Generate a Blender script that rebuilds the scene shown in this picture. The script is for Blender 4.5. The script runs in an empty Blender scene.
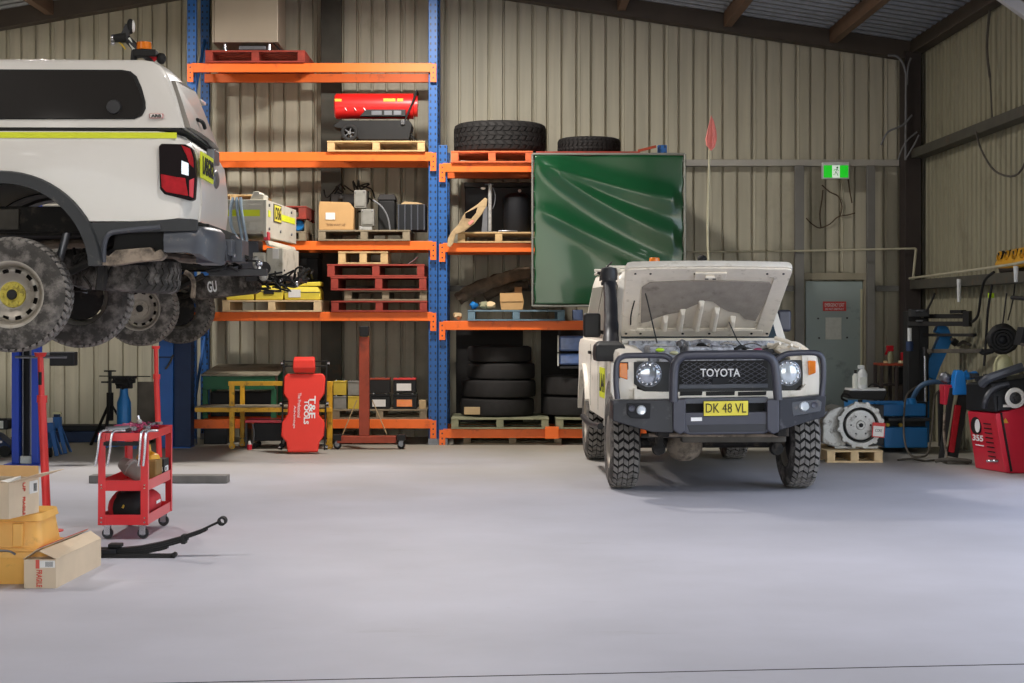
import bpy, bmesh, math, random
from mathutils import Vector, Matrix, Euler
random.seed(7)
PI = math.pi
COL = bpy.context.scene.collection
F = 1800.0; CX = 500.0; CY = 314.0; EYE = 1.52

def X(px, d): return (px - CX) * d / F
def Z(py, d): return EYE + (CY - py) * d / F
def P(px, py, d): return Vector((X(px, d), d, Z(py, d)))

# ---------------------------------------------------------------- materials
def lin(c):
    if isinstance(c, str):
        c = [int(c[i:i+2], 16) / 255 for i in (0, 2, 4)]
    return tuple(((v / 12.92) if v <= 0.04045 else ((v + 0.055) / 1.055) ** 2.4) for v in c)

MATS = {}
def mat(name, col, rough=0.5, metal=0.0, var=0.08, scale=6.0, bump=0.0, dirt=None, dirt_amt=0.0, dirt_scale=3.0, coat=0.0, alpha=1.0, emit=0.0, trans=0.0, spec=0.5):
    if name in MATS: return MATS[name]
    m = bpy.data.materials.new(name); m.use_nodes = True
    nt = m.node_tree; b = nt.nodes['Principled BSDF']
    c = lin(col)
    tc = nt.nodes.new('ShaderNodeTexCoord')
    n = nt.nodes.new('ShaderNodeTexNoise'); n.inputs['Scale'].default_value = scale; n.inputs['Detail'].default_value = 5
    nt.links.new(tc.outputs['Object'], n.inputs['Vector'])
    r = nt.nodes.new('ShaderNodeValToRGB')
    r.color_ramp.elements[0].position = 0.3; r.color_ramp.elements[1].position = 0.7
    r.color_ramp.elements[0].color = tuple(v * (1 - var) for v in c) + (1,)
    r.color_ramp.elements[1].color = tuple(min(1, v * (1 + var)) for v in c) + (1,)
    nt.links.new(n.outputs['Fac'], r.inputs['Fac'])
    out = r.outputs['Color']
    if dirt:
        n2 = nt.nodes.new('ShaderNodeTexNoise'); n2.inputs['Scale'].default_value = dirt_scale; n2.inputs['Detail'].default_value = 8; n2.inputs['Roughness'].default_value = 0.65
        nt.links.new(tc.outputs['Object'], n2.inputs['Vector'])
        r2 = nt.nodes.new('ShaderNodeValToRGB')
        r2.color_ramp.elements[0].position = 0.62 - dirt_amt * 0.45; r2.color_ramp.elements[1].position = 0.75 - dirt_amt * 0.25
        nt.links.new(n2.outputs['Fac'], r2.inputs['Fac'])
        mx = nt.nodes.new('ShaderNodeMixRGB'); nt.links.new(r2.outputs['Color'], mx.inputs[0])
        nt.links.new(out, mx.inputs[1]); mx.inputs[2].default_value = lin(dirt) + (1,)
        out = mx.outputs[0]
    nt.links.new(out, b.inputs['Base Color'])
    b.inputs['Roughness'].default_value = rough; b.inputs['Metallic'].default_value = metal
    b.inputs['Coat Weight'].default_value = coat; b.inputs['Coat Roughness'].default_value = 0.08
    b.inputs['Alpha'].default_value = alpha; b.inputs['Transmission Weight'].default_value = trans
    b.inputs['Specular IOR Level'].default_value = spec
    if emit:
        nt.links.new(out, b.inputs['Emission Color']); b.inputs['Emission Strength'].default_value = emit
    if bump:
        bp = nt.nodes.new('ShaderNodeBump'); bp.inputs['Strength'].default_value = bump; bp.inputs['Distance'].default_value = 0.01
        n3 = nt.nodes.new('ShaderNodeTexNoise'); n3.inputs['Scale'].default_value = scale * 5; n3.inputs['Detail'].default_value = 6
        nt.links.new(tc.outputs['Object'], n3.inputs['Vector'])
        nt.links.new(n3.outputs['Fac'], bp.inputs['Height']); nt.links.new(bp.outputs['Normal'], b.inputs['Normal'])
    MATS[name] = m
    return m

def M_(k): return MATS[k]
mat('white_paint', 'dad6d0', 0.35, 0, 0.03, 2, coat=0.3)
mat('dusty_white', 'ebe5da', 0.45, 0, 0.05, 5, dirt='c0b6a4', dirt_amt=0.1, dirt_scale=5, coat=0.15)
mat('cream_under', 'f0e6d6', 0.6, 0, 0.06, 8, dirt='b3a690', dirt_amt=0.1, dirt_scale=9)
mat('liner_grey', 'a39a90', 0.9, 0, 0.12, 9, bump=0.3, dirt='786e65', dirt_amt=0.12, dirt_scale=5)
mat('tray_grey', 'c9c4b6', 0.5, 0.1, 0.06, 4, dirt='9d9684', dirt_amt=0.15, dirt_scale=6)
mat('black_plastic', '1e1f21', 0.5, 0, 0.12, 10)
mat('black_flare', '2c2e31', 0.55, 0, 0.12, 6, dirt='6a655c', dirt_amt=0.1, dirt_scale=6)
mat('bumper_grey', '4b4e56', 0.4, 0.1, 0.1, 6, dirt='77706a', dirt_amt=0.06, dirt_scale=10)
mat('bar_steel', '4a4b55', 0.35, 0.35, 0.06, 8)
mat('bumper_steel', '313238', 0.42, 0.2, 0.1, 8, dirt='5d5c60', dirt_amt=0.08, dirt_scale=9)
mat('dark_under', '1b1816', 0.8, 0.1, 0.3, 9, dirt='4e453b', dirt_amt=0.2, dirt_scale=9)
mat('dirty_sill', '8f8172', 0.85, 0, 0.3, 9, dirt='3a342e', dirt_amt=0.3, dirt_scale=8)
mat('tyre_rubber', '3c3936', 0.9, 0, 0.15, 10, bump=0.3, dirt='6b655e', dirt_amt=0.24, dirt_scale=5)
mat('groove', '191716', 0.95, 0, 0.2, 14)
mat('tread_dust', '827d78', 0.92, 0, 0.2, 10, bump=0.4, dirt='4f4b47', dirt_amt=0.2, dirt_scale=12)
mat('tyre_dusty', '3f3c39', 0.92, 0, 0.2, 14, bump=0.4, dirt='837d78', dirt_amt=0.35, dirt_scale=9)
mat('tyre_clean', '1d1a19', 0.8, 0, 0.15, 10, bump=0.2)
mat('rim_silver', '9d968c', 0.45, 0.5, 0.1, 9, dirt='6e655a', dirt_amt=0.18, dirt_scale=8)
mat('hub_yellow', 'c2b24a', 0.7, 0, 0.1, 20, dirt='6c6230', dirt_amt=0.3, dirt_scale=20)
mat('steel_grey', '7f8085', 0.4, 0.7, 0.1, 8)
mat('chrome', 'c8c8cc', 0.2, 0.9, 0.05, 8)
mat('alloy', 'b9b8b4', 0.45, 0.4, 0.18, 14, bump=0.3, dirt='65615a', dirt_amt=0.25, dirt_scale=14)
mat('dark_steel', '3a3a3c', 0.5, 0.5, 0.15, 8)
mat('glass_dark', '1a1614', 0.4, 0, 0.05, 2, coat=0.12, spec=.25)
mat('glass_grey', '86817a', 0.4, 0, 0.05, 2, coat=0.15)
mat('glass_cab', '3a4750', 0.08, 0, 0.05, 2, coat=1.0)
mat('hivis', 'dbe32c', 0.6, 0, 0.04, 8)
mat('tail_red', 'a81420', 0.45, 0, 0.25, 16, spec=.2)
mat('tail_dark', '12060a', 0.45, 0, 0.2, 6, spec=.15)
mat('tail_pink', 'd2404e', 0.4, 0, 0.1, 6, spec=.3)
mat('badge_red', 'b8242c', 0.4)
mat('text_black', '151515', 0.6)
mat('text_white', 'f2f2f2', 0.5)
mat('text_dark', '3a3416', 0.6)
mat('amber', 'f0801a', 0.25, 0, 0.1, 12, coat=0.8)
mat('plate_yellow', 'e8d84a', 0.5, 0, 0.05, 8)
mat('lamp_glass', 'aab0ba', 0.1, 0.6, 0.15, 18, coat=1.0)
mat('lens', 'd9e2ea', 0.08, 0.3, 0.05, 18, coat=1.0)
mat('rack_blue', '225a9c', 0.5, 0.1, 0.08, 5, dirt='284a74', dirt_amt=0.08)
mat('rack_orange', 'f56e1e', 0.5, 0, 0.05, 4, dirt='c25320', dirt_amt=0.08, dirt_scale=6)
mat('hoist_blue', '1a3fae', 0.4, 0.1, 0.08, 4, dirt='16306f', dirt_amt=0.1)
mat('column_blue', '1f5fae', 0.45, 0.1, 0.08, 4, dirt='1a4a84', dirt_amt=0.1)
mat('jack_blue', '3468a8', 0.5, 0.1, 0.12, 7, dirt='28466c', dirt_amt=0.15)
mat('dark_blue', '1c3155', 0.6, 0.1, 0.12, 7)
mat('navy_black', '101218', 0.6, 0.1, 0.12, 7)
mat('red_paint', 'd92c32', 0.35, 0, 0.06, 5, coat=0.3)
mat('red_post', 'e43a38', 0.4, 0.1, 0.08, 5)
mat('heater_red', 'd81f1c', 0.35, 0, 0.05, 5, coat=0.4)
mat('creeper_red', 'ee3a2c', 0.45, 0, 0.04, 3, coat=0.1)
mat('rust_red', '9c3f26', 0.55, 0.1, 0.15, 8, dirt='5a2a1e', dirt_amt=0.2)
mat('pallet_red', '98382a', 0.8, 0, 0.2, 8, bump=0.3, dirt='7a3a30', dirt_amt=0.2)
mat('pallet_orange', 'd8693c', 0.8, 0, 0.2, 8, bump=0.3, dirt='a04a30', dirt_amt=0.15)
mat('wood_light', 'c7a574', 0.8, 0, 0.2, 9, bump=0.3, dirt='8e7350', dirt_amt=0.15)
mat('wood_pale', 'd8bd92', 0.8, 0, 0.15, 9, bump=0.3)
mat('wood_grey', '8d7f68', 0.85, 0, 0.2, 9, bump=0.3, dirt='5e5444', dirt_amt=0.2)
mat('wood_green', '8b8a6e', 0.85, 0, 0.2, 9, bump=0.3, dirt='5f5e48', dirt_amt=0.2)
mat('pallet_blue', '6b8492', 0.8, 0, 0.15, 9, bump=0.3, dirt='4c5c66', dirt_amt=0.2)
mat('cardboard', 'c49a66', 0.8, 0, 0.06, 6, bump=0.1)
mat('cardboard_pale', 'd6c0a4', 0.8, 0, 0.05, 6, bump=0.1)
mat('cardboard_dark', '8c6d4e', 0.85, 0, 0.1, 6)
mat('paper', 'e4e0da', 0.7, 0, 0.03, 20)
mat('paper_grey', 'd0d2ca', 0.7, 0, 0.06, 30)
mat('tape_red', 'd2503c', 0.5, 0, 0.15, 30)
mat('tub_yellow', 'eeb45a', 0.5, 0, 0.06, 5, dirt='a87a48', dirt_amt=0.15, dirt_scale=6)
mat('yellow_steel', 'dba51e', 0.5, 0, 0.12, 10, dirt='8a6a1c', dirt_amt=0.15, dirt_scale=12)
mat('yellow_bag', 'd6c13e', 0.6, 0, 0.12, 9)
mat('yellow_can', 'd2b23c', 0.5, 0, 0.12, 9)
mat('grey_box', '8d8a82', 0.6, 0.1, 0.2, 9)
mat('stainless', 'b5a794', 0.45, 0.3, 0.05, 2)
mat('stained_top', '9e9580', 0.7, 0, 0.15, 4, dirt='4d443a', dirt_amt=0.3, dirt_scale=2.2)
mat('green_steel', '1c6340', 0.5, 0.1, 0.15, 6)
mat('dark_rubber', '121111', 0.7, 0, 0.15, 10)
mat('charcoal', '1e1b1a', 0.75, 0, 0.2, 9)
mat('rubble_brown', '5c4c3c', 0.85, 0, 0.35, 14, bump=0.5)
mat('tan_panel', 'b59a72', 0.6, 0, 0.1, 8, dirt='7a6448', dirt_amt=0.15)
mat('curtain_green', '0e4224', 0.25, 0, 0.06, 3, coat=0.45)
mat('galv', '8f8f88', 0.45, 0.6, 0.1, 6)
mat('stud_grey', '7c7a76', 0.55, 0.3, 0.1, 4)
mat('girt_grey', 'b0aca4', 0.5, 0.3, 0.08, 4)
mat('dark_column', '3a3230', 0.7, 0.2, 0.12, 4)
mat('girt_dark', '4c4a42', 0.65, 0.2, 0.2, 4, dirt='6b5138', dirt_amt=0.1)
mat('beam_brown', '4a4139', 0.7, 0.1, 0.12, 3)
mat('purlin_brown', '6b5240', 0.7, 0.1, 0.12, 3)
mat('door_grey', '9aa7a5', 0.5, 0.1, 0.06, 2, dirt='6d7874', dirt_amt=0.1)
mat('frame_beige', '9d9581', 0.6, 0.1, 0.1, 4)
mat('sign_red', 'd0302a', 0.5, 0, 0.03)
mat('exit_green', '10b41c', 0.4, 0, 0.03, emit=0.55)
mat('exit_white', 'e0f4e0', 0.4, 0, 0.02, emit=0.35)
mat('exit_ink', '0a5a14', 0.5, 0, 0.02)
mat('flag_red', 'f08a80', 0.7, 0, 0.1, 12)
mat('pole_cream', 'c9c2a2', 0.5, 0, 0.05)
mat('pipe_cream', 'b9b39c', 0.5, 0, 0.08)
mat('conduit', '77777a', 0.5, 0.2, 0.05)
mat('changer_blue', '1570b4', 0.4, 0.1, 0.1, 5, dirt='164a74', dirt_amt=0.1)
mat('jug_blue', '1c86e0', 0.35, 0, 0.06, 5)
mat('balancer_red', 'd8203a', 0.35, 0.05, 0.05, 4, coat=0.2)
mat('hose_blue', '3f5f82', 0.5, 0, 0.06)
mat('hose_grey', '8fa0ae', 0.5, 0, 0.1, 20)
mat('cream_gas', 'd2cfa6', 0.4, 0, 0.06, 4)
mat('teal', '2c8a7a', 0.4, 0, 0.06, 4)
mat('wall_yellow', 'd9a01e', 0.5, 0, 0.08, 7, dirt='8f6a1a', dirt_amt=0.12)
mat('white_plastic', 'd6d8d8', 0.5, 0, 0.08, 9)
mat('bag_red', 'b81e2a', 0.7, 0, 0.1, 12)
mat('oil_brown', '8a6a34', 0.6, 0, 0.15, 12)
mat('funnel_yellow', 'e2a62a', 0.4, 0, 0.06)
mat('lime', 'b8e020', 0.5, 0, 0.05)
mat('carton_blue', '6a86c0', 0.3, 0, 0.35, 7, coat=0.8)
mat('engine_grey', 'b2b4bd', 0.45, 0.4, 0.3, 22, bump=0.4, dirt='4a4b50', dirt_amt=0.28, dirt_scale=20)
mat('magenta', 'a03a60', 0.5, 0, 0.2, 18)
mat('plate_dark', '555049', 0.8, 0.1, 0.25, 7)
mat('floor_steel', '7a7672', 0.7, 0.1, 0.2, 6)
mat('kneebrace', 'b9b6b2', 0.4, 0.2, 0.05)

def hole_mat(name, base, hx, hz, sx, sz):
    """painted steel upright with the regular slot pattern of pallet racking"""
    m = bpy.data.materials.new(name); m.use_nodes = True; nt = m.node_tree; b = nt.nodes['Principled BSDF']
    tc = nt.nodes.new('ShaderNodeTexCoord'); sp = nt.nodes.new('ShaderNodeSeparateXYZ'); nt.links.new(tc.outputs['Object'], sp.inputs[0])
    def mt(op, a, bb=None):
        n = nt.nodes.new('ShaderNodeMath'); n.operation = op
        for i, v in enumerate((a, bb)):
            if v is None: continue
            if isinstance(v, (int, float)): n.inputs[i].default_value = v
            else: nt.links.new(v, n.inputs[i])
        return n.outputs[0]
    fz = mt('LESS_THAN', mt('FRACT', mt('DIVIDE', sp.outputs['Z'], hz)), sz)
    ax = mt('ABSOLUTE', mt('SUBTRACT', mt('ABSOLUTE', sp.outputs['X']), hx))
    fx = mt('LESS_THAN', ax, sx)
    f = mt('MULTIPLY', fz, fx)
    n = nt.nodes.new('ShaderNodeTexNoise'); n.inputs['Scale'].default_value = 5; nt.links.new(tc.outputs['Object'], n.inputs['Vector'])
    r = nt.nodes.new('ShaderNodeValToRGB'); c = lin(base)
    r.color_ramp.elements[0].color = tuple(v * .85 for v in c) + (1,); r.color_ramp.elements[1].color = tuple(v * 1.12 for v in c) + (1,)
    nt.links.new(n.outputs['Fac'], r.inputs['Fac'])
    mx = nt.nodes.new('ShaderNodeMixRGB'); nt.links.new(f, mx.inputs[0]); nt.links.new(r.outputs['Color'], mx.inputs[1]); mx.inputs[2].default_value = (.012, .02, .04, 1)
    nt.links.new(mx.outputs[0], b.inputs['Base Color']); b.inputs['Roughness'].default_value = .5
    MATS[name] = m
hole_mat('upright_blue', '225a9c', 0.028, 0.075, 0.009, 0.38)
hole_mat('connector_orange', 'f56e1e', 0.0, 0.06, 0.008, 0.3)

def wall_mat(name, base, stain):
    m = bpy.data.materials.new(name); m.use_nodes = True; nt = m.node_tree; b = nt.nodes['Principled BSDF']
    tc = nt.nodes.new('ShaderNodeTexCoord')
    mp = nt.nodes.new('ShaderNodeMapping'); mp.inputs['Scale'].default_value = (6, 6, 0.35); nt.links.new(tc.outputs['Object'], mp.inputs[0])
    n = nt.nodes.new('ShaderNodeTexNoise'); n.inputs['Scale'].default_value = 2.2; n.inputs['Detail'].default_value = 8; nt.links.new(mp.outputs[0], n.inputs['Vector'])
    r = nt.nodes.new('ShaderNodeValToRGB'); c = lin(base)
    r.color_ramp.elements[0].position = .3; r.color_ramp.elements[1].position = .7
    r.color_ramp.elements[0].color = tuple(v * .86 for v in c) + (1,); r.color_ramp.elements[1].color = tuple(v * 1.08 for v in c) + (1,)
    nt.links.new(n.outputs['Fac'], r.inputs['Fac'])
    n2 = nt.nodes.new('ShaderNodeTexNoise'); n2.inputs['Scale'].default_value = 1.1; n2.inputs['Detail'].default_value = 9; n2.inputs['Roughness'].default_value = .7
    nt.links.new(tc.outputs['Object'], n2.inputs['Vector'])
    r2 = nt.nodes.new('ShaderNodeValToRGB'); r2.color_ramp.elements[0].position = .56; r2.color_ramp.elements[1].position = .74
    r2.color_ramp.elements[1].color = (.5, .5, .5, 1)
    nt.links.new(n2.outputs['Fac'], r2.inputs['Fac'])
    mx = nt.nodes.new('ShaderNodeMixRGB'); nt.links.new(r2.outputs['Color'], mx.inputs[0]); nt.links.new(r.outputs['Color'], mx.inputs[1]); mx.inputs[2].default_value = lin(stain) + (1,)
    nt.links.new(mx.outputs[0], b.inputs['Base Color']); b.inputs['Roughness'].default_value = .55; b.inputs['Metallic'].default_value = 0.0
    MATS[name] = m
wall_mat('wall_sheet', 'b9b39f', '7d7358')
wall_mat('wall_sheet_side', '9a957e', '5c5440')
wall_mat('roof_sheet', '848688', '555555')
MATS['roof_sheet'].node_tree.nodes['Principled BSDF'].inputs['Metallic'].default_value = .75; MATS['roof_sheet'].node_tree.nodes['Principled BSDF'].inputs['Roughness'].default_value = .5

def floor_mat():
    m = bpy.data.materials.new('concrete'); m.use_nodes = True; nt = m.node_tree; b = nt.nodes['Principled BSDF']
    tc = nt.nodes.new('ShaderNodeTexCoord')
    def noise(sc, det, rough=.6, stretch=(1, 1, 1)):
        mp = nt.nodes.new('ShaderNodeMapping'); mp.inputs['Scale'].default_value = stretch; nt.links.new(tc.outputs['Object'], mp.inputs[0])
        n = nt.nodes.new('ShaderNodeTexNoise'); n.inputs['Scale'].default_value = sc; n.inputs['Detail'].default_value = det; n.inputs['Roughness'].default_value = rough
        nt.links.new(mp.outputs[0], n.inputs['Vector']); return n.outputs['Fac']
    r = nt.nodes.new('ShaderNodeValToRGB'); nt.links.new(noise(.5, 8), r.inputs['Fac'])
    r.color_ramp.elements[0].position = .3; r.color_ramp.elements[1].position = .7
    r.color_ramp.elements[0].color = lin('b4b3bc') + (1,); r.color_ramp.elements[1].color = lin('c6c5d0') + (1,)
    r2 = nt.nodes.new('ShaderNodeValToRGB'); nt.links.new(noise(1.3, 10, .75, (.5, 1.4, 1)), r2.inputs['Fac'])
    r2.color_ramp.elements[0].position = .60; r2.color_ramp.elements[1].position = .78; r2.color_ramp.elements[1].color = (.45, .45, .45, 1)
    mx = nt.nodes.new('ShaderNodeMixRGB'); nt.links.new(r2.outputs['Color'], mx.inputs[0]); nt.links.new(r.outputs['Color'], mx.inputs[1]); mx.inputs[2].default_value = lin('8d8a88') + (1,)
    r3 = nt.nodes.new('ShaderNodeValToRGB'); nt.links.new(noise(14, 6), r3.inputs['Fac'])
    r3.color_ramp.elements[0].position = .68; r3.color_ramp.elements[1].position = .76; r3.color_ramp.elements[1].color = (.3, .3, .3, 1)
    mx2 = nt.nodes.new('ShaderNodeMixRGB'); nt.links.new(r3.outputs['Color'], mx2.inputs[0]); nt.links.new(mx.outputs[0], mx2.inputs[1]); mx2.inputs[2].default_value = lin('8a8580') + (1,)
    # olive grey tint growing towards the racks and the rear wall, broken by noise
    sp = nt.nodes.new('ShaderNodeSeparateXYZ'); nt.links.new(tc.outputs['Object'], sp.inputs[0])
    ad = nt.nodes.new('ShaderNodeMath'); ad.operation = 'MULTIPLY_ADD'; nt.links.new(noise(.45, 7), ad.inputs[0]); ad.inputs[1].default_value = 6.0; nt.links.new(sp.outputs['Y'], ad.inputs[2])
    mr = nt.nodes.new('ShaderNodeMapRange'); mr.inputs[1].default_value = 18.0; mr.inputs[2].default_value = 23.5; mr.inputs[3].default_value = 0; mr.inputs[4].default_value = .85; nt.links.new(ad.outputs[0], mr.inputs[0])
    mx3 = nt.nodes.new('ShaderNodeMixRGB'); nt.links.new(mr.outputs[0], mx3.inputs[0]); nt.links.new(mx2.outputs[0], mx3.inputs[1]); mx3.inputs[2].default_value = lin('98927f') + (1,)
    nt.links.new(mx3.outputs[0], b.inputs['Base Color'])
    b.inputs['Roughness'].default_value = .55; b.inputs['Specular IOR Level'].default_value = .35
    MATS['concrete'] = m
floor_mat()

# ---------------------------------------------------------------- mesh builder
class MB:
    def __init__(s): s.bm = bmesh.new(); s.T = Matrix.Identity(4); s.mi = 0
    def v(s, p): return s.bm.verts.new(s.T @ Vector(p))
    def f(s, vs):
        try:
            fc = s.bm.faces.new(vs); fc.material_index = s.mi; return fc
        except ValueError: return None
    def box(s, x0, x1, y0, y1, z0, z1, M=None):
        ps = [(x, y, z) for z in (z0, z1) for y in (y0, y1) for x in (x0, x1)]
        if M is not None: ps = [M @ Vector(p) for p in ps]
        v = [s.v(p) for p in ps]
        for q in ((0, 2, 3, 1), (4, 5, 7, 6), (0, 1, 5, 4), (2, 6, 7, 3), (0, 4, 6, 2), (1, 3, 7, 5)): s.f([v[i] for i in q])
        return s
    def hexa(s, ps):
        v = [s.v(p) for p in ps]
        for q in ((0, 2, 3, 1), (4, 5, 7, 6), (0, 1, 5, 4), (2, 6, 7, 3), (0, 4, 6, 2), (1, 3, 7, 5)): s.f([v[i] for i in q])
        return s
    def bar(s, p0, p1, w, h, up=(0, 0, 1)):
        p0, p1 = Vector(p0), Vector(p1); a = (p1 - p0); L = a.length; a.normalize(); up = Vector(up)
        if abs(a.dot(up)) > .98: up = Vector((0, 1, 0))
        sx = a.cross(up).normalized(); uz = sx.cross(a).normalized()
        M = Matrix((sx, a, uz)).transposed().to_4x4(); M.translation = p0
        return s.box(-w / 2, w / 2, 0, L, -h / 2, h / 2, M)
    def rings(s, rings, caps=True, closed=False):
        vr = [[s.v(p) for p in r] for r in rings]; n = len(vr[0])
        R = range(len(vr)) if closed else range(len(vr) - 1)
        for i in R:
            a, b = vr[i], vr[(i + 1) % len(vr)]
            for j in range(n):
                s.f([a[j], a[(j + 1) % n], b[(j + 1) % n], b[j]])
        if caps and not closed:
            s.f(list(reversed(vr[0]))); s.f(vr[-1])
        return s
    def cyl(s, p0, p1, r0, r1=None, n=16):
        r1 = r0 if r1 is None else r1; p0, p1 = Vector(p0), Vector(p1); a = (p1 - p0).normalized()
        u = a.orthogonal().normalized(); w = a.cross(u)
        return s.rings([[p + (u * math.cos(t) + w * math.sin(t)) * r for t in [2 * PI * k / n for k in range(n)]] for p, r in ((p0, r0), (p1, r1))])
    def tube(s, pts, r, n=8, sub=4):
        pts = [Vector(p) for p in pts]
        if sub > 1 and len(pts) > 2:
            q = []
            for i in range(len(pts) - 1):
                p0 = pts[max(i - 1, 0)]; p1 = pts[i]; p2 = pts[i + 1]; p3 = pts[min(i + 2, len(pts) - 1)]
                for k in range(sub):
                    t = k / sub
                    q.append(0.5 * ((2 * p1) + (p2 - p0) * t + (2 * p0 - 5 * p1 + 4 * p2 - p3) * t * t + (3 * p1 - p0 - 3 * p2 + p3) * t ** 3))
            q.append(pts[-1]); pts = q
        rr = []; u = None
        for i, p in enumerate(pts):
            a = (pts[min(i + 1, len(pts) - 1)] - pts[max(i - 1, 0)])
            if a.length < 1e-9: a = Vector((0, 0, 1))
            a.normalize()
            u = a.orthogonal().normalized() if u is None else (u - a * u.dot(a))
            if u.length < 1e-6: u = a.orthogonal()
            u.normalize(); w = a.cross(u)
            rad = r[i * (len(r) - 1) // max(1, len(pts) - 1)] if isinstance(r, (list, tuple)) else r
            rr.append([p + (u * math.cos(2 * PI * k / n) + w * math.sin(2 * PI * k / n)) * rad for k in range(n)])
        return s.rings(rr)
    def lathe(s, prof, o=(0, 0, 0), ax=(0, 0, 1), n=24, closed=False):
        o = Vector(o); a = Vector(ax).normalized(); u = a.orthogonal().normalized(); w = a.cross(u)
        vr = []
        for k in range(n):
            t = 2 * PI * k / n; d = u * math.cos(t) + w * math.sin(t)
            vr.append([s.v(o + d * r + a * h) for r, h in prof])
        m = len(prof)
        for k in range(n):
            A, B = vr[k], vr[(k + 1) % n]
            for j in range(m if closed else m - 1):
                s.f([A[j], B[j], B[(j + 1) % m], A[(j + 1) % m]])
        return s
    def prism(s, poly, axis, a, b):
        """poly: 2D points; axis 'y': (x,z); 'x': (y,z); 'z': (x,y)"""
        def q(p, t): return {'y': (p[0], t, p[1]), 'x': (t, p[0], p[1]), 'z': (p[0], p[1], t)}[axis]
        return s.rings([[q(p, a) for p in poly], [q(p, b) for p in poly]])
    def sphere(s, c, r, sx=1, sy=1, sz=1, n=14, m=8):
        c = Vector(c); rr = []
        for i in range(1, m):
            t = PI * i / m
            rr.append([c + Vector((math.sin(t) * math.cos(2 * PI * k / n) * r * sx, math.sin(t) * math.sin(2 * PI * k / n) * r * sy, math.cos(t) * r * sz)) for k in range(n)])
        return s.rings(rr)
    def done(s, name, m, parent=None, loc=None, rot=None, smooth=35, bevel=0, seg=2, jit=0):
        if jit:
            for v in s.bm.verts: v.co += Vector([random.uniform(-jit, jit) for _ in range(3)])
        bmesh.ops.remove_doubles(s.bm, verts=s.bm.verts, dist=1e-6)
        bmesh.ops.recalc_face_normals(s.bm, faces=s.bm.faces)
        me = bpy.data.meshes.new(name); s.bm.to_mesh(me); s.bm.free()
        for k in (m if isinstance(m, (list, tuple)) else [m]): me.materials.append(MATS[k])
        if smooth:
            me.polygons.foreach_set('use_smooth', [True] * len(me.polygons))
            me.set_sharp_from_angle(angle=math.radians(smooth))
        o = bpy.data.objects.new(name, me); COL.objects.link(o)
        if parent is not None: o.parent = parent
        if loc is not None: o.location = loc
        if rot is not None: o.rotation_euler = rot
        if bevel:
            bv = o.modifiers.new('bevel', 'BEVEL'); bv.width = bevel; bv.segments = seg; bv.limit_method = 'ANGLE'; bv.angle_limit = math.radians(40); bv.harden_normals = True
        return o

def tag(o, label, cat=None, group=None, kind=None):
    o['label'] = label
    if cat: o['category'] = cat
    if group: o['group'] = group
    if kind: o['kind'] = kind
    return o
def thing(name, label, cat, loc=(0, 0, 0), rz=0, group=None):
    o = bpy.data.objects.new(name, None); COL.objects.link(o); o.location = loc; o.rotation_euler = (0, 0, rz); o.empty_display_size = .1
    return tag(o, label, cat, group)
def struct(o, label=None):
    o['kind'] = 'structure'
    if label: o['label'] = label
    return o
def B(name, m, parent, x0, x1, y0, y1, z0, z1, bevel=0.004, **k):
    return MB().box(x0, x1, y0, y1, z0, z1).done(name, m, parent, bevel=bevel, **k)

def text(name, body, m, parent, loc, width, height, rot=(PI / 2, 0, 0), thick=0.002, bold=0.0):
    cu = bpy.data.curves.new('tmp_font', 'FONT'); cu.body = body; cu.size = 1; cu.extrude = 0.02; cu.offset = bold; cu.resolution_u = 3
    cu.align_x = 'CENTER'; cu.align_y = 'CENTER'
    o = bpy.data.objects.new('tmp_font', cu); COL.objects.link(o)
    bpy.context.view_layer.update()
    me = bpy.data.meshes.new_from_object(o.evaluated_get(bpy.context.evaluated_depsgraph_get()))
    bpy.data.objects.remove(o); bpy.data.curves.remove(cu)
    xs = [v.co.x for v in me.vertices]; ys = [v.co.y for v in me.vertices]
    w = max(xs) - min(xs); h = max(ys) - min(ys); mx = (max(xs) + min(xs)) / 2; my = (max(ys) + min(ys)) / 2
    for v in me.vertices:
        v.co = Vector(((v.co.x - mx) * width / w, (v.co.y - my) * height / h, v.co.z / 0.04 * thick))
    me.materials.clear(); me.materials.append(MATS[m]); me.name = name
    o = bpy.data.objects.new(name, me); COL.objects.link(o)
    if parent is not None: o.parent = parent
    o.location = loc; o.rotation_euler = rot
    return o

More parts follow.
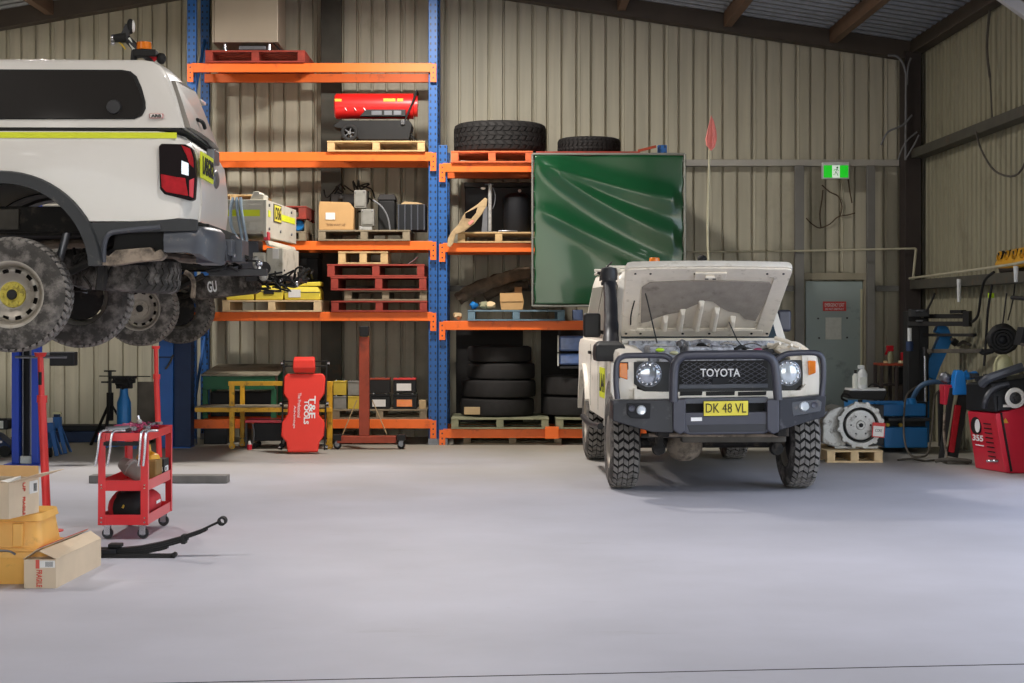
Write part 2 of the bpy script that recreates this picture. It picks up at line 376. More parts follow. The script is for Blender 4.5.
# ---------------------------------------------------------------- tyres and wheels (axis = local Y)
def tyre_mb(R, w, rr, blocks=0, rows=4, skew=.35, depth=.011):
    b = MB(); Rb = R - (depth if blocks else 0); b.mi = 0
    h = w / 2
    prof = [(rr, -h * .78), (rr + .012, -h * .92), (rr + (Rb - rr) * .35, -h * 1.0), (rr + (Rb - rr) * .7, -h * .99), (Rb - .03, -h * .93), (Rb - .006, -h * .84), (Rb, -h * .6),
            (Rb, h * .6), (Rb - .006, h * .84), (Rb - .03, h * .93), (rr + (Rb - rr) * .7, h * .99), (rr + (Rb - rr) * .35, h * 1.0), (rr + .012, h * .92), (rr, h * .78),
            (rr + .01, h * .7), (Rb - .025, h * .75), (Rb - .025, -h * .75), (rr + .01, -h * .7)]
    b.lathe(prof, ax=(0, 1, 0), n=56, closed=True)
    if blocks:
        b.bm.faces.ensure_lookup_table()
        for fc in b.bm.faces:
            if all(math.hypot(v.co.x, v.co.z) > Rb - .008 for v in fc.verts): fc.material_index = 1
        b.mi = 2
        da = 2 * PI / blocks
        def pt(r, t, y): return Vector((r * math.cos(t), y, r * math.sin(t)))
        for k in range(blocks):
            for j in range(rows):
                y0 = -h * .86 + (h * 1.72) * (j + .08) / rows; y1 = -h * .86 + (h * 1.72) * (j + .92) / rows
                t0 = da * (k + .5 * (j % 2)); sk = skew * da * (1 if j % 2 else -1)
                tw = da * .62
                edge0 = j == 0; edge1 = j == rows - 1
                rt0 = R - (.014 if edge0 else 0); rt1 = R - (.014 if edge1 else 0); rb = Rb - .016
                b.hexa([pt(rb, t0, y0), pt(rb, t0 + tw, y0), pt(rb, t0 + sk, y1), pt(rb, t0 + tw + sk, y1),
                        pt(rt0, t0, y0), pt(rt0, t0 + tw, y0), pt(rt1, t0 + sk, y1), pt(rt1, t0 + tw + sk, y1)])
    return b

def rim_mb(rr, w, holes=12, dish=.05, face=-1):
    """steel disc wheel, outer face towards face*Y"""
    b = MB(); s = face; h = w / 2 * .78
    b.lathe([(rr + .018, s * h * 1.18), (rr + .004, s * h * 1.2), (rr - .012, s * h * 1.08), (rr - .02, s * h * .8), (rr - .03, 0), (rr - .02, -s * h * .9), (rr + .015, -s * h * 1.15), (rr + .015, -s * h), (rr, 0), (rr + .004, s * h)], ax=(0, 1, 0), n=48, closed=True)
    n = holes * 4; r = [rr - .025, rr * .82, rr * .70, rr * .55, rr * .38, rr * .20]; yy = [s * h * .55, s * h * .62, s * h * .62, s * h * .35, s * h * .38, s * h * .36]
    for t in (0, .006):
        vs = [[b.v((r[i] * math.cos(2 * PI * k / n), yy[i] - s * t, r[i] * math.sin(2 * PI * k / n))) for i in range(6)] for k in range(n)]
        for k in range(n):
            for i in range(5):
                if i == 1 and k % 4 in (1, 2): continue
                b.f([vs[k][i], vs[(k + 1) % n][i], vs[(k + 1) % n][i + 1], vs[k][i + 1]])
    return b

def wheel(parent, loc, R, w, rr, face=-1, rz=0, tmat='tyre_rubber', rmat='rim_silver', blocks=0, hub='hub_yellow', rows=4):
    o = rim_mb(rr, w, face=face).done('wheel', rmat, parent, loc=loc, rot=(0, 0, rz), smooth=50)
    ty = tyre_mb(R, w, rr, blocks, rows, depth=.016).done('tyre', [tmat, 'groove', 'tread_dust'] if blocks else tmat, o, smooth=40)
    s = face; h = w / 2
    hb = MB(); hb.lathe([(0, s * h * .5), (rr * .18, s * h * .5), (rr * .20, s * h * .42), (rr * .40, s * h * .40), (rr * .42, s * h * .3)], ax=(0, 1, 0), n=24)
    for k in range(6):
        t = 2 * PI * k / 6; c = Vector((rr * .3 * math.cos(t), 0, rr * .3 * math.sin(t)))
        hb.cyl(c + Vector((0, s * h * .38, 0)), c + Vector((0, s * h * .55, 0)), .012, n=6)
    hb.done('hub', hub, o, smooth=40)
    c = MB().lathe([(0, s * h * .62), (rr * .14, s * h * .6), (rr * .17, s * h * .5), (rr * .17, s * h * .4)], ax=(0, 1, 0), n=20).done('hub_cap', 'dark_rubber', o)
    d = MB().lathe([(0, -s * h * .1), (rr * .8, -s * h * .1), (rr * .85, -s * h * .5), (0, -s * h * .9)], ax=(0, 1, 0), n=24).done('brake_drum', 'dark_under', o)
    return o

def tyre_thing(name, label, loc, R, w, rr, rot, group=None, m='tyre_clean', blocks=0, rows=4, cat='tyre'):
    o = tyre_mb(R, w, rr, blocks, rows).done(name, [m, 'groove', m], None, loc=loc, rot=rot, smooth=40)
    return tag(o, label, cat, group)

# ---------------------------------------------------------------- pallets
def pallet(label, x0, x1, y0, y1, z0, h, m='wood_light', group='timber pallets on the racks', name='pallet', solid=False, rz=0):
    w = x1 - x0; D = y1 - y0
    t = thing(name, label, 'pallet', ((x0 + x1) / 2, (y0 + y1) / 2, z0), rz, group)
    b = MB(); n = 7; bw = D / n * .8; th = .018
    for k in range(n):
        yc = -D / 2 + bw / 2 + (D - bw) * k / (n - 1)
        b.box(-w / 2, w / 2, yc - bw / 2, yc + bw / 2, h - th, h)
    b.done('deck_boards', m, t, bevel=.002)
    for c in (-1, 0, 1):
        xc = c * (w / 2 - .045)
        MB().box(xc - .042, xc + .042, -D / 2 + .004, D / 2 - .004, th + .001, h - th - .001).done('bearer', m, t, bevel=.003)
    for k in (0, .5, 1):
        yc = -D / 2 + .05 + (D - .1) * k
        MB().box(-w / 2, w / 2, yc - .05, yc + .05, 0, th).done('base_board', m, t, bevel=.002)
    return t
# ================================================================ THE BUILDING
YB = 22.3; XR = 5.17; XL = -9.17; XRG = -2.07; YF = -3.0
def roofz(x): return 4.86 + .152 * (XR - x) if x > XRG else 4.86 + .152 * (XR - XRG) - .172 * (XRG - x)

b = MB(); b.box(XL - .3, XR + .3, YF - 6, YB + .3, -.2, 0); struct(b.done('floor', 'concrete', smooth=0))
# the saw cut control joint: a strip of dark sealant set in the slab
b = MB(); b.hexa([(-9, 6.56, .0), (5.1, 8.12, .0), (-9, 6.572, .0), (5.1, 8.132, .0), (-9, 6.56, .0012), (5.1, 8.12, .0012), (-9, 6.572, .0012), (5.1, 8.132, .0012)])
o = b.done('trim_1', 'charcoal'); struct(o)

def sheet(name, m, L, pitch, depth, pan, place, z1=None, lap=0):
    """ribbed cladding: place(u, n) -> (x, y), n positive = towards the room"""
    pts = []; u = 0; k = 0
    while u < L:
        s = (pitch - pan) / 4
        pts += [(u, 0), (u + pan, 0), (u + pan + s, -depth), (u + pan + 3 * s, -depth)]
        if lap and k % lap == 2: pts[-4:-3] = [(u, 0), (u + .016, 0), (u + .020, .006), (u + .030, .006), (u + .034, 0)]
        u += pitch; k += 1
    bm = MB(); prev = None
    for (u, n) in pts:
        x, y = place(u, n)
        zt = z1(x)
        a, c = bm.v((x, y, 0)), bm.v((x, y, zt))
        if prev: bm.f([prev[0], a, c, prev[1]])
        prev = (a, c)
    o = bm.done(name, m, smooth=0); return struct(o)
sheet('wall_back', 'wall_sheet', XR - XL, .181, .045, .146, lambda u, n: (XL + u, YB - n), lambda x: roofz(x) - .01, lap=3)
# the side wall has a wide roller door opening nearer the lens (6.0 to 16.4 m), out of frame
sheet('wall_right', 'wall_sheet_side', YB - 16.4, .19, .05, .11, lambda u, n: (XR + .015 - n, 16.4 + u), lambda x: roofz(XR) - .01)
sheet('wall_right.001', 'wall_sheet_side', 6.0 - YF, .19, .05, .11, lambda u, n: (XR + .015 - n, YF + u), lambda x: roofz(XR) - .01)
struct(MB().box(XR - .01, XR + .02, 6.0, 16.4, 4.25, 4.85).done('wall_right.002', 'wall_sheet_side', smooth=0))
struct(MB().cyl((XR - .16, 6.0, 4.48), (XR - .16, 16.3, 4.48), .14, n=20).done('door_2_roller', 'stud_grey'))
struct(MB().box(XR + .3, XR + 14, -9, YB + .3, -.25, -.02).done('ground', 'concrete', smooth=0))
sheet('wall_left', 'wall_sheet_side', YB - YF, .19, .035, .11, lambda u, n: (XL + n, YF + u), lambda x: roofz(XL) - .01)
# front wall: gable above the wide roller door opening, and its two jambs
bm = MB(); bm.prism([(XL, 4.3), (XR, 4.3), (XR, roofz(XR) - .02), (XRG, roofz(XRG) - .02), (XL, roofz(XL) - .02)], 'y', YF - .1, YF)
bm.box(XL, XL + 1.2, YF - .1, YF, 0, 4.3); bm.box(XR - .9, XR, YF - .1, YF, 0, 4.3)
struct(bm.done('wall_front', 'wall_sheet_side', smooth=0))
# roof sheets, ribs run down the slope
for nm, xa, xb in (('ceiling', XRG, XR + .1), ('ceiling.001', XRG, XL - .1)):
    bm = MB(); prev = None; y = YF; pitch = .25
    pts = []
    while y < YB + .2:
        pts += [(y, 0), (y + .17, 0), (y + .185, -.035), (y + .235, -.035)]; y += pitch
    for (y, n) in pts:
        a, c = bm.v((xa, y, roofz(XRG) + n)), bm.v((xb, y, (roofz(xb) if xb < 0 else roofz(XR) - .0152) + n))
        if prev: bm.f([prev[0], a, c, prev[1]])
        prev = (a, c)
    struct(bm.done(nm, 'roof_sheet', smooth=0))
# rafters (portal frames), purlins, eave beams, columns
def rafter(name, y0, y1, dep):
    bm = MB()
    for xa, xb in ((XRG, XR - .02), (XL + .02, XRG)):
        bm.prism([(xa, roofz(xa) - .02), (xb, roofz(xb) - .02), (xb, roofz(xb) - dep), (xa, roofz(xa) - dep)], 'y', y0, y1)
    struct(bm.done(name, 'beam_brown', bevel=.006))
rafter('roof_beam_rear', 21.98, 22.2, .25); rafter('roof_beam_middle', 16.46, 16.66, .3); rafter('roof_beam_front', 7.4, 7.6, .3)
n = 0
for x in (4.07, 2.78, 1.48, .18, -1.12, -2.9, -4.2, -5.5, -6.8, -8.1):
    bm = MB(); bm.prism([(x - .05, roofz(x) - .02), (x + .05, roofz(x) - .02), (x + .05, roofz(x) - .2), (x - .05, roofz(x) - .2)], 'y', YF + .05, 21.97)
    n += 1; struct(bm.done('roof_purlin', 'purlin_brown', bevel=.005))
struct(MB().box(XR - .16, XR - .005, YF + .05, 22.2, 4.70, 4.86).done('roof_beam_eave', 'beam_brown', bevel=.006))
struct(MB().box(4.93, 5.125, 21.9, 22.23, 0, 4.72).done('corner_column', 'dark_column', bevel=.006))
struct(MB().box(4.92, 5.12, 16.44, 16.62, 0, 4.72).done('side_column', 'dark_column', bevel=.006))
struct(MB().box(-2.2, -1.95, 22.1, 22.23, 0, 5.7).done('ridge_column', 'girt_dark', bevel=.006))
bm = MB(); bm.bar(P(1000, -6, 16.5), P(1040, 23, 16.5), .10, .10); bm.bar(P(1000, -6, 16.5) + Vector((.05, 0, .07)), P(1040, 23, 16.5) + Vector((.05, 0, .07)), .16, .012)
struct(bm.done('knee_brace', 'kneebrace', bevel=.004))
# girts
struct(MB().box(XL + .05, 4.92, 22.18, 22.29, 3.345, 3.425).done('wall_girt_back', 'girt_grey', bevel=.004))
struct(MB().box(XL + .05, X(794, 22.2), 22.2, 22.29, 1.80, 1.87).done('wall_girt_low_back', 'stud_grey', bevel=.004))
struct(MB().box(X(876, 22.2), 4.92, 22.2, 22.29, 1.80, 1.87).done('wall_girt_low_corner', 'stud_grey', bevel=.004))
struct(MB().box(5.0, 5.165, 16.45, 21.88, 3.41, 3.52).done('wall_girt_side', 'girt_dark', bevel=.004))
struct(MB().box(4.98, 5.165, 16.45, 21.88, 1.82, 1.93).done('wall_girt_low_side', 'girt_dark', bevel=.004))
for a, c in ((795, 804), (867, 875)):
    struct(MB().box(X(a, 22.1), X(c, 22.1), 22.08, 22.17, 0, 3.345).done('wall_stud', 'stud_grey', bevel=.004))
# door in the rear wall
dx0, dx1 = X(805.5, 22.2), X(862.5, 22.2); dz = Z(281, 22.2)
d = MB().box(dx0, dx1, 22.19, 22.235, .01, dz).done('door_1', 'door_grey', bevel=.006); struct(d)
for (px, py) in ((818, 318.5), (847, 318), (819, 338), (847, 337.5)):
    MB().cyl((X(px, 22.19), 22.19, Z(py, 22.19)), (X(px, 22.19), 22.178, Z(py, 22.19)), .012, n=10).done('bolt', 'dark_steel', d)
MB().box(dx1 - .03, dx1 - .005, 22.176, 22.19, .3, dz - .1).done('door_seal', 'pole_cream', d)
MB().cyl((dx0 + .07, 22.19, 1.0), (dx0 + .07, 22.13, 1.0), .025, n=14).done('door_handle', 'steel_grey', d)
bm = MB(); bm.box(X(804, 22.16), X(866.5, 22.16), 22.16, 22.29, dz + .012, Z(273, 22.2)); bm.box(dx1 + .006, X(866.5, 22.16), 22.17, 22.29, 0, dz + .01)
struct(bm.done('door_frame', 'frame_beige', bevel=.004))
s = MB().box(X(823, 22.18), X(846, 22.18), 22.176, 22.186, Z(311, 22.18), Z(301.5, 22.18)).done('door_sign', 'sign_red')
tag(s, 'small red sign with two lines of white lettering on the grey door', 'sign')
text('lettering', 'EMERGENCY EXIT', 'text_white', s, (X(834.5, 22.18), 22.174, Z(304.9, 22.18)), .24, .042)
text('lettering', 'DO NOT OBSTRUCT', 'text_white', s, (X(834.5, 22.18), 22.174, Z(309, 22.18)), .23, .024)
s = MB().box(X(825.5, 22.18), X(841.5, 22.18), 22.178, 22.187, Z(339.5, 22.18), Z(317.5, 22.18)).done('notice_sheet', 'paper_grey', bevel=.001)
tag(s, 'pale paper notice fixed below the red sign on the door', 'notice')
# exit sign
t = thing('exit_sign', 'lit green exit sign with white running figure above the rear door', 'sign', (X(835.5, 22.1), 22.1, Z(179, 22.1)))
B('sign_box', 'white_plastic', t, -.165, .165, -.03, .06, 0, .205, bevel=.008)
B('green_panel', 'exit_green', t, -.15, -.048, -.034, -.03, .015, .165, bevel=.001); B('green_panel', 'exit_green', t, .048, .15, -.034, -.03, .015, .165, bevel=.001)
w_ = B('white_panel', 'exit_white', t, -.046, .046, -.034, -.03, .015, .165, bevel=.001)
bm = MB(); bm.cyl((.015, -.036, .137), (.015, -.040, .137), .012, n=12)
for a, c in (((.012, .122), (-.006, .085)), ((.010, .115), (.032, .098)), ((.008, .118), (-.02, .112)), ((-.02, .112), (-.03, .096)), ((-.006, .085), (.014, .062)), ((.014, .062), (.022, .035)), ((-.006, .085), (-.014, .058)), ((-.014, .058), (-.038, .05))):
    bm.bar((a[0], -.038, a[1]), (c[0], -.038, c[1]), .004, .015, up=(0, 1, 0))
bm.done('running_figure', 'exit_ink', w_)
MB().cyl((0, 0, .205), (0, 0, .26), .004, n=6).done('cable', 'pipe_cream', t)
# stains of old wiring on the wall: thin vine like cable
bm = MB()
for pts in (((806, 218), (812, 224), (820, 228), (830, 224), (838, 217), (848, 215), (855, 213)), ((822, 185), (830, 192), (838, 196), (842, 206), (840, 216)), ((823, 190), (822, 200), (820, 214), (821, 228)), ((848, 178), (850, 192), (852, 203))):
    bm.tube([P(x, y, 22.27) for x, y in pts], .008, n=5)
tag(bm.done('dry_vine', 'rubble_brown'), 'thin dark tangled vine stuck to the wall sheet below the exit sign', 'vine')
# air pipe, conduits
bm = MB(); bm.tube([P(686, 252, 22.14), P(800, 251, 22.05)], .012, sub=1); bm.tube([P(800, 251, 22.05), P(915, 248.5, 21.8), P(916, 249, 21.78)], .013, sub=1)
bm.tube([P(916, 249, 21.78), P(913, 280, 21.8)], .016, sub=1); bm.cyl(P(912.9, 283, 21.8), P(912.8, 277, 21.8), .02)
tag(bm.done('air_pipe', 'pipe_cream'), 'thin cream air pipe run along the rear wall and turned down at the corner', 'pipe')
bm = MB(); bm.tube([(4.96, 21.80, 1.95), (4.95, 18.4, 1.985), (4.93, 17.9, 1.99), (4.925, 17.2, 2.0), (4.925, 16.7, 2.02)], .014)
o = bm.done('air_pipe', 'pipe_cream'); tag(o, 'cream air pipe lying along the lower girt of the side wall', 'pipe')
for px, py0, py1, dd in ((959, 279, 302, 19.3), (1016, 266, 282, 17.0)):
    MB().cyl(P(px, py1, dd), P(px, py0, dd), .018, .024).done('air_coupling', 'white_plastic', o)
bm = MB()
bm.tube([P(888, 55.5, 21.86), P(896, 56, 21.86), P(902, 62, 21.86), P(905.5, 72, 21.86), P(906, 84, 21.86), P(905.5, 160, 21.86)], .015)
bm.tube([P(911, 58, 21.85), P(908, 68, 21.85), P(907, 85, 21.86)], .012)
bm.tube([P(912, 115, 21.8), P(903, 125, 21.78), P(888, 132, 21.8), P(881, 145, 21.85)], .012)
bm.tube([P(898, 160, 21.8), P(905, 143, 21.75), P(917, 132, 21.75)], .010); bm.tube([P(905, 160, 21.8), P(914, 145, 21.75), P(919, 135, 21.75)], .010)
tag(bm.done('conduit', 'conduit'), 'grey electrical conduit and loose cables in the dark rear corner', 'conduit')
bm = MB(); bm.tube([(5.1, 18.75, 4.68), (5.08, 18.78, 4.3), (5.09, 18.7, 3.98)], .014); bm.tube([(5.09, 18.7, 3.98), (5.12, 18.72, 3.53)], .009)
bm.tube([(4.97, 18.8, 3.42), (4.95, 18.5, 3.2), (4.95, 18.0, 2.95), (4.95, 17.3, 2.85), (4.95, 16.9, 3.0), (4.96, 16.7, 3.4)], .011)
tag(bm.done('drop_cable', 'plate_dark'), 'brown cable hanging down the side wall over the upper girt', 'cable')

# ================================================================ PALLET RACKING
def rack(label, x0, x1, yf, yr, levels, ztop, zrear_top, pw=.105):
    """x0..x1 outer faces of the uprights, yf front face, yr rear face"""
    t = thing('pallet_rack', label, 'rack', ((x0 + x1) / 2, yf, 0)); W = (x1 - x0) / 2; D = yr - yf
    for sx in (-1, 1):
        xc = sx * (W - pw / 2)
        for yy, zt in ((0, ztop), (D - .09, zrear_top)):
            b = MB()
            if yy == 0:
                b.box(-pw / 2, pw / 2, 0, .09, .012, zt)
            else: b.box(-pw / 2, pw / 2, 0, .09, .012, zt)
            u = b.done('upright', 'upright_blue', t, loc=(xc, yy, 0), bevel=.006)
            MB().box(-pw / 2, pw / 2, -.03, .13, 0, .011).done('base_plate', 'steel_grey', u)
            MB().box(-pw / 2 - .002, pw / 2 + .002, -.012, -.001, .012, .07).done('foot_bracket', 'steel_grey', u)
        b = MB(); z = .35; k = 0
        while z + .9 < min(ztop, zrear_top):
            a, c = (.09, D - .09) if k % 2 == 0 else (D - .09, .09)
            b.bar((xc, a, z), (xc, c, z + .9), .03, .03); z += .9; k += 1
        b.done('brace', 'rack_blue', t)
    for z in levels:
        for yy in (-.052, D - .09 + .095):
            if yy > 0: yy = D - .05 - .105
            b = MB(); b.box(-W + pw * .55, W - pw * .55, yy, yy + .05, z - .105, z)
            bmo = b.done('beam', 'rack_orange', t, bevel=.006)
            if yy < 0:
                for sx in (-1, 1):
                    xc = sx * (W - pw * .45)
                    MB().box(-.035, .035, -.005, 0, -.16, .05).done('beam_connector', 'connector_orange', bmo, loc=(xc, yy, z - .06), bevel=.002)
    return t
R1x0, R1x1 = X(187, 20.93), X(437.5, 20.93)
LV1 = [Z(63, 20.88), Z(152, 20.88), Z(241, 20.88), Z(312, 20.88), Z(419.5, 20.88)]
rack('tall blue and orange pallet rack at the rear wall, the one beside the hoist', R1x0, R1x1, 20.93, 21.96, LV1, 5.6, 5.45)
R2x0, R2x1 = X(438.3, 20.93), X(667, 20.93)
LV2 = [Z(163, 20.88), Z(243, 20.88), Z(321, 20.88), Z(429, 20.88)]
rack('shorter blue and orange pallet rack partly behind the green welding curtain', R2x0, R2x1, 20.93, 22.02, LV2, Z(145, 20.93), Z(145, 20.93))
e = .002
A, Bv, C_, D_, E_ = [z + e for z in LV1]
A2, B2, C2, D2 = [z + e for z in LV2]
GP = 'timber pallets on the racks'
DF = 20.86
def pl(label, px0, px1, z, h, m, y0=20.84, dep=1.06, g=GP): return pallet(label, X(px0, y0), X(px1, y0), y0, y0 + dep, z, h, m, g)
# ---- rack 1 top level: red pallet with a stainless cabinet
pl('red painted pallet on the topmost orange beams, under the stainless cabinet', 205, 305, A, .14, 'pallet_red')
t = thing('steel_cabinet', 'tall stainless steel cabinet standing on the topmost red pallet', 'cabinet', (X(246.5, 21), 20.98, A + .142))
B('body', 'stainless', t, -.37, .37, 0, .75, .11, 1.05, bevel=.01); B('side_trim', 'stainless', t, -.40, -.372, .02, .7, .11, 1.05, bevel=.004)
for sx in (-.26, .26):
    for yy in (.08, .66): MB().cyl((sx, yy, 0), (sx, yy, .11), .026, .02).done('foot', 'chrome', t)
B('drip_tray', 'steel_grey', t, -.09, .22, .03, .4, .03, .075)
MB().tube([(.3, .05, .12), (.36, .0, .06), (.40, -.02, .02), (.45, 0, .01)], .01).done('cable', 'dark_rubber', t)
# ---- level B: diesel heater on a pallet
pl('light timber pallet under the red diesel heater', 327, 425, Bv, .125, 'wood_light')
t = thing('diesel_heater', 'red tubular diesel space heater on a black wheeled tank', 'heater', (X(376, 20.95), 21.2, Bv + .13))
S = 1 / 86.0
h = MB().lathe([(.0, -.47), (.13, -.47), (.15, -.455), (.15, .44), (.155, .445), (.155, .452), (.13, .46)], o=(-.03, 0, .435), ax=(1, 0, 0), n=32).done('burner_tube', 'heater_red', t)
B('label', 'yellow_can', h, -.49, -.41, -.149, -.143, .475, .505, bevel=0); B('label', 'yellow_can', h, .08, .22, -.149, -.143, .475, .51, bevel=0); B('label', 'yellow_can', h, .24, .31, -.149, -.143, .475, .51, bevel=0)
for x in (-.37, -.26, -.15):
    MB().bar((x, -.152, .40), (x + .02, -.152, .37), .004, .008).done('vent_slot', 'text_white', h)
MB().prism([(-.2, .30), (.34, .30), (.34, .38), (-.12, .38)], 'y', -.16, .1).done('control_box', 'black_plastic', t, bevel=.006)
for x0 in (-.06, .09, .2):
    B('control_panel', 'steel_grey', t, x0, x0 + (.09 if x0 > 0 else .12), -.166, -.16, .315, .365)
MB().prism([(-.5, .19), (-.42, .25), (.38, .25), (.42, .2), (.38, .02), (-.2, .02), (-.28, .12), (-.5, .17)], 'y', -.2, .2).done('fuel_tank', 'dark_rubber', t, bevel=.015)
MB().cyl((.31, -.2, .2), (.31, -.2, .25), .03).done('fuel_cap', 'chrome', t)
for sy in (-.24, .24):
    w_ = tyre_mb(.1, .05, .06).done('wheel', 'dark_rubber', t, loc=(-.31, sy, .1))
    MB().cyl((0, -.015, 0), (0, .015, 0), .02).done('wheel_hub', 'chrome', w_)
    bm = MB()
    for k in range(5): bm.bar((0, 0, 0), (.062 * math.cos(k * 1.2566), 0, .062 * math.sin(k * 1.2566)), .012, .014, up=(0, 1, 0))
    bm.done('spokes', 'steel_grey', w_)
for sy in (-.17, .17): MB().tube([(.28, sy, .12), (.37, sy, .34), (.42, sy, .46), (.47, sy, .60)], .011).done('handle', 'dark_rubber', t)
MB().tube([(.47, -.17, .60), (.47, .17, .60)], .011, sub=1).done('handle_grip', 'dark_rubber', t)
MB().tube([(.40, -.12, .1), (.42, -.1, 0.02), (.44, .1, .02), (.40, .12, .1)], .011).done('support_leg', 'dark_rubber', t)
MB().cyl((.43, 0, .435), (.475, 0, .435), .125).done('fan_guard', 'heater_red', t)
# ---- level C
pl('weathered grey pallet under the cardboard box of scrap, middle shelf', 318, 410, C_, .125, 'wood_grey')
zt = C_ + .128
t = thing('cardboard_box', 'tan cardboard box with white label on the grey pallet', 'box', (X(336, 20.9), 20.9, zt))
b = MB(); w = .2
b.rings([[(-.2, 0, .0), (.2, 0, -.0), (.2, .3, 0), (-.2, .3, 0)], [(-.2, -.005, .27), (.21, 0, .25), (.21, .3, .25), (-.2, .3, .27)], [(-.19, .0, .33), (.15, 0, .32), (.15, .3, .32), (-.19, .3, .33)]])
b.done('carton', 'cardboard', t, bevel=.006); B('paper_label', 'paper', t, -.12, -.01, -.009, -.0055, .12, .2, bevel=0)
text('lettering', 'THIS WAY UP', 'cardboard_dark', t, (0, -.004, .06), .22, .025)
bm = MB()
for i in range(16):
    c = Vector((X(random.uniform(330, 366), 21.1), 21.36 + random.uniform(-.05, .1), Z(random.uniform(184, 204), 21.1)))
    q = [c + Vector((random.uniform(-.16, .1), random.uniform(-.05, .05), random.uniform(-.14, .1))) for _ in range(4)]
    bm.tube(q, .010, n=5)
bm.box(X(330, 21.1), X(362, 21.1), 21.26, 21.45, Z(205, 21.1), Z(193, 21.1)); bm.box(X(338, 21.1), X(350, 21.1), 21.26, 21.42, zt, Z(205, 21.1))
bm.sphere(P(341, 198, 21.24), .03)
tag(bm.done('wiring_tangle', 'charcoal'), 'tangle of dark wiring and brackets heaped behind the tan cardboard box', 'wiring')
for lab, a, c, y0, y1, z in (('grey metal housing balanced on top of another beside the wiring tangle', 354, 366, 190, 208, 20.95), ('speckled grey metal housing beside the cardboard box, under the upper one', 361, 374, 209, 226, 20.92)):
    t = thing('metal_housing', lab, 'metal box', (X((a + c) / 2, z), z, Z(y1, z)), 0, 'metal housings on the middle shelf')
    w = (X(c, z) - X(a, z)) / 2; hh = (y1 - y0) / 86
    B('body', 'grey_box', t, -w, w, 0, .2, 0, hh, bevel=.008); B('cover', 'grey_box', t, -w * .8, w * .8, -.008, 0, hh * .1, hh * .9)
    for sx in (-.7, .7): MB().cyl((w * sx, -.008, hh * .9), (w * sx, -.016, hh * .9), .008, n=6).done('screw', 'chrome', t)
MB().tube([P(373, 200, 20.98), P(382, 207, 20.98), P(388, 218, 20.98), P(390, 230, 20.98)], .010).done('loose_cable', 'conduit'); tag(bpy.data.objects['loose_cable'], 'thin grey cable drooping between the metal housing and the black tub', 'cable')
bm = MB(); bm.box(X(359, 20.93), X(372, 20.93), 20.93, 21.05, zt, zt + .045); bm.cyl((X(361, 20.93), 20.92, zt + .02), (X(361, 20.93), 20.9, zt + .02), .02); 
tag(bm.done('bracket', 'alloy', bevel=.004), 'small bright bracket on the grey pallet under the metal housing', 'bracket')
t = thing('black_tub', 'black plastic tub with domed lid beside the finned crate', 'tub', (X(387, 21.05), 21.1, zt))
B('tub_body', 'dark_rubber', t, -.11, .09, 0, .40, 0, .36, bevel=.02)
MB().rings([[(-.12, -.01, .361), (.10, -.01, .361), (.10, .42, .361), (-.12, .42, .361)], [(-.09, .03, .43), (.08, .03, .43), (.08, .37, .43), (-.09, .37, .43)]]).done('tub_lid', 'charcoal', t, bevel=.01)
t = thing('finned_crate', 'black ribbed plastic crate with light cloth on top, right end of middle shelf', 'crate', (X(411.5, 21.0), 21.0, zt))
B('crate_body', 'navy_black', t, -.165, .165, .02, .5, .0, .305, bevel=.01)
for k in range(5): B('rib', 'bumper_grey', t, -.16 + .075 * k, -.145 + .075 * k, 0, .02, .0, .305)
t2 = MB().rings([[(X(400, 21) , 21.05, C_ + .436), (X(424, 21), 21.05, C_ + .436), (X(424, 21), 21.3, C_ + .436), (X(400, 21), 21.3, C_ + .436)], [(X(404, 21), 21.1, C_ + .47), (X(417, 21), 21.1, C_ + .46), (X(417, 21), 21.25, C_ + .46), (X(404, 21), 21.25, C_ + .47)]]).done('folded_cloth', 'tan_panel', bevel=.01)
tag(t2, 'light tan folded cloth lying on the black ribbed crate', 'cloth')
# stack at the left end of level C, seen past the ute tray
pl('pale pallet at the bottom of the stack seen past the raised tray', 215, 306, C_, .11, 'wood_grey', dep=1.0)
t = thing('blue_drum', 'blue plastic drum lying between two pallets beside the raised tray', 'drum', (X(298, 20.9), 20.9, C_ + .113))
MB().lathe([(0, 0), (.055, 0), (.065, .012), (.065, .3), (.06, .32), (0, .32)], o=(0, 0, .067), ax=(0, 1, 0), n=24).done('drum_body', 'changer_blue', t)
MB().cyl((-.03, -.012, .09), (-.03, 0, .09), .018).done('drum_cap', 'dark_rubber', t)
for xx in (-.75, -.35):
    o = B('timber_block', 'wood_grey', None, X(298, 20.9) + xx - .05, X(298, 20.9) + xx + .05, 20.95, 21.6, C_ + .113, C_ + .25)
    tag(o, 'grey timber block spacing the pallets behind the raised tray', 'block', 'timber blocks between the pallets')
o = B('timber_block', 'wood_grey', None, X(303.6, 20.9) , X(305.6, 20.9) , 20.95, 21.6, C_ + .113, C_ + .25); tag(o, 'grey timber block spacing the pallets behind the raised tray', 'block', 'timber blocks between the pallets')
pl('red pallet above the blue drum, seen past the raised tray', 222, 306, C_ + .253, .15, 'pallet_red', dep=1.0)
pl('brown pallet topmost of the stack above the raised tray', 205, 262, C_ + .406, .13, 'wood_light', dep=.9)
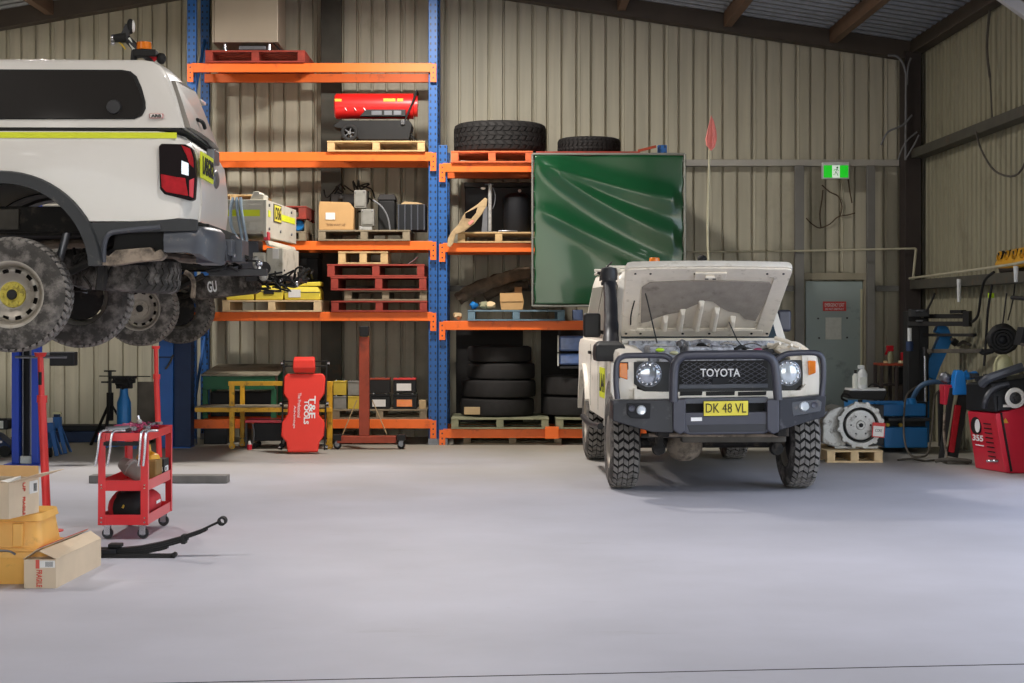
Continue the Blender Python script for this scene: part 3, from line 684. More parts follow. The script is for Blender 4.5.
# ---- level D
pl('pale timber pallet carrying the yellow cases', 222, 321, D_, .135, 'wood_pale')
zt = D_ + .138
for k, (a, c, y0, y1, m, lab) in enumerate(((226, 254, 281, 297.5, 'yellow_bag', 'yellow plastic case at the hoist end of the pale pallet'), (255, 283, 283, 297.5, 'yellow_bag', 'yellow plastic case in the middle of the pale pallet, cables on it'), (284, 320.5, 284, 297.5, 'yellow_bag', 'yellow case with white label on the pale pallet beside the pallet stack'))):
    t = thing('yellow_case', lab, 'case', (X((a + c) / 2, 20.88), 20.88, zt), 0, 'yellow cases on the pale pallet')
    w = (X(c, 20.88) - X(a, 20.88)) / 2 - .004; hh = (y1 - y0) / 86
    MB().rings([[(-w, 0, 0), (w, 0, 0), (w, .42, 0), (-w, .42, 0)], [(-w, -.0, hh * .6), (w, 0, hh * .6), (w, .42, hh * .6), (-w, .42, hh * .6)], [(-w + .03, .05, hh), (w - .03, .05, hh * .96), (w - .03, .38, hh), (-w + .03, .38, hh)]]).done('case_body', m, t, bevel=.012)
    B('lid_seam', 'plate_dark', t, -w, w, -.004, 0, hh * .55, hh * .6, bevel=0)
    if k == 2: B('paper_label', 'paper', t, -.16, -.02, -.007, -.001, .03, .12, bevel=0)
    else: B('latch', 'dark_rubber', t, -.06, .06, -.014, -.004, hh * .4, hh * .7)
t = thing('yellow_case', 'upper yellow case stacked on the labelled one next to the pallet stack', 'case', (X(312, 20.95), 20.95, zt + .162), 0, 'yellow cases on the pale pallet')
MB().rings([[(-.16, 0, 0), (.1, 0, 0), (.1, .33, 0), (-.16, .33, 0)], [(-.06, 0, .045), (.1, 0, .05), (.1, .33, .05), (-.06, .33, .045)]]).done('case_body', 'yellow_bag', t, bevel=.01)
t = thing('black_crate', 'big black crate standing behind the yellow cases on the pale pallet', 'crate', (X(285, 21.4), 21.36, zt))
B('crate_body', 'navy_black', t, -.52, .40, 0, .48, 0, .50, bevel=.01); B('crate_lid', 'charcoal', t, -.53, .41, -.01, .49, .502, .56, bevel=.01)
for sx in (-.35, .2): B('latch', 'dark_steel', t, sx, sx + .06, -.018, -.0005, .42, .5)
bm = MB()
for i in range(14):
    c = P(random.uniform(262, 312), 0, 21.05); c.z = zt + .235
    bm.tube([c + Vector((random.uniform(-.2, .2), random.uniform(-.1, .1), random.uniform(-.0, .13))) for _ in range(4)], .012, n=5)
bm.bar(P(293, 281, 21), P(305, 268, 21), .02, .02); bm.box(X(284, 21), X(300, 21), 20.98, 21.1, zt + .18, zt + .25)
tag(bm.done('trailer_harness', 'charcoal'), 'black harness and straps heaped on the yellow cases', 'harness')
# stack of pallets at right of level D
z = D_
for lab, a, c, h, m, rz in (('red pallet, lowest of the stack of five beside the rack post', 331, 427.2, .128, 'pallet_red', 0), ('grey timber pallet, second from the bottom in the stack of five', 344, 427, .118, 'wood_grey', .0),
                          ('red pallet, middle one in the stack of five', 330.5, 426.6, .155, 'pallet_red', 0), ('red pallet, second from the top in the stack of five', 327, 424.5, .145, 'pallet_red', 0), ('small light timber pallet, topmost of the stack of five', 338, 388, .145, 'wood_light', 0)):
    y0 = 20.84 if h != .118 else 20.87
    pallet(lab, X(a, y0), X(c, y0), y0, y0 + (1.04 if a != 338 else .7), z, h, m, GP); z += h + .002
MB().tube([P(408, 264, 20.95), P(414, 260, 20.95), P(418, 256.5, 20.95)], .008).done('pry_bar', 'chrome'); tag(bpy.data.objects['pry_bar'], 'thin bright metal scrap lying on the stack of five pallets', 'metal scrap')
# ---- level E
t = thing('stained_bench', 'green steel bench with a stained grey top, lowest shelf by the blue post', 'bench', (X(244, 21), 20.98, E_))
b = MB(); b.rings([[(-.50, 0, .50), (.40, 0, .50), (.42, .8, .60), (-.42, .8, .60)], [(-.50, 0, .52), (.40, 0, .52), (.42, .8, .62), (-.42, .8, .62)]])
b.done('top_board', 'stained_top', t, bevel=.003); 
MB().box(-.48, .36, .02, .05, .34, .495).done('front_apron', 'green_steel', t, bevel=.004)
for xx in (-.46, .34):
    for yy in (.05, .7): MB().box(xx - .03, xx + .03, yy, yy + .06, 0, .34 if yy < .1 else .56).done('leg', 'green_steel', t, bevel=.004)
MB().box(-.44, .30, .3, .68, .01, .3).done('lower_drawer', 'navy_black', t, bevel=.01)
# batteries on a board
o = pallet('thin grey pallet under the car batteries, lowest shelf', X(332, 20.9), X(427, 20.9), 20.9, 21.8, E_, .115, 'wood_grey', GP)
zb = E_ + .117
def battery(lab, a, c, y0, y1, m, topm=None, lm=None, g='car batteries on the lowest shelf', z=None, yy=20.95):
    hh = (y1 - y0) / 85.5
    t = thing('car_battery', lab, 'battery', (X((a + c) / 2, yy), yy, z), 0, g); w = (X(c, yy) - X(a, yy)) / 2 - .003
    B('case', m, t, -w, w, 0, .2, 0, hh * .82, bevel=.006)
    B('lid', topm or m, t, -w - .001, w + .001, -.004, .204, hh * .82 + .001, hh * .93, bevel=.004)
    for sx in (-.6, .6): MB().cyl((w * sx, .05, hh * .93), (w * sx, .05, hh), .012, n=10).done('terminal', 'chrome' if topm is None else 'steel_grey', t)
    if lm: B('paper_label', lm, t, -w * .7, w * .6, -.006, -.0045, hh * .15, hh * .6, bevel=0)
    return hh
h1 = battery('pale grey battery, bottom left of the four by the hoist post', 333, 346.5, 393, 406.5, 'grey_box', z=zb)
battery('yellow sided battery, bottom one right beside the rusty hoist post', 347.5, 361, 393, 406.5, 'yellow_can', z=zb)
battery('yellow battery stacked on the pale grey one', 333, 346.5, 377, 392, 'yellow_can', z=zb + h1 + .002)
battery('grey battery stacked on the lower yellow one', 347.5, 361, 377, 392, 'grey_box', z=zb + h1 + .002)
h1 = battery('black battery with white label, lower one right of the hoist post', 369, 390, 391, 406.5, 'dark_rubber', lm='paper', z=zb)
battery('black battery with orange label, lower one at the end', 393, 417, 391, 406.5, 'dark_rubber', lm='amber', z=zb)
battery('grey battery with red lid stacked right of the hoist post', 369, 390, 374.5, 390.5, 'charcoal', 'rust_red', z=zb + h1 + .002)
battery('black battery with red lid and big white label, upper one at the end', 393, 416, 374.5, 390.5, 'dark_rubber', 'sign_red', 'paper', z=zb + h1 + .002)
o = B('small_carton', 'tan_panel', None, X(419, 20.95), X(426, 20.95), 20.95, 21.1, zb, zb + .1); tag(o, 'small brown carton beside the end battery', 'box')
# ---- rack 2 top: truck tyre + pallet
pl('orange painted pallet on the top of the shorter rack under the big tyre', 451, 533, A2, .135, 'pallet_orange')
tyre_thing('truck_tyre', 'big truck tyre lying flat on the orange pallet', (X(500, 21.4) , 21.42, A2 + .137 + .185), .55, .37, .30, (PI / 2, 0, 0), blocks=36, rows=6)
pl('reddish pallet on the top beams behind the curtain frame', 536, 640, A2, .13, 'pallet_red')
tyre_thing('car_tyre', 'car tyre lying flat behind the top rail of the curtain frame', (X(589, 21.4), 21.4, A2 + .132 + .10), .375, .20, .22, (PI / 2, 0, 0), blocks=40, rows=5)
o = MB().bar(P(638, 151, 20.9), P(656, 146.5, 20.9), .03, .03).done('crowbar', 'rust_red'); tag(o, 'thin rusty bar lying by the end post of the shorter rack', 'bar')
o.location.z += 0
# ---- level B2
pl('light timber pallet with the alloy stand, behind the tan panel', 457.5, 540, B2, .125, 'wood_light')
zt = B2 + .128
t = thing('alloy_stand', 'slim alloy stand with a cable on the upper shelf of the shorter rack', 'stand', (X(490, 21.1), 21.1, zt))
MB().cyl((0, 0, .01), (0, 0, .56), .022).done('post', 'alloy', t); MB().cyl((0, 0, 0), (0, 0, .01), .1).done('foot_plate', 'alloy', t)
MB().cyl((-.01, 0, .56), (-.01, 0, .57), .05).done('head', 'steel_grey', t); MB().sphere((-.08, -.01, .52), .03, 1, 1, .5).done('knob', 'paper', t)
MB().prism([(-.10, .01), (-.03, .01), (-.03, .30), (-.07, .34)], 'y', -.02, .03).done('side_plate', 'steel_grey', t)
MB().tube([(.03, 0, .53), (.06, 0, .45), (.055, 0, .35), (.03, 0, .28)], .005).done('cable', 'steel_grey', t)
MB().tube([(.1, -.1, .012), (.2, -.12, .015), (.32, -.1, .012)], .009).done('lead', 'steel_grey', t)
t = thing('black_crate', 'tall black crate at the back of the upper shelf behind the alloy stand', 'crate', (X(500, 21.6), 21.52, zt))
B('crate_body', 'navy_black', t, -.42, .42, 0, .3, 0, .56, bevel=.01); B('crate_lid', 'charcoal', t, -.43, .43, -.01, .31, .562, .62, bevel=.01)
t = thing('canister', 'dark tall canister with a pale cap behind the alloy stand', 'canister', (X(517, 21.3), 21.3, zt))
MB().lathe([(0, 0), (.15, 0), (.16, .02), (.16, .42), (.10, .47), (0, .48)], n=28).done('body', 'navy_black', t); MB().sphere((.03, -.05, .5), .02).done('cap', 'paper', t)
for px0, px1, lab in ((456, 523, 'added dark sheet shading the wall behind the tall stack of worn tyres'), (541, 625, 'added dark sheet shading the wall behind the low tyres nearest the ute')):
    o = B('shade_sheet', 'charcoal', None, X(px0, 22.05), X(px1, 22.05), 22.05, 22.075, .002, 1.36); tag(o, lab, 'sheet', 'dark sheets added as shade behind the shorter rack')  # added charcoal sheets stand in for the deep shade under the lower shelves
t = thing('tan_panel', 'tan moulded plastic panel leaning out over the upper shelf edge', 'panel', (0, 0, 0))
outer = [(447, 246), (448, 238), (452, 232), (458, 225), (465, 214), (478, 204), (485, 197.5), (487.5, 199), (487, 206), (482, 214), (474, 224), (464, 231), (457, 236), (453, 244), (450, 247.5)]
hole = [(465, 213), (477, 207.5), (478.5, 210), (474, 216), (466, 218.5)]
b = MB()
def yl(py): return 20.80 - (246 - py) * .0   # depth along the lean
def pan(polys, y0, y1):
    for q in polys: b.rings([[P(x, y, y0) for x, y in q], [P(x, y, y1) for x, y in q]])
pan([[(447, 246), (448, 238), (452, 232), (456, 234), (453, 244), (450, 247.5)], [(452, 232), (458, 225), (465, 213.5), (465.5, 218.5), (464, 231), (456, 234.5)], [(465, 213.5), (478, 204), (485, 197.5), (487.5, 199), (486, 206), (477.5, 207.5)], [(477.5, 207.3), (486, 206), (482, 214), (474, 224), (471, 219), (476, 213)], [(465.5, 218.4), (471, 219), (474, 224), (464, 231)]], 20.78, 20.815)
b.done('moulding', 'tan_panel', t, bevel=.006)
b = MB(); pan([[(468, 223), (472, 220), (474, 221), (470, 225)]], 20.77, 20.779); b.done('sticker', 'flag_red', t)
# ---- level C2
pl('blue grey pallet on the waist high shelf with a small carton on it', 467.5, 565, C2, .125, 'pallet_blue')
zt = C2 + .128
t = thing('cardboard_box', 'small open tan carton on the blue grey pallet', 'box', (X(512, 20.95), 20.95, zt))
MB().rings([[(-.125, 0, 0), (.125, 0, 0), (.125, .25, 0), (-.125, .25, 0)], [(-.14, 0, .10), (.14, 0, .10), (.14, .25, .10), (-.14, .25, .10)], [(-.14, 0, .19), (.12, 0, .19), (.12, .25, .19), (-.14, .25, .19)]]).done('carton', 'cardboard', t, bevel=.004)
MB().rings([[(-.14, -.006, .095), (.13, -.006, .10), (.115, -.001, .195), (-.14, -.001, .195)], [(-.14, -.009, .095), (.13, -.009, .10), (.115, -.004, .195), (-.14, -.004, .195)]]).done('flap', 'cardboard', t)
B('back_flap', 'cardboard_dark', t, .03, .12, .245, .25, .19, .27)
rub = []
for lab, pts, r in (('long roll of brown padding lying along the waist high shelf', ((458, 299), (470, 292), (490, 283), (512, 276), (530, 272)), .075), ('dark roll of torn lining above the small carton', ((485, 297), (500, 290), (520, 286), (528, 285)), .055)):
    o = MB().tube([P(x, y, 21.3 + (.14 if r < .06 else 0)) for x, y in pts], r, n=10).done('padding_roll', 'rubble_brown', None, jit=.012); tag(o, lab, 'roll', 'rolls of padding on the waist high shelf'); rub.append(o)
for i, (px, py, m, lab) in enumerate(((458, 302, 'tan_panel', 'pale crumpled rag at the post end of the waist high shelf'), (474, 306, 'changer_blue', 'blue crumpled rag on the blue grey pallet'), (484, 300, 'wood_green', 'greenish crumpled rag beside the small carton'), (493, 305, 'wood_pale', 'cream crumpled rag touching the small carton'), (487, 303, 'carton_blue', 'light blue crumpled rag among the padding'))):
    zz = zt if px > 468 else C2
    o = MB().sphere((X(px, 21.05) - (.03 if i == 3 else 0), (20.95, 20.95, 20.95, 20.95, 21.16)[i], zz + .055), .052, 1.1, 1.2, .75, n=9, m=6).done('rag', m, None, jit=.014); tag(o, lab, 'rag', 'rags on the waist high shelf')
# water packs at the end, by the ute
for k, (y0, y1, lab) in enumerate(((335, 352, 'blue shrink wrapped pack behind the snorkel, upper of two'), (353, 366, 'blue shrink wrapped pack behind the snorkel, lower of two'))):
    t = thing('wrapped_pack', lab, 'pack', (X(572, 20.98), 20.98, Z(y1, 20.98)), 0, 'shrink wrapped packs')
    B('pack_body', 'carton_blue', t, -.15, .17, 0, .4, .01, (y1 - y0) / 86 - .01, bevel=.03, seg=3); B('corner_post', 'paper_grey', t, -.17, -.152, -.02, .0, .0, (y1 - y0) / 86 - .004)
o = B('wrapped_pack', 'carton_blue', None, X(573, 21), X(583, 21), 21, 21.3, C2 + .005, C2 + .13, bevel=.01); tag(o, 'small blue box on the waist high shelf beyond the blue grey pallet', 'box')
o = B('side_shelf', 'dark_steel', None, X(560, 21), X(588, 21), 20.95, 21.5, Z(368.5, 21), Z(366.4, 21)); tag(o, 'dark metal shelf holding the blue wrapped packs', 'shelf')
for k in (561, 587):
    MB().box(-.012, .012, 0, .02, Z(366.3, 21), C2 - .11).done('hanger', 'dark_steel', o, loc=(X(k, 21), 21.48, 0))
# ---- level D2: stacks of dark tyres on two pallets
pl('greenish grey pallet under the stack of dark tyres, lowest beam of the shorter rack', 451, 549, D2, .125, 'wood_green')
pl('greenish grey pallet under the low tyres beside the ute wheel', 556, 640, D2, .125, 'wood_green')
GT = 'worn tyres stacked in the dark of the shorter rack'
zz = D2 + .128; hts = (.215, .215, .2, .2)
for k, (dx, r) in enumerate(((0, .44), (.02, .44), (.05, .40), (.03, .38))):
    tyre_thing('worn_tyre', 'dark worn tyre in the tall stack, %s' % ('at the bottom on the pallet', 'second from the bottom', 'third from the bottom', 'topmost one')[k], (X(497, 21.4) + dx, 21.42, zz + hts[k] / 2), r, hts[k] - .006, .22, (PI / 2, 0, 0), GT); zz += hts[k]
o = B('paper_label', 'tan_panel', None, X(464, 20.9), X(480, 20.9), 20.955, 20.965, D2 + .16, D2 + .25); tag(o, 'pale card label leaning on the lowest tyre of the tall stack', 'card')
zz = D2 + .128
for k in range(2):
    tyre_thing('worn_tyre', ('dark tyre on the pallet nearest the ute wheel', 'dark tyre on top of the one nearest the ute wheel')[k], (X(578, 21.4), 21.42, zz + .12), .42, .23, .22, (PI / 2, 0, 0), GT); zz += .24
# floor pallet below rack 2
pallet('grey pallet lying on the floor under the shorter rack', X(463, 20.9), X(562, 20.9), 20.98, 21.82, 0.0, .115, 'wood_grey', GP)
o = B('beam_clip', 'rack_orange', None, X(545, 20.8), X(559, 20.8), 20.80, 20.825, D2 - .11, D2 + .03); tag(o, 'bright orange clip plate on the lowest beam of the shorter rack', 'clip')

# ================================================================ GREEN WELDING CURTAIN
yc = 20.7
t = thing('welding_curtain', 'green plastic welding curtain in a grey tube frame', 'welding curtain', (X(608.5, yc), yc, 0))
x0 = X(532.5, yc) - X(608.5, yc); x1 = X(685, yc) - X(608.5, yc); z0 = Z(306, yc); z1 = Z(154, yc)
bm = MB(); r = .014
for a, c in (((x0, z0), (x0, z1)), ((x1, z0), (x1, z1)), ((x0, z1), (x1, z1)), ((x0, z0), (x1, z0))):
    bm.cyl((a[0], 0, a[1]), (c[0], 0, c[1]), r, n=10)
bm.done('tube_frame', 'galv', t)
for sx in (x0, x1): MB().cyl((sx, 0, .0), (sx, 0, z0), .013, n=8).done('frame_leg', 'galv', t) if sx == x1 else None
bm = MB(); nx, nz = 90, 70; vs = []
for j in range(nz + 1):
    row = []
    for i in range(nx + 1):
        u = i / nx; v = j / nz
        sag = 0
        # folds pulled from the upper corner towards the far side
        for k, (c0, sl, w, am) in enumerate(((.0, .42, .05, .05), (.04, .72, .06, .055), (.36, .62, .06, .03))):
            cc = c0 + sl * u ** (.9 + .15 * k) * (1 - .25 * u)
            sag += am * math.exp(-((1 - v - cc) / (w * (0.7 + u))) ** 2) * min(1, u * 6) * (1 - .25 * u)
        edge = min(u, 1 - u, v, 1 - v)
        row.append(bm.v((x0 + .02 + (x1 - x0 - .04) * u + .006 * math.sin(v * 40) * (1 if u > .97 or u < .03 else 0), -.005 - sag * min(1, edge * 14) - .012 * math.sin(u * 9 + 1.5 * v), z0 + .015 + (z1 - z0 - .03) * v)))
    vs.append(row)
for j in range(nz):
    for i in range(nx): bm.f([vs[j][i], vs[j][i + 1], vs[j + 1][i + 1], vs[j + 1][i]])
cur = bm.done('curtain_sheet', 'curtain_green', t, smooth=80)
sd = cur.modifiers.new('solid', 'SOLIDIFY'); sd.thickness = .002
for k in range(10):
    for sx in (x0, x1): MB().lathe([(.010, -.004), (.018, -.004), (.018, .004), (.010, .004)], o=(sx + (.012 if sx < 0 else -.012), -.006, z0 + .08 + (z1 - z0 - .16) * k / 9), ax=(0, 0, 1), n=10, closed=True).done('tie_ring', 'galv', t)

# ================================================================ THINGS ON THE FLOOR IN FRONT OF THE RACKS
# yellow trolley frame
yy = 20.25; s = yy / F
t = thing('yellow_stand', 'yellow steel stand on castors in front of the lowest shelf', 'stand', (X(243, yy), yy, 0))
def lx(px): return X(px, yy) - X(243, yy)
def bar2(px0, py0, px1, py1, w, y=0): 
    return MB().bar((lx(px0), y, Z(py0, yy)), (lx(px1), y, Z(py1, yy)), w, w, up=(0, 1, 0))
bar2(232, 381.5, 232, 441, .055).done('post', 'yellow_steel', t, bevel=.004); bar2(238, 384, 238, 440, .05, .35).done('post', 'yellow_steel', t, bevel=.004)
bar2(330, 381.5, 330, 444, .055).done('post', 'yellow_steel', t, bevel=.004); bar2(326, 384, 326, 440, .05, .35).done('post', 'yellow_steel', t, bevel=.004)
bar2(228.5, 383.5, 333, 383.5, .05).done('top_rail', 'yellow_steel', t, bevel=.004); bar2(235, 385, 328, 385, .045, .35).done('top_rail', 'yellow_steel', t, bevel=.004)
bar2(196, 409.5, 333, 409.5, .05, -.056).done('long_rail', 'yellow_steel', t, bevel=.004)
MB().hexa([(lx(197), -.08, Z(407, yy)), (lx(330), -.08, Z(407, yy)), (lx(200), .35, Z(407, yy)), (lx(330), .35, Z(407, yy)), (lx(197), -.08, Z(406, yy)), (lx(330), -.08, Z(406, yy)), (lx(200), .35, Z(406, yy)), (lx(330), .35, Z(406, yy))]).done('shelf_board', 'stained_top', t)
def castor(parent, x, y, r=.04, m='dark_rubber', fm='steel_grey', z=0, h=.06):
    w_ = MB().lathe([(r * .4, -.012), (r * .95, -.014), (r, -.008), (r, .008), (r * .95, .014), (r * .4, .012)], o=(0, 0, r), ax=(0, 1, 0), n=20, closed=True).done('castor', m, parent, loc=(x, y, z))
    MB().cyl((0, -.018, r), (0, .018, r), r * .45, n=12).done('castor_hub', 'steel_grey', w_)
    bm = MB(); bm.box(-r * .6, r * .5, -.022, -.018, r * .8, r * 2 + .01); bm.box(-r * .6, r * .5, .018, .022, r * .8, r * 2 + .01); bm.box(-r * .8, r * .6, -.024, .024, r * 2 + .01, r * 2 + .018); bm.box(-.01, .01, -.01, .01, r * 2 + .018, r * 2 + h)
    bm.done('castor_fork', fm, w_)
for px, y in ((232, 0), (238, .35), (330, 0), (326, .35)): castor(t, lx(px), y, .035, 'yellow_steel', 'yellow_steel')
# tub with the red rim under the shelf
t = thing('parts_washer', 'low black tray trolley with a pink red rim beside the creeper', 'trolley', (X(265, 20.35), 20.4, 0))
B('rim', 'balancer_red', t, -.235, .22, 0, .4, .285, .32); B('tray', 'navy_black', t, -.14, .19, .02, .38, .08, .284, bevel=.01)
for a in (-.15, .2): MB().tube([(a, -.01, .28), (a + .02, -.01, .16), (a, 0, .05)], .012).done('handle', 'steel_grey', t)
for sx in (-.12, .18):
    for sy in (.06, .32): MB().cyl((sx, sy - .015, .03), (sx, sy + .015, .03), .03).done('castor', 'dark_rubber', t)
MB().box(-.235, -.21, .02, .38, 0, .285).done('support_leg', 'dark_steel', t)
t = thing('spray_can', 'small pink and white spray can on the floor by the yellow stand', 'can', (X(249.5, 20.15), 20.15, 0))
MB().cyl((0, 0, 0), (0, 0, .06), .028).done('body', 'balancer_red', t); MB().cyl((0, 0, .06), (0, 0, .1), .02, .012).done('cap', 'paper', t)
o = B('parts_bin', 'navy_black', None, X(203, 20.95), X(226, 20.95), 21.0, 21.5, 0, .18, bevel=.01); tag(o, 'low dark bin on the floor behind the yellow stand', 'bin')
o = B('parts_bin', 'plate_dark', None, X(338, 21.0), X(352, 21), 21.05, 21.5, 0, .12, bevel=.01); tag(o, 'low brown bin on the floor behind the rusty hoist', 'bin')
# red creeper, leaning on the stand
t = thing('mechanics_creeper', 'bright red padded mechanic\'s creeper stood on end, white lettering', 'creeper', (X(303.5, 19.6), 19.54, .0)); t.rotation_euler = (math.radians(-14), 0, 0)
s_ = 19.62 / F * .975; c14 = math.cos(math.radians(14))
def cz(py): return (454.3 - py) * s_ / c14 + .012
def cx(px): return (px - 303.5) * s_
poly = [(288, 454), (319, 454), (320.5, 444), (325, 437.5), (325.3, 424), (319.3, 416.5), (319.3, 402.5), (324.5, 394.5), (325, 378), (322, 374.5), (285.5, 374.5), (282.3, 378), (282, 395), (287, 402), (287, 416), (281.5, 424), (281, 438), (286.5, 444)]
MB().prism([(cx(x), cz(y)) for x, y in poly], 'y', -.05, 0).done('pad', 'creeper_red', t, bevel=.018, seg=3)
pw = MB(); pw.rings([[(cx(292.5), -.05, cz(373.6)), (cx(313.5), -.05, cz(373.6)), (cx(313.5), .0, cz(373.6)), (cx(292.5), .0, cz(373.6))], [(cx(291.5), -.10, cz(370)), (cx(314.5), -.10, cz(370)), (cx(314.5), -.02, cz(370)), (cx(291.5), -.02, cz(370))], [(cx(292), -.10, cz(362)), (cx(314), -.10, cz(362)), (cx(314), -.02, cz(362)), (cx(292), -.02, cz(362))], [(cx(292.5), -.055, cz(357.5)), (cx(313.5), -.055, cz(357.5)), (cx(313.5), -.01, cz(357.5)), (cx(292.5), -.01, cz(357.5))]])
pw.done('headrest', 'creeper_red', t, bevel=.012)
for sx in (281.2, 325.4): MB().cyl((cx(sx), .014, cz(451)), (cx(sx), .014, cz(360)), .010, n=10).done('side_rail', 'dark_rubber', t)
for pz in (361, 366, 402, 409, 446): MB().cyl((cx(281.2), .014, cz(pz)), (cx(325.4), .014, cz(pz)), .007, n=8).done('cross_rail', 'dark_rubber', t)
for sx in (279.5, 327):
    for pz in (363, 404, 448):
        w_ = MB().cyl((cx(sx) - .012, .045, cz(pz)), (cx(sx) + .012, .045, cz(pz)), .026, n=16).done('castor', 'dark_rubber', t)
        MB().cyl((cx(sx) - .016, .02, cz(pz)), (cx(sx) + .016, .02, cz(pz)), .012, n=12).done('castor_fork', 'chrome', w_)
RT = (PI / 2, PI / 2, 0)
text('lettering', 'T&E', 'text_white', t, (cx(312.3), -.052, cz(409)), .25, .07, rot=RT, bold=.02)
text('lettering', 'TOOLS', 'text_white', t, (cx(306.5), -.052, cz(414)), .27, .055, rot=RT, bold=.03)
text('lettering', 'The Professional', 'text_white', t, (cx(299), -.052, cz(407)), .27, .035, rot=RT)
text('lettering', 'Advantage', 'text_white', t, (cx(294.3), -.052, cz(419)), .25, .03, rot=RT)
# rusty engine hoist
yy = 20.2
t = thing('engine_hoist', 'rusty red engine hoist with a tall post on castors', 'engine hoist', (X(364, yy), yy, 0))
def lx(px): return X(px, yy) - X(364, yy)
MB().box(lx(359), lx(369), 0, .11, Z(436, yy), Z(337, yy)).done('post', 'rust_red', t, bevel=.005)
hd = MB().box(lx(359.5), lx(368.5), -.02, .13, Z(336.5, yy), Z(326, yy)).done('post_head', 'dark_rubber', t, bevel=.01)
MB().lathe([(.03, -.02), (.055, -.02), (.055, .02), (.03, .02)], o=(0, .05, Z(338, yy)), ax=(0, 1, 0), n=16, closed=True).done('clamp_ring', 'yellow_steel', t)
MB().box(lx(337), lx(396), -.02, .13, Z(443, yy), Z(436.2, yy)).done('base_beam', 'rust_red', t, bevel=.005)
for sx, py in ((344, 0), (388, 0)): MB().tube([(lx(364 + (sx - 364) * .35), -.03, Z(400, yy)), (lx(sx - 1), -.04, Z(434, yy))], .006, sub=1).done('tie_rod', 'tan_panel', t)
for sx in (337, 401):
    MB().box(lx(sx) - .045, lx(sx) + .05, -.03, .14, .10, .165).done('castor_bracket', 'dark_rubber', t, bevel=.005)
    castor(t, lx(sx), .05, .045, h=.01)
# ================================================================ WHITE UTE WITH CANOPY ON THE HOIST (local: x rearward, y across away from the lens, z up from the tyre bottoms)
t = rg = thing('canopy_ute', 'white dual cab ute with canopy raised on the hoist, dark side window, nearest vehicle', 'ute', (-3.27, 12.0, 1.26), math.radians(1.6))
def fx(px, d=12.0): return (px - CX) * d / F + 3.27
def fz(py, d=12.0): return EYE + (CY - py) * d / F - 1.26
def arc(cx_, cz_, r, a0, a1, n, sx=1, sz=1): return [(cx_ + sx * r * math.cos(math.radians(a0 + (a1 - a0) * k / n)), cz_ + sz * r * math.sin(math.radians(a0 + (a1 - a0) * k / n))) for k in range(n + 1)]
AX, AZ, AR = -.047, .55, .645
sill = fz(221); top = fz(130)
def dxr(y, x):      # plan taper of the tail
    yy = min(y, 1.9 - y); k = max(0, 1 - yy / .28)
    return -.09 * k * k * max(0, (x - .8) / .45) if x > .8 else 0
a_end = math.degrees(math.asin((sill - AZ) / AR))
def side_outline(front):
    pts = [(front, sill if front < -1 else AZ)]
    pts = [(front, top), (1.02, top), (1.10, top - .01), (1.17, top - .05), (1.215, top - .13), (1.235, top - .3), (1.24, top - .45), (1.225, fz(218))]
    pts += [(.95, sill - .0)] + arc(AX, AZ, AR, a_end, 180 - a_end, 18) + [(front, sill)]
    return pts
base = side_outline(-.98)
def body_slices(b, ys, poly, tum=0):
    R = []
    for y, ins in ys:
        cxm = .1; czm = 1.1
        R.append([(x + dxr(y, x) - (ins if x > cxm else -ins) * (1 if abs(x - cxm) > .9 else 0), y, z - (ins if z > czm else 0)) for x, z in poly])
    b.rings(R)
for y0, nm in ((0, 'side_panel'), (1.9, 'side_panel')):
    sg = 1 if y0 == 0 else -1
    b = MB(); body_slices(b, [(y0, .022), (y0 + sg * .012, .006), (y0 + sg * .04, 0), (y0 + sg * .12, 0), (y0 + sg * .22, 0)], base)
    o = b.done(nm, 'white_paint', t, smooth=40)
    if y0 == 0:
        B('hivis_stripe', 'hivis', o, -.97, fx(176), -.004, .002, fz(138), fz(132), bevel=0)
        MB().rings([[(x, -.002, z) for x, z in ((-.97, sill + .16), (-.6, sill + .16), (-.6, sill + .165), (-.97, sill + .165))], [(x, .002, z) for x, z in ((-.97, sill + .16), (-.6, sill + .16), (-.6, sill + .165), (-.97, sill + .165))]]).done('body_crease', 'paper', o)
# tailgate
tgp = [(1.08, top - .005), (1.13, top - .02), (1.18, top - .06), (1.222, top - .13), (1.245, top - .3), (1.25, top - .45), (1.235, fz(220)), (1.12, fz(220))]
b = MB(); R = []
for y in (.225, .3, .45, .95, 1.45, 1.6, 1.675): R.append([(x + dxr(y, x), y, z) for x, z in tgp])
b.rings(R); tg = b.done('tailgate', 'white_paint', t, smooth=50)
def gate_text(body, m, y0, y1, z0, z1):
    o = text('lettering', body, m, tg, (1.262, (y0 + y1) / 2, (z0 + z1) / 2), y1 - y0, z1 - z0, rot=(PI / 2, 0, PI / 2), bold=.02, thick=.004); return o
B('label_plate', 'hivis', tg, 1.245, 1.258, .14, .74, fz(179, 12.3), fz(153, 12.3), bevel=.001)
gate_text('LA5GR2', 'text_black', .17, .71, fz(175, 12.3), fz(157, 12.3))
MB().box(1.20, 1.256, .80, 1.10, fz(164, 12.95) , fz(150, 12.95)).done('tailgate_handle', 'steel_grey', tg, bevel=.01)
MB().sphere((1.245, .95, fz(179, 12.95)), .12, .2, 1.15, .58, n=24, m=12).done('oval_badge', 'steel_grey', tg)
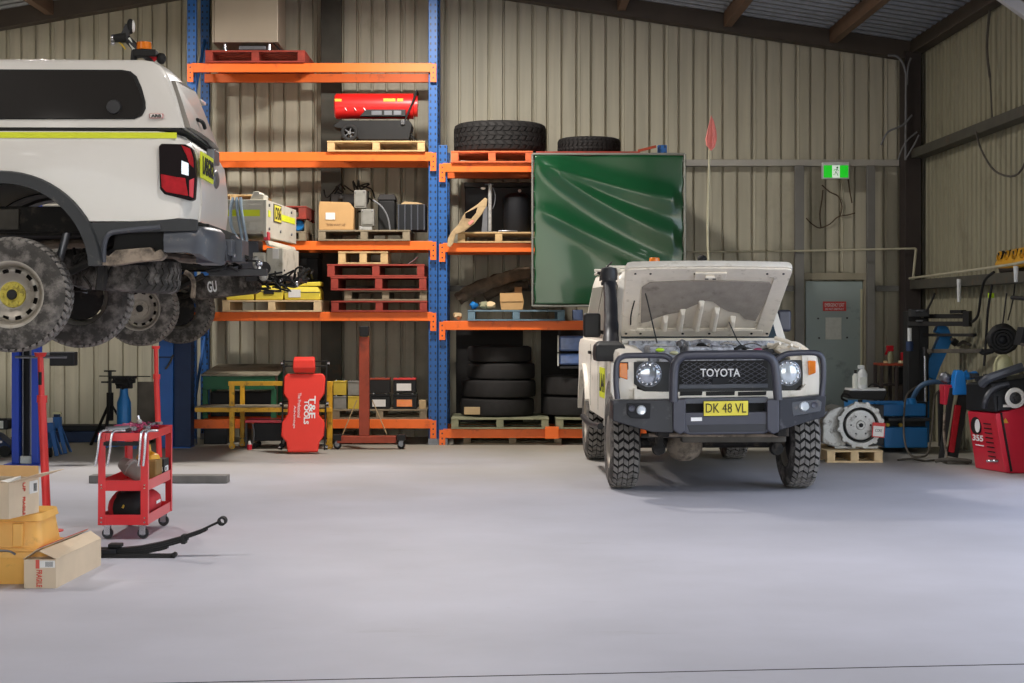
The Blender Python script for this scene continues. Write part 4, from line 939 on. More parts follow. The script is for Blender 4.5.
# taillight wrapping the corner
tl = [(fx(158.5), fz(146)), (fx(161), fz(143.5)), (fx(185), fz(144)), (fx(192), fz(148)), (fx(194.5), fz(158)), (fx(195.5), fz(175)), (fx(194), fz(199)), (fx(190), fz(200.5)), (fx(164), fz(194)), (fx(159.5), fz(189))]
def lens(poly, m, y0, y1, nm='tail_light', par=None, bev=.008):
    b = MB(); b.rings([[(x + (.0 if y < .02 else 0), y, z) for x, z in poly] for y in (y0, y1)]); return b.done(nm, m, par or t, bevel=bev)
L0 = lens(tl, 'tail_dark', -.022, .07)
lens([(fx(160.5), fz(174)), (fx(176), fz(177)), (fx(185), fz(178)), (fx(188), fz(196)), (fx(166), fz(192)), (fx(161.5), fz(187))], 'tail_red', -.030, -.0225, 'brake_lens', L0, .003)
lens([(fx(181), fz(145)), (fx(190), fz(148.5)), (fx(193), fz(158)), (fx(193.5), fz(168)), (fx(189), fz(164)), (fx(186), fz(155))], 'tail_red', -.030, -.0225, 'upper_lens', L0, .003)
lens([(fx(189), fz(180)), (fx(194), fz(178)), (fx(193), fz(198)), (fx(189), fz(196))], 'tail_pink', -.030, -.0225, 'reflector', L0, .003)
lens([(fx(181), fz(160)), (fx(188.5), fz(163)), (fx(188.5), fz(176)), (fx(181), fz(174))], 'lamp_glass', -.028, -.0225, 'reverse_lens', L0, .003)
b = MB(); b.rings([[(x, y, z) for x, z in ((1.15, fz(147)), (1.185, fz(152)), (1.2, fz(175)), (1.185, fz(197)), (1.13, fz(199)))] for y in (1.74, 1.912)]); b.done('tail_light', 'tail_red', t, bevel=.01)
# fuel/hinge gap between tub and canopy
B('canopy_seal', 'dark_rubber', t, -.96, fx(181), .02, 1.88, fz(129.8), fz(127.2), bevel=.002)
# canopy shell with tumblehome
can = [(-.96, fz(127)), (fx(183), fz(127)), (fx(181), fz(119)), (fx(174), fz(95)), (fx(168), fz(78)), (fx(164), fz(70)), (fx(158), fz(63)), (fx(150), fz(58.6)), (fx(138), fz(57)), (-.96, fz(57))]
b = MB(); R = []
zb, zt_ = fz(127), fz(57)
def can_ring(y, inset, drop, tap=0): 
    out = []
    for x, z in can:
        k = (z - zb) / (zt_ - zb)
        out.append((x - (tap * (.5 + .5 * k) if x > 0 else 0), y + inset * k, z - drop * k))
    return out
for y, ins, dr, tp in ((.015, .035, .03, .012), (.025, .045, .008, 0), (.06, .06, 0, 0), (.3, .06, -.012, -.01), (.95, 0, -.02, .0), (1.6, -.06, -.012, .05), (1.84, -.06, 0, .10), (1.875, -.045, .008, .11), (1.885, -.035, .03, .13)):
    R.append(can_ring(y, ins, dr, tp))
b.rings(R); cn = b.done('canopy', 'white_paint', t, smooth=40)
# side window: dark glass, rounded
def rr(x0, x1, z0, z1, r, n=6):
    out = []
    for cx_, cz_, a in ((x1 - r, z1 - r, 0), (x0 + r, z1 - r, 90), (x0 + r, z0 + r, 180), (x1 - r, z0 + r, 270)):
        out += [(cx_ + r * math.cos(math.radians(a + 90 * k / n)), cz_ + r * math.sin(math.radians(a + 90 * k / n))) for k in range(n + 1)]
    return out
def on_side(poly, o0, o1):
    f_ = lambda z: .0105 + .037 * (z - zb) / (zt_ - zb)
    return [[(x, f_(z) + o, z) for x, z in poly] for o in (o0, o1)]
wp = [(-.9, fz(68.5)), (fx(120), fz(68.5)), (fx(129), fz(70)), (fx(135), fz(75)), (fx(140), fz(86)), (fx(144.3), fz(101)), (fx(144.5), fz(108)), (fx(141), fz(115)), (fx(133), fz(118.5)), (-.9, fz(119.5))]
o = MB().rings(on_side(wp, -.004, .03)).done('window_rubber', 'dark_rubber', cn, bevel=.003)
wq = [(x * .985 - .006, z + (.006 if z < fz(100) else -.012)) for x, z in wp]
MB().rings(on_side(wq, -.009, -.0045)).done('side_window', 'glass_dark', cn)
MB().cyl((fx(113), .012, fz(106.5)), (fx(113), -.012, fz(106.5)), .05, .045, n=20).done('window_lock', 'dark_steel', cn)
# rear hatch glass, sloping
b = MB()
def hp(px, py, y, off=0): return (fx(px) - .03 + off, y, fz(py))
gl = []
for off in (.012, .055):
    gl.append([(fx(182) + off - .01, .05, fz(126)), (fx(183) + off + .01, .35, fz(127)), (fx(183) + off + .015, .95, fz(127.5)), (fx(183) + off - .02, 1.55, fz(127)), (fx(182) + off - .06, 1.85, fz(126)),
               (fx(167) + off - .12, 1.80, fz(78)), (fx(167) + off - .05, 1.5, fz(75)), (fx(167) + off + .0, .95, fz(74)), (fx(167) + off - .0, .4, fz(75)), (fx(167) + off - .02, .10, fz(78))])
b.rings(gl); o = b.done('rear_hatch', 'glass_grey', cn, smooth=60)
MB().tube([(fx(178) + .06, .45, fz(112)), (fx(180) + .07, .55, fz(113)), (fx(181) + .07, .62, fz(118))], .014).done('hatch_handle', 'dark_rubber', o)
MB().box(fx(164), fx(168) + .02, 1.45, 1.7, fz(76), fz(72)).done('hatch_spoiler', 'white_paint', o, bevel=.01)
# badge
bd = B('badge', 'badge_red', cn, fx(148.6), fx(162.2), .005, .021, fz(117.5), fz(113), bevel=.002)
B('badge_field', 'paper', bd, fx(149.2), fx(161.6), .003, .0048, fz(117.1), fz(113.4), bevel=0)
text('lettering', 'ARB', 'text_black', bd, (fx(155.4), .0015, fz(115.3)), .068, .02, bold=.04)
# lights and beacon on the roof
def rp(px, py, y=.5): d = 12.0 + y; return ((px - CX) * d / F + 3.27, y, EYE + (CY - py) * d / F - 1.26)
wl = MB().cyl(rp(116, 38), rp(128, 37), .028, .038, n=16).done('work_lamp', 'dark_rubber', cn)
MB().cyl(rp(115.4, 38), rp(113, 38), .03, .026).done('lamp_face', 'chrome', wl)
bm = MB(); bm.tube([rp(128, 38), rp(133, 43), rp(140, 50), rp(150, 57), rp(155, 62)], .028); bm.bar(rp(126, 36), rp(131, 25), .05, .05); bm.tube([rp(135, 60), rp(136, 50), rp(140, 46)], .022)
mt_ = bm.done('lamp_bracket', 'dark_steel', cn)
MB().sphere(rp(132, 26), .055, .5, .6, 1).done('mirror_head', 'dark_rubber', mt_); MB().sphere(rp(134.5, 26), .045, .3, .6, 1).done('mirror_lens', 'paper', mt_)
MB().bar(rp(130, 38), rp(138, 52), .05, .03).done('clamp', 'paper_grey', mt_, bevel=.006)
MB().tube([rp(119, 40), rp(124, 45), rp(127, 49)], .006).done('lead', 'yellow_can', mt_); MB().sphere(rp(114.5, 43), .016).done('lamp_screw', 'chrome', mt_)
q = rp(145.5, 49.5); MB().cyl(q, (q[0], q[1], q[2] + .055), .055, .05, n=20).done('beacon', 'amber', cn, bevel=.006)
bm = MB(); bm.box(q[0] - .07, q[0] + .09, q[1] - .06, q[1] + .06, q[2] - .05, q[2] - .002); bm.done('beacon_base', 'dark_rubber', cn, bevel=.006)
MB().bar(rp(150, 52), rp(158, 60), .05, .04).done('red_tag', 'tail_red', cn, bevel=.006); MB().tube([rp(153, 55), rp(158, 63), rp(163, 70), rp(168, 74)], .02).done('cable_sleeve', 'paper', cn)
MB().sphere(rp(162.5, 58), .045, .8, 1, .9, n=12, m=8).done('reverse_camera', 'dark_rubber', cn)
# flare and wheel arch
fl = [(x, z) for x, z in arc(AX, AZ, .665, 3, 177, 30)] + [(x, z) for x, z in arc(AX, AZ, .588, 177, 3, 30)]
b = MB(); b.rings([[(x, .10, z) for x, z in fl], [(x, -.02, z) for x, z in fl], [(AX + (x - AX) * .985, -.045, AZ + (z - AZ) * .985) for x, z in fl]])
b.done('wheel_arch_flare', 'black_flare', t, smooth=45)
b = MB(); b.rings([[(x, 1.80, z) for x, z in fl], [(x, 1.92, z) for x, z in fl], [(AX + (x - AX) * .985, 1.945, AZ + (z - AZ) * .985) for x, z in fl]]); b.done('wheel_arch_flare', 'black_flare', t, smooth=45)
for ya, yb_ in ((.08, .42), (1.48, 1.82)):
    b = MB(); ri = arc(AX, AZ, .62, -12, 192, 22); b.rings([[(x, ya, z) for x, z in ri] + [(x * .985, ya, z * .985 + .01) for x, z in reversed(ri)], [(x, yb_, z) for x, z in ri] + [(x * .985, yb_, z * .985 + .01) for x, z in reversed(ri)]])
    b.done('wheel_arch_liner', 'dark_under', t)
MB().box(-.95, 1.18, .38, 1.52, sill - .06, sill + .12).done('tub_floor', 'dark_under', t, bevel=.01)
MB().box(-.62, -.02, .34, .37, .84, .98).done('liner_bracket', 'plate_dark', t, bevel=.006)
# cladding, bumper
cl = [(fx(89), fz(223)), (fx(190), fz(218.5)), (fx(197), fz(219.5)), (fx(197), fz(231)), (fx(106), fz(233)), (fx(101), fz(262)), (fx(97), fz(264))]
B0 = MB().rings([[(x, .0 + .02, z) for x, z in cl], [(x, -.012, z) for x, z in cl]]).done('side_cladding', 'black_flare', t, bevel=.006)
bp = [(fx(112), fz(234)), (fx(163), fz(229)), (fx(163), fz(252)), (fx(108), fz(256))]
MB().rings([[(x, .10, z) for x, z in bp], [(x, .14, z) for x, z in bp]]).done('bumper_recess', 'dark_rubber', t)
ds = [(fx(101), fz(265)), (fx(101), fz(254)), (fx(108), fz(256)), (fx(115), fz(250)), (fx(150), fz(247)), (fx(153), fz(252)), (fx(160), fz(249)), (fx(165), fz(255)), (fx(160), fz(260)), (fx(135), fz(262)), (fx(112), fz(266))]
MB().rings([[(x, .12, z) for x, z in ds], [(x, -.005, z) for x, z in ds]]).done('bumper_sill', 'dirty_sill', t, bevel=.008)
MB().tube([(fx(103), -.0, fz(262)), (fx(104), -.012, fz(245)), (fx(109), -.012, fz(234)), (fx(122), -.012, fz(231)), (fx(160), -.012, fz(227))], .018).done('recess_rim', 'bumper_grey', B0)
# wrapped corner bumper: plan curve times height profile
def bump(y_near, sg):
    plan = [(fx(163), 0), (fx(185), -.012), (fx(200), .01), (1.30, .06), (1.345, .17), (1.36, .36), (1.365, .52)]
    b = MB(); R = []
    for i, (x, dy) in enumerate(plan):
        zt2 = fz(226) - .02 * (i < 2); zb2 = [fz(252), fz(252), fz(254), fz(258), fz(262), fz(264), fz(262)][i] if sg > 0 else fz(256)
        y = y_near + sg * dy; 
        nx, ny = ((0, sg) if i < 2 else ((-.5, sg * .8) if i < 4 else (-1, 0)))
        R.append([(x, y, zb2), (x, y, zb2 + .04), (x + nx * -.012, y - ny * .012, (zt2 + zb2) / 2), (x, y, zt2 - .03), (x + nx * .03, y + ny * .03, zt2), (x + nx * .13, y + ny * .13, zt2), (x + nx * .13, y + ny * .13, zb2)])
    b.rings(R); return b.done('bumper_corner', 'bumper_grey', t, smooth=50)
bump(0.0, 1); bump(1.9, -1)
MB().box(1.24, 1.38, .53, 1.37, fz(262, 12.8), fz(243, 12.8)).done('bumper_step', 'bumper_steel', t, bevel=.012)
MB().box(1.18, 1.30, .2, 1.7, fz(232), fz(222)).done('bumper_bar', 'dark_rubber', t, bevel=.008)
b = MB(); b.box(1.2, 1.62, .9, .98, fz(276, 13), fz(269, 13)); b.done('tow_tongue', 'dark_steel', t, bevel=.006)
MB().cyl((1.56, .94, fz(268.8, 13)), (1.56, .94, fz(266, 13)), .014).done('tow_pin', 'chrome', t); MB().sphere((1.56, .94, fz(263.5, 13)), .028).done('tow_ball', 'chrome', t)
b = MB(); b.box(1.38, 1.46, .75, 1.15, fz(262, 12.9), fz(240, 12.9)); b.box(1.34, 1.41, .56, .72, fz(257, 12.9), fz(241, 12.9)); b.done('tow_bracket', 'bumper_grey', t, bevel=.006)
b = MB()
for i in range(9):
    c = Vector((random.uniform(1.15, 1.5), random.uniform(.5, 1.0), fz(random.uniform(258, 270), 12.8)))
    b.tube([c + Vector((random.uniform(-.1, .1), random.uniform(-.05, .05), random.uniform(-.04, .04))) for _ in range(4)], .009, n=5)
b.done('tow_wiring', 'dark_rubber', t); 
for px, py in ((222, 258), (226, 262), (236, 255)): MB().cyl(rp(px, py, .7), rp(px + 1.5, py, .7), .016).done('shackle', 'chrome', t)
# chassis, axle, springs, spare
for y in (.42, 1.38): MB().box(-3.6, 1.2, y, y + .09, .80, .95).done('chassis_rail', 'dark_under', t, bevel=.008)
ax_ = MB().cyl((0, .2, .39), (0, 1.7, .39), .045).done('rear_axle', 'dark_under', t); MB().sphere((0, .95, .39), .15, 1.1, .8, 1).done('differential', 'dark_under', ax_)
for y in (.36, 1.48): 
    MB().tube([(-.65, y, .74), (-.3, y, .53), (0, y, .48), (.35, y, .56), (.68, y, .74)], .028, n=6).done('leaf_spring', 'dark_under', t)
    MB().cyl((.18, y + .06, .42), (.30, y + .06, .85), .028).done('shock_absorber', 'steel_grey', t)
MB().tube([(-2.5, 1.3, .72), (-.6, 1.2, .72), (.2, 1.25, .78), (.9, 1.4, .68), (1.2, 1.45, .66)], .035).done('exhaust_pipe', 'dirty_sill', t)
b = MB()
for i in range(12):
    c = Vector((random.uniform(.28, .6), random.uniform(.3, .9), random.uniform(.45, .9)))
    b.tube([c, c + Vector((random.uniform(-.1, .1), 0, random.uniform(-.12, .12))), c + Vector((random.uniform(-.15, .15), .05, random.uniform(-.15, .15)))], .010, n=5)
b.box(.55, .85, .45, .7, .6, .85); b.done('brake_lines', 'dark_under', t)
MB().tube([(.46, .40, .86), (.46, .40, .68), (.44, .42, .6)], .012).done('bump_stop', 'steel_grey', t)
sp = tyre_mb(.39, .25, .215, 40, 5).done('spare_tyre', 'tyre_dusty', t, loc=(.62, .86, .55), rot=(PI / 2 + .03, math.radians(4), 0), smooth=40)
rim_mb(.215, .25).done('spare_rim', 'rim_silver', sp, rot=(PI, 0, 0))
wheel(t, (0, .13, .39), .388, .26, .212, rz=0, blocks=48, rows=5, tmat='tyre_dusty')
wheel(t, (0.12, 1.77, .39), .388, .26, .212, face=1, blocks=48, rows=5, tmat='tyre_dusty')
wheel(t, (-3.27, .15, .39), .388, .26, .212, blocks=0); wheel(t, (-3.27, 1.75, .39), .388, .26, .212, face=1)
# cab and bonnet forward of the tub (out of frame from here)
b = MB(); cabp = [(-1.0, .62), (-1.0, 1.42), (-1.05, 1.86), (-1.3, 1.92), (-2.1, 1.9), (-2.75, 1.5), (-3.95, 1.38), (-4.15, 1.2), (-4.15, .75)] + [(x - 3.22, z) for x, z in arc(AX, AZ - .1, .52, 160, 20, 10)]
R = []
for y, ins in ((0, .03), (.05, 0), (.22, 0), (1.68, 0), (1.85, 0), (1.9, .03)):
    R.append([(x, y + (.17 * (z - 1.45) * (2 if y < .95 else -2) if z > 1.45 else 0), z - (ins if z > 1.2 else 0)) for x, z in cabp])
b.rings(R); cb = b.done('cab', 'white_paint', t, smooth=40)
for xa, xb in ((-1.12, -1.75), (-1.83, -2.45)):
    for yy, s_ in ((.0, 1), (1.9, -1)):
        gp = [(xa, 1.42), (xb, 1.42), (xb + (.22 if xb < -2 else 0), 1.78), (xa, 1.8)]
        MB().rings([[(x, yy + s_ * (.34 * (z - 1.45) + off), z) for x, z in gp] for off in (-.012, .03)]).done('cab_window', 'glass_cab', cb)

# ================================================================ GREY TRAY UTE ON THE FAR HOIST
D2_ = 18.5
t = thing('tray_ute', 'white tray back ute raised behind the canopy ute, yellow striped tray sides', 'ute', (-3.72, D2_, 1.186), math.radians(-3.0))
def gx(px, d=D2_): return (px - CX) * d / F + 3.72
def gz(py, d=D2_): return EYE + (CY - py) * d / F - 1.186
tx1 = gx(264.5); ztp = gz(200); zbt = gz(231.5)
MB().box(-1.2, tx1 - .03, .04, 1.81, zbt - .02, zbt + .02).done('tray_floor', 'tray_grey', t, bevel=.004)
for y0, nm in ((0, 'tray_side'), (1.82, 'tray_side')):
    o = MB().box(-1.2, tx1, y0, y0 + .03, zbt, ztp).done(nm, 'tray_grey', t, bevel=.006)
    if y0 == 0:
        B('hivis_stripe', 'hivis', o, -1.19, gx(261), -.004, -.0005, gz(216.5), gz(210), bevel=0)
        for z in (gz(205), gz(222)): B('side_rib', 'tray_grey', o, -1.19, gx(262), -.008, -.0005, z - .005, z + .005)
o = MB().box(tx1 - .0, tx1 + .03, .0, 1.85, zbt - .06, ztp).done('tray_tailgate', 'tray_grey', t, bevel=.006)
for y0, y1 in ((.10, .22), (.9, 1.75)): B('hivis_stripe', 'hivis', o, tx1 + .03, tx1 + .034, y0, y1, gz(216.5), gz(210), bevel=0)
B('label_plate', 'plate_dark', o, tx1 + .031, tx1 + .036, .40, .86, gz(222, 18.9), gz(204, 18.9), bevel=0); B('label_plate', 'plate_yellow', o, tx1 + .036, tx1 + .040, .43, .83, gz(221, 18.9), gz(205, 18.9), bevel=0)
text('lettering', 'D36', 'text_black', o, (tx1 + .042, .63, gz(213, 18.9)), .32, .13, rot=(PI / 2, 0, PI / 2), bold=.02)
for y in (.14, .8, 1.5): 
    for z in (zbt + .03, ztp - .05): MB().cyl((tx1 + .03, y, z), (tx1 + .045, y, z), .016, n=10).done('latch', 'steel_grey', o)
MB().prism([(gx(250), ztp + .001), (gx(264), ztp + .001), (gx(264), gz(194.5)), (gx(260), gz(194)), (gx(259), gz(191.5)), (gx(254), gz(191.5))], 'y', .04, .3).done('corner_locker', 'tray_grey', t, bevel=.008)
for px in (234.5, 238, 242): MB().tube([(gx(px), -.025, gz(198)), (gx(px + (-2 if px < 236 else 1)), -.045, gz(210)), (gx(px + (-1 if px < 236 else 4)), -.045, gz(228)), (gx(px + 6), -.03, gz(240)), (gx(246), -.02, gz(248))], .016).done('strap', 'hose_grey', t)
# headboard, cab
MB().box(-1.28, -1.2, 0, 1.85, zbt, gz(165)).done('headboard', 'tray_grey', t, bevel=.006)
b = MB(); cabp = [(-1.35, .55), (-1.35, 1.3), (-1.4, 1.85), (-1.55, 1.92), (-3.1, 1.92), (-3.55, 1.32), (-4.5, 1.22), (-4.6, .6)]
b.rings([[(x, y + (.12 * (z - 1.3) * (2 if y < .9 else -2) if z > 1.3 else 0), z) for x, z in cabp] for y in (.05, .1, 1.75, 1.8)]); cb = b.done('cab', 'dusty_white', t, smooth=40)
for xa, xb in ((-1.5, -2.2), (-2.3, -3.2)):
    for yy, s_ in ((.05, 1), (1.8, -1)):
        MB().rings([[(x, yy + s_ * (.24 * (z - 1.3) + off), z) for x, z in ((xa, 1.32), (xb, 1.32), (xb + .1, 1.8), (xa, 1.8))] for off in (-.01, .03)]).done('cab_window', 'glass_cab', cb)
# under the tray
for y in (.45, 1.32): MB().box(-4.3, tx1 - .1, y, y + .08, .8, .95).done('chassis_rail', 'dark_under', t, bevel=.006)
for x in (-.9, -.3, .3, .9): MB().box(x, x + .05, .05, 1.8, .955, zbt - .025).done('tray_crossmember', 'tray_grey', t, bevel=.004)
MB().box(gx(264), gx(269), .02, .14, gz(240.5), gz(232)).done('tail_light', 'tail_pink', t, bevel=.008)
MB().box(tx1 - .3, tx1 - .05, 1.25, 1.82, gz(239, 20.2), gz(233, 20.2) ).done('tail_light_bar', 'tray_grey', t, bevel=.006)
MB().rings([[(gx(265), .05, gz(241)), (gx(268), .05, gz(240)), (gx(268), 1.7, gz(241)), (gx(265), 1.7, gz(243))], [(gx(267), .05, gz(246)), (gx(270), .05, gz(245)), (gx(270), 1.7, gz(245)), (gx(267), 1.7, gz(247))]]).done('rear_channel', 'tray_grey', t, bevel=.006)
o = MB().box(gx(262), gx(279), .3, 1.3, gz(275), gz(247)).done('mud_flap_box', 'tray_grey', t, bevel=.01); B('paper_label', 'paper', o, gx(268.5), gx(274.5), .29, .298, gz(258), gz(248), bevel=0)
MB().box(gx(228), gx(255), .25, .5, gz(268), gz(240)).done('side_locker', 'bumper_grey', t, bevel=.01)
o = MB().box(gx(250), gx(262), .2, .45, gz(266), gz(252)).done('bracket_plate', 'tray_grey', t, bevel=.006)
MB().box(gx(240), gx(286), .35, 1.45, gz(281), gz(275.5)).done('tow_bar', 'dark_steel', t, bevel=.008)
for px, py, r in ((254, 259, .035), (254, 266, .028), (257, 272, .035), (262, 276, .05)): MB().sphere((gx(px), .15, gz(py)), r).done('tow_coupling', 'alloy', t)
MB().cyl((gx(262), .16, gz(268)), (gx(262), .24, gz(268)), .07, .06).done('pulley', 'dark_steel', t)
b = MB()
for i in range(16):
    c = Vector((gx(random.uniform(255, 292)), random.uniform(.2, .7), gz(random.uniform(272, 286))))
    b.tube([c + Vector((random.uniform(-.15, .15), random.uniform(-.05, .05), random.uniform(-.08, .08))) for _ in range(4)], .011, n=5)
b.done('tow_wiring', 'dark_rubber', t)
for px, py in ((293, 284), (277, 281)): MB().sphere((gx(px), .3, gz(py)), .035, .7, 1, 1).done('trailer_plug', 'chrome', t)
b = MB(); b.tube([(gx(286), .3, gz(284)), (gx(294), .3, gz(278)), (gx(300), .3, gz(272)), (gx(306), .3, gz(268))], .014); b.done('trailer_lead', 'dark_rubber', t)
ax_ = MB().cyl((0, .2, .39), (0, 1.65, .39), .05).done('rear_axle', 'dark_under', t); MB().sphere((0, .92, .39), .16, 1.1, .8, 1).done('differential', 'dark_under', ax_)
for y in (.38, 1.42): MB().tube([(-.6, y, .72), (0, y, .5), (.6, y, .74)], .03, n=6).done('leaf_spring', 'dark_under', t)
sp = tyre_mb(.39, .25, .215, 40, 5).done('spare_tyre', 'tyre_dusty', t, loc=(gx(221, 19.4), .92, gz(285.5, 19.4)), rot=(PI / 2 + .03, math.radians(-6), 0), smooth=40)
text('lettering', 'GU', 'text_white', sp, (0, 0, 0), .10, .12, rot=(0, 0, 0), bold=.03); q = bpy.data.objects[sp.children[0].name]; q.location = (-.06, 0, .392)  # white reflection on the spare tyre, painted in letter shapes
MB().tube([(gx(186), -.03, gz(272)), (gx(192), -.03, gz(276)), (gx(195), -.03, gz(284)), (gx(194), -.03, gz(298))], .028, n=6).done('bracket_arm', 'dirty_sill', t)
wheel(t, (0, .12, .39), .388, .25, .218, blocks=48, rows=5, tmat='tyre_dusty', hub='rim_silver'); wheel(t, (.04, 1.70, .39), .388, .25, .218, face=1, blocks=48, rows=5, tmat='tyre_dusty')
wheel(t, (-3.4, .14, .39), .388, .25, .218); wheel(t, (-3.4, 1.7, .39), .388, .25, .218, face=1)

# ================================================================ HOISTS AND SUPPORT STANDS
t = thing('hoist_column', 'dark blue hoist column with open cable channel, beside the red support pole', 'hoist', (X(25, 18.1), 18.1, 0))
w2 = .10
for sx in (-1, 1): MB().box(sx * w2 - .035, sx * w2 + .035, 0, .16, .012, 2.7).done('channel_flange', 'hoist_blue', t, bevel=.004)
MB().box(-w2, w2, .165, .18, .012, 2.7).done('channel_back', 'navy_black', t, bevel=.002)
MB().cyl((.04, .09, .012), (.04, .09, 2.69), .022).done('lift_cylinder', 'steel_grey', t); MB().cyl((-.045, .09, .012), (-.045, .09, 2.69), .008).done('cable', 'steel_grey', t)
MB().box(-.20, .18, -.06, .24, 0, .011).done('base_plate', 'hoist_blue', t); MB().box(-w2 + .04, w2 - .04, .03, .07, .012, .09).done('cable_cover', 'paper_grey', t, bevel=.006)
MB().box(.24, .49, .02, .18, Z(366, 18.1), Z(352, 18.1)).done('control_box', 'navy_black', t, bevel=.01); MB().box(w2, .29, .08, .12, Z(356, 18.1), Z(352.5, 18.1)).done('control_arm', 'steel_grey', t)
t = thing('hoist_column', 'bright blue hoist column standing against the tall rack post', 'hoist', (X(175.5, 20.42), 20.42, 0))
MB().box(-.19, -.03, 0, .28, .012, 2.75).done('column_face', 'column_blue', t, bevel=.008)
MB().box(-.028, .165, .05, .28, .012, 2.75).done('column_channel', 'dark_blue', t, bevel=.008)
MB().box(-.2, .17, -.02, .3, 0, .011).done('base_plate', 'column_blue', t)
MB().box(-.188, -.035, -.008, 0, Z(358, 20.4), Z(356.5, 20.4)).done('seam', 'dark_blue', t)
MB().tube([(-.02, -.03, Z(355, 20.4)), (-.05, -.03, Z(361, 20.4)), (-.08, -.03, Z(366, 20.4)), (-.11, -.02, Z(369, 20.4))], .012).done('safety_latch', 'plate_dark', t)
o = B('leaning_board', 'plate_dark', None, X(136, 21.6), X(156, 21.6), 21.68, 21.71, .01, Z(382, 21.6), bevel=.003); tag(o, 'stained grey board leaning at the wall left of the blue column', 'board')
def stand(lab, pxt, pyt, pxb, d, zt, tw=0):
    x0 = X(pxb, d); t = thing('support_stand', lab, 'stand', (x0, d, 0)); xt = X(pxt, d) - x0
    MB().cyl((0, 0, .02), (xt * .8, 0, zt * .72), .029, n=16).done('outer_tube', 'red_post', t); MB().cyl((xt * .8, 0, zt * .72), (xt, 0, zt - .03), .021, n=14).done('inner_tube', 'red_post', t)
    MB().cyl((xt * .8, 0, zt * .72), (xt * .8 + .002, 0, zt * .72 + .05), .036, n=16).done('collar', 'red_post', t)
    MB().cyl((xt, 0, zt - .03), (xt, 0, zt), .035, .045, n=16).done('saddle', 'red_post', t, bevel=.003)
    MB().lathe([(0, 0), (.11, 0), (.11, .008), (.035, .02), (.035, .05), (0, .05)], n=24).done('foot', 'red_post', t)
    if tw: MB().cyl((xt * .93 - .18, 0, zt * .975), (xt * .93 + .18, 0, zt * .975), .010, n=8).done('turn_handle', 'steel_grey', t); MB().tube([(xt * .86 - .0, -.04, zt * .82 + .01 * k) for k in range(10)], .012, sub=1).done('thread', 'dark_rubber', t)
    return t
stand('red support pole with a cross handle under the nearer ute, by the open carton', 40.5, 351, 47.5, 12.6, Z(352.5, 12.6), 1)
stand('red support pole under the far ute, behind the tool cart', 155.8, 345, 159.5, 18.2, Z(346, 18.2))
# blue jack stands and jacks by the wall
def rear_x(px, d): return X(px, d)
d = 19.6
t = thing('jack_stand', 'blue ratchet jack stand on the floor just right of the red support pole', 'jack stand', (X(57, d), d, 0))
for sx in (-1, 1):
    for sy in (-1, 1): MB().bar((sx * .12, sy * .12, 0.01), (sx * .03, sy * .03, .30), .05, .012).done('leg', 'jack_blue', t, bevel=.003)
MB().box(-.045, .045, -.045, .045, .28, .40).done('neck', 'jack_blue', t, bevel=.006); MB().box(-.03, .03, -.03, .03, .40, .43).done('ratchet_post', 'dark_blue', t)
MB().rings([[(-.05, -.02, .43), (.05, -.02, .43), (.05, .02, .43), (-.05, .02, .43)], [(-.04, -.02, .455), (.04, -.02, .455), (.04, .02, .455), (-.04, .02, .455)]]).done('saddle', 'cream_gas', t)
t = thing('jack_stand', 'blue jack stand partly hidden behind the red support pole', 'jack stand', (X(48.5, 19.2), 19.25, 0))
for sx in (-1, 1):
    for sy in (-1, 1): MB().bar((sx * .10, sy * .10, 0.01), (sx * .03, sy * .03, .27), .05, .012).done('leg', 'jack_blue', t, bevel=.003)
MB().box(-.045, .045, -.045, .045, .25, .36).done('neck', 'jack_blue', t, bevel=.006); MB().cyl((0, 0, .36), (0, 0, .41), .035).done('saddle', 'paper', t)
MB().cyl((.03, -.16, .05), (.06, -.16, .05), .05, n=18).done('transport_wheel', 'dark_rubber', t)
t = thing('trolley_jack', 'blue and black trolley jack low on the floor left of the hoist column', 'jack', (X(4, 19.3), 19.3, 0))
MB().prism([(-.3, .06), (.1, .06), (.1, .12), (-.05, .24), (-.3, .28)], 'y', -.14, .14).done('jack_body', 'dark_blue', t, bevel=.01)
MB().box(-.25, .07, -.1, .1, .285, .40).done('motor_housing', 'navy_black', t, bevel=.02)
for sx in (-.2, .05):
    for sy in (-.16, .16): MB().cyl((sx, sy - .02, .06), (sx, sy + .02, .06), .06).done('wheel', 'dark_rubber', t)
for k in range(4): MB().cyl((-.2 + .07 * k, -.14, .16), (-.2 + .07 * k, -.155, .16), .015, n=8).done('bolt', 'chrome', t)
MB().box(-.25, .02, -.11, -.10, .3, .38).done('label', 'paper_grey', t)
t = thing('tripod_jack_stand', 'black tripod screw stand with flat top at the rear wall', 'stand', (X(110, 20.6), 20.6, 0))
for k in range(3): MB().bar((.02 * math.cos(k * 2.09 + .5), .02 * math.sin(k * 2.09 + .5), .48), (.3 * math.cos(k * 2.09 + .5), .3 * math.sin(k * 2.09 + .5), .01), .035, .02).done('leg', 'dark_rubber', t, bevel=.003)
MB().cyl((0, 0, .3), (0, 0, .62), .04).done('sleeve', 'dark_rubber', t); MB().cyl((0, 0, .6), (0, 0, .86), .02).done('screw', 'dark_steel', t); MB().cyl((0, 0, .86), (0, 0, .875), .07).done('saddle', 'dark_rubber', t)
MB().bar((-.1, 0, .74), (.03, 0, .74), .02, .02).done('winding_handle', 'dark_rubber', t)
t = thing('transmission_jack', 'blue upright transmission jack with a black cradle head', 'jack', (X(124, 20.3), 20.3, 0))
MB().lathe([(0, .04), (.07, .04), (.08, .06), (.08, .52), (.05, .6), (.045, .68), (0, .68)], n=24).done('cylinder', 'changer_blue', t, smooth=40)
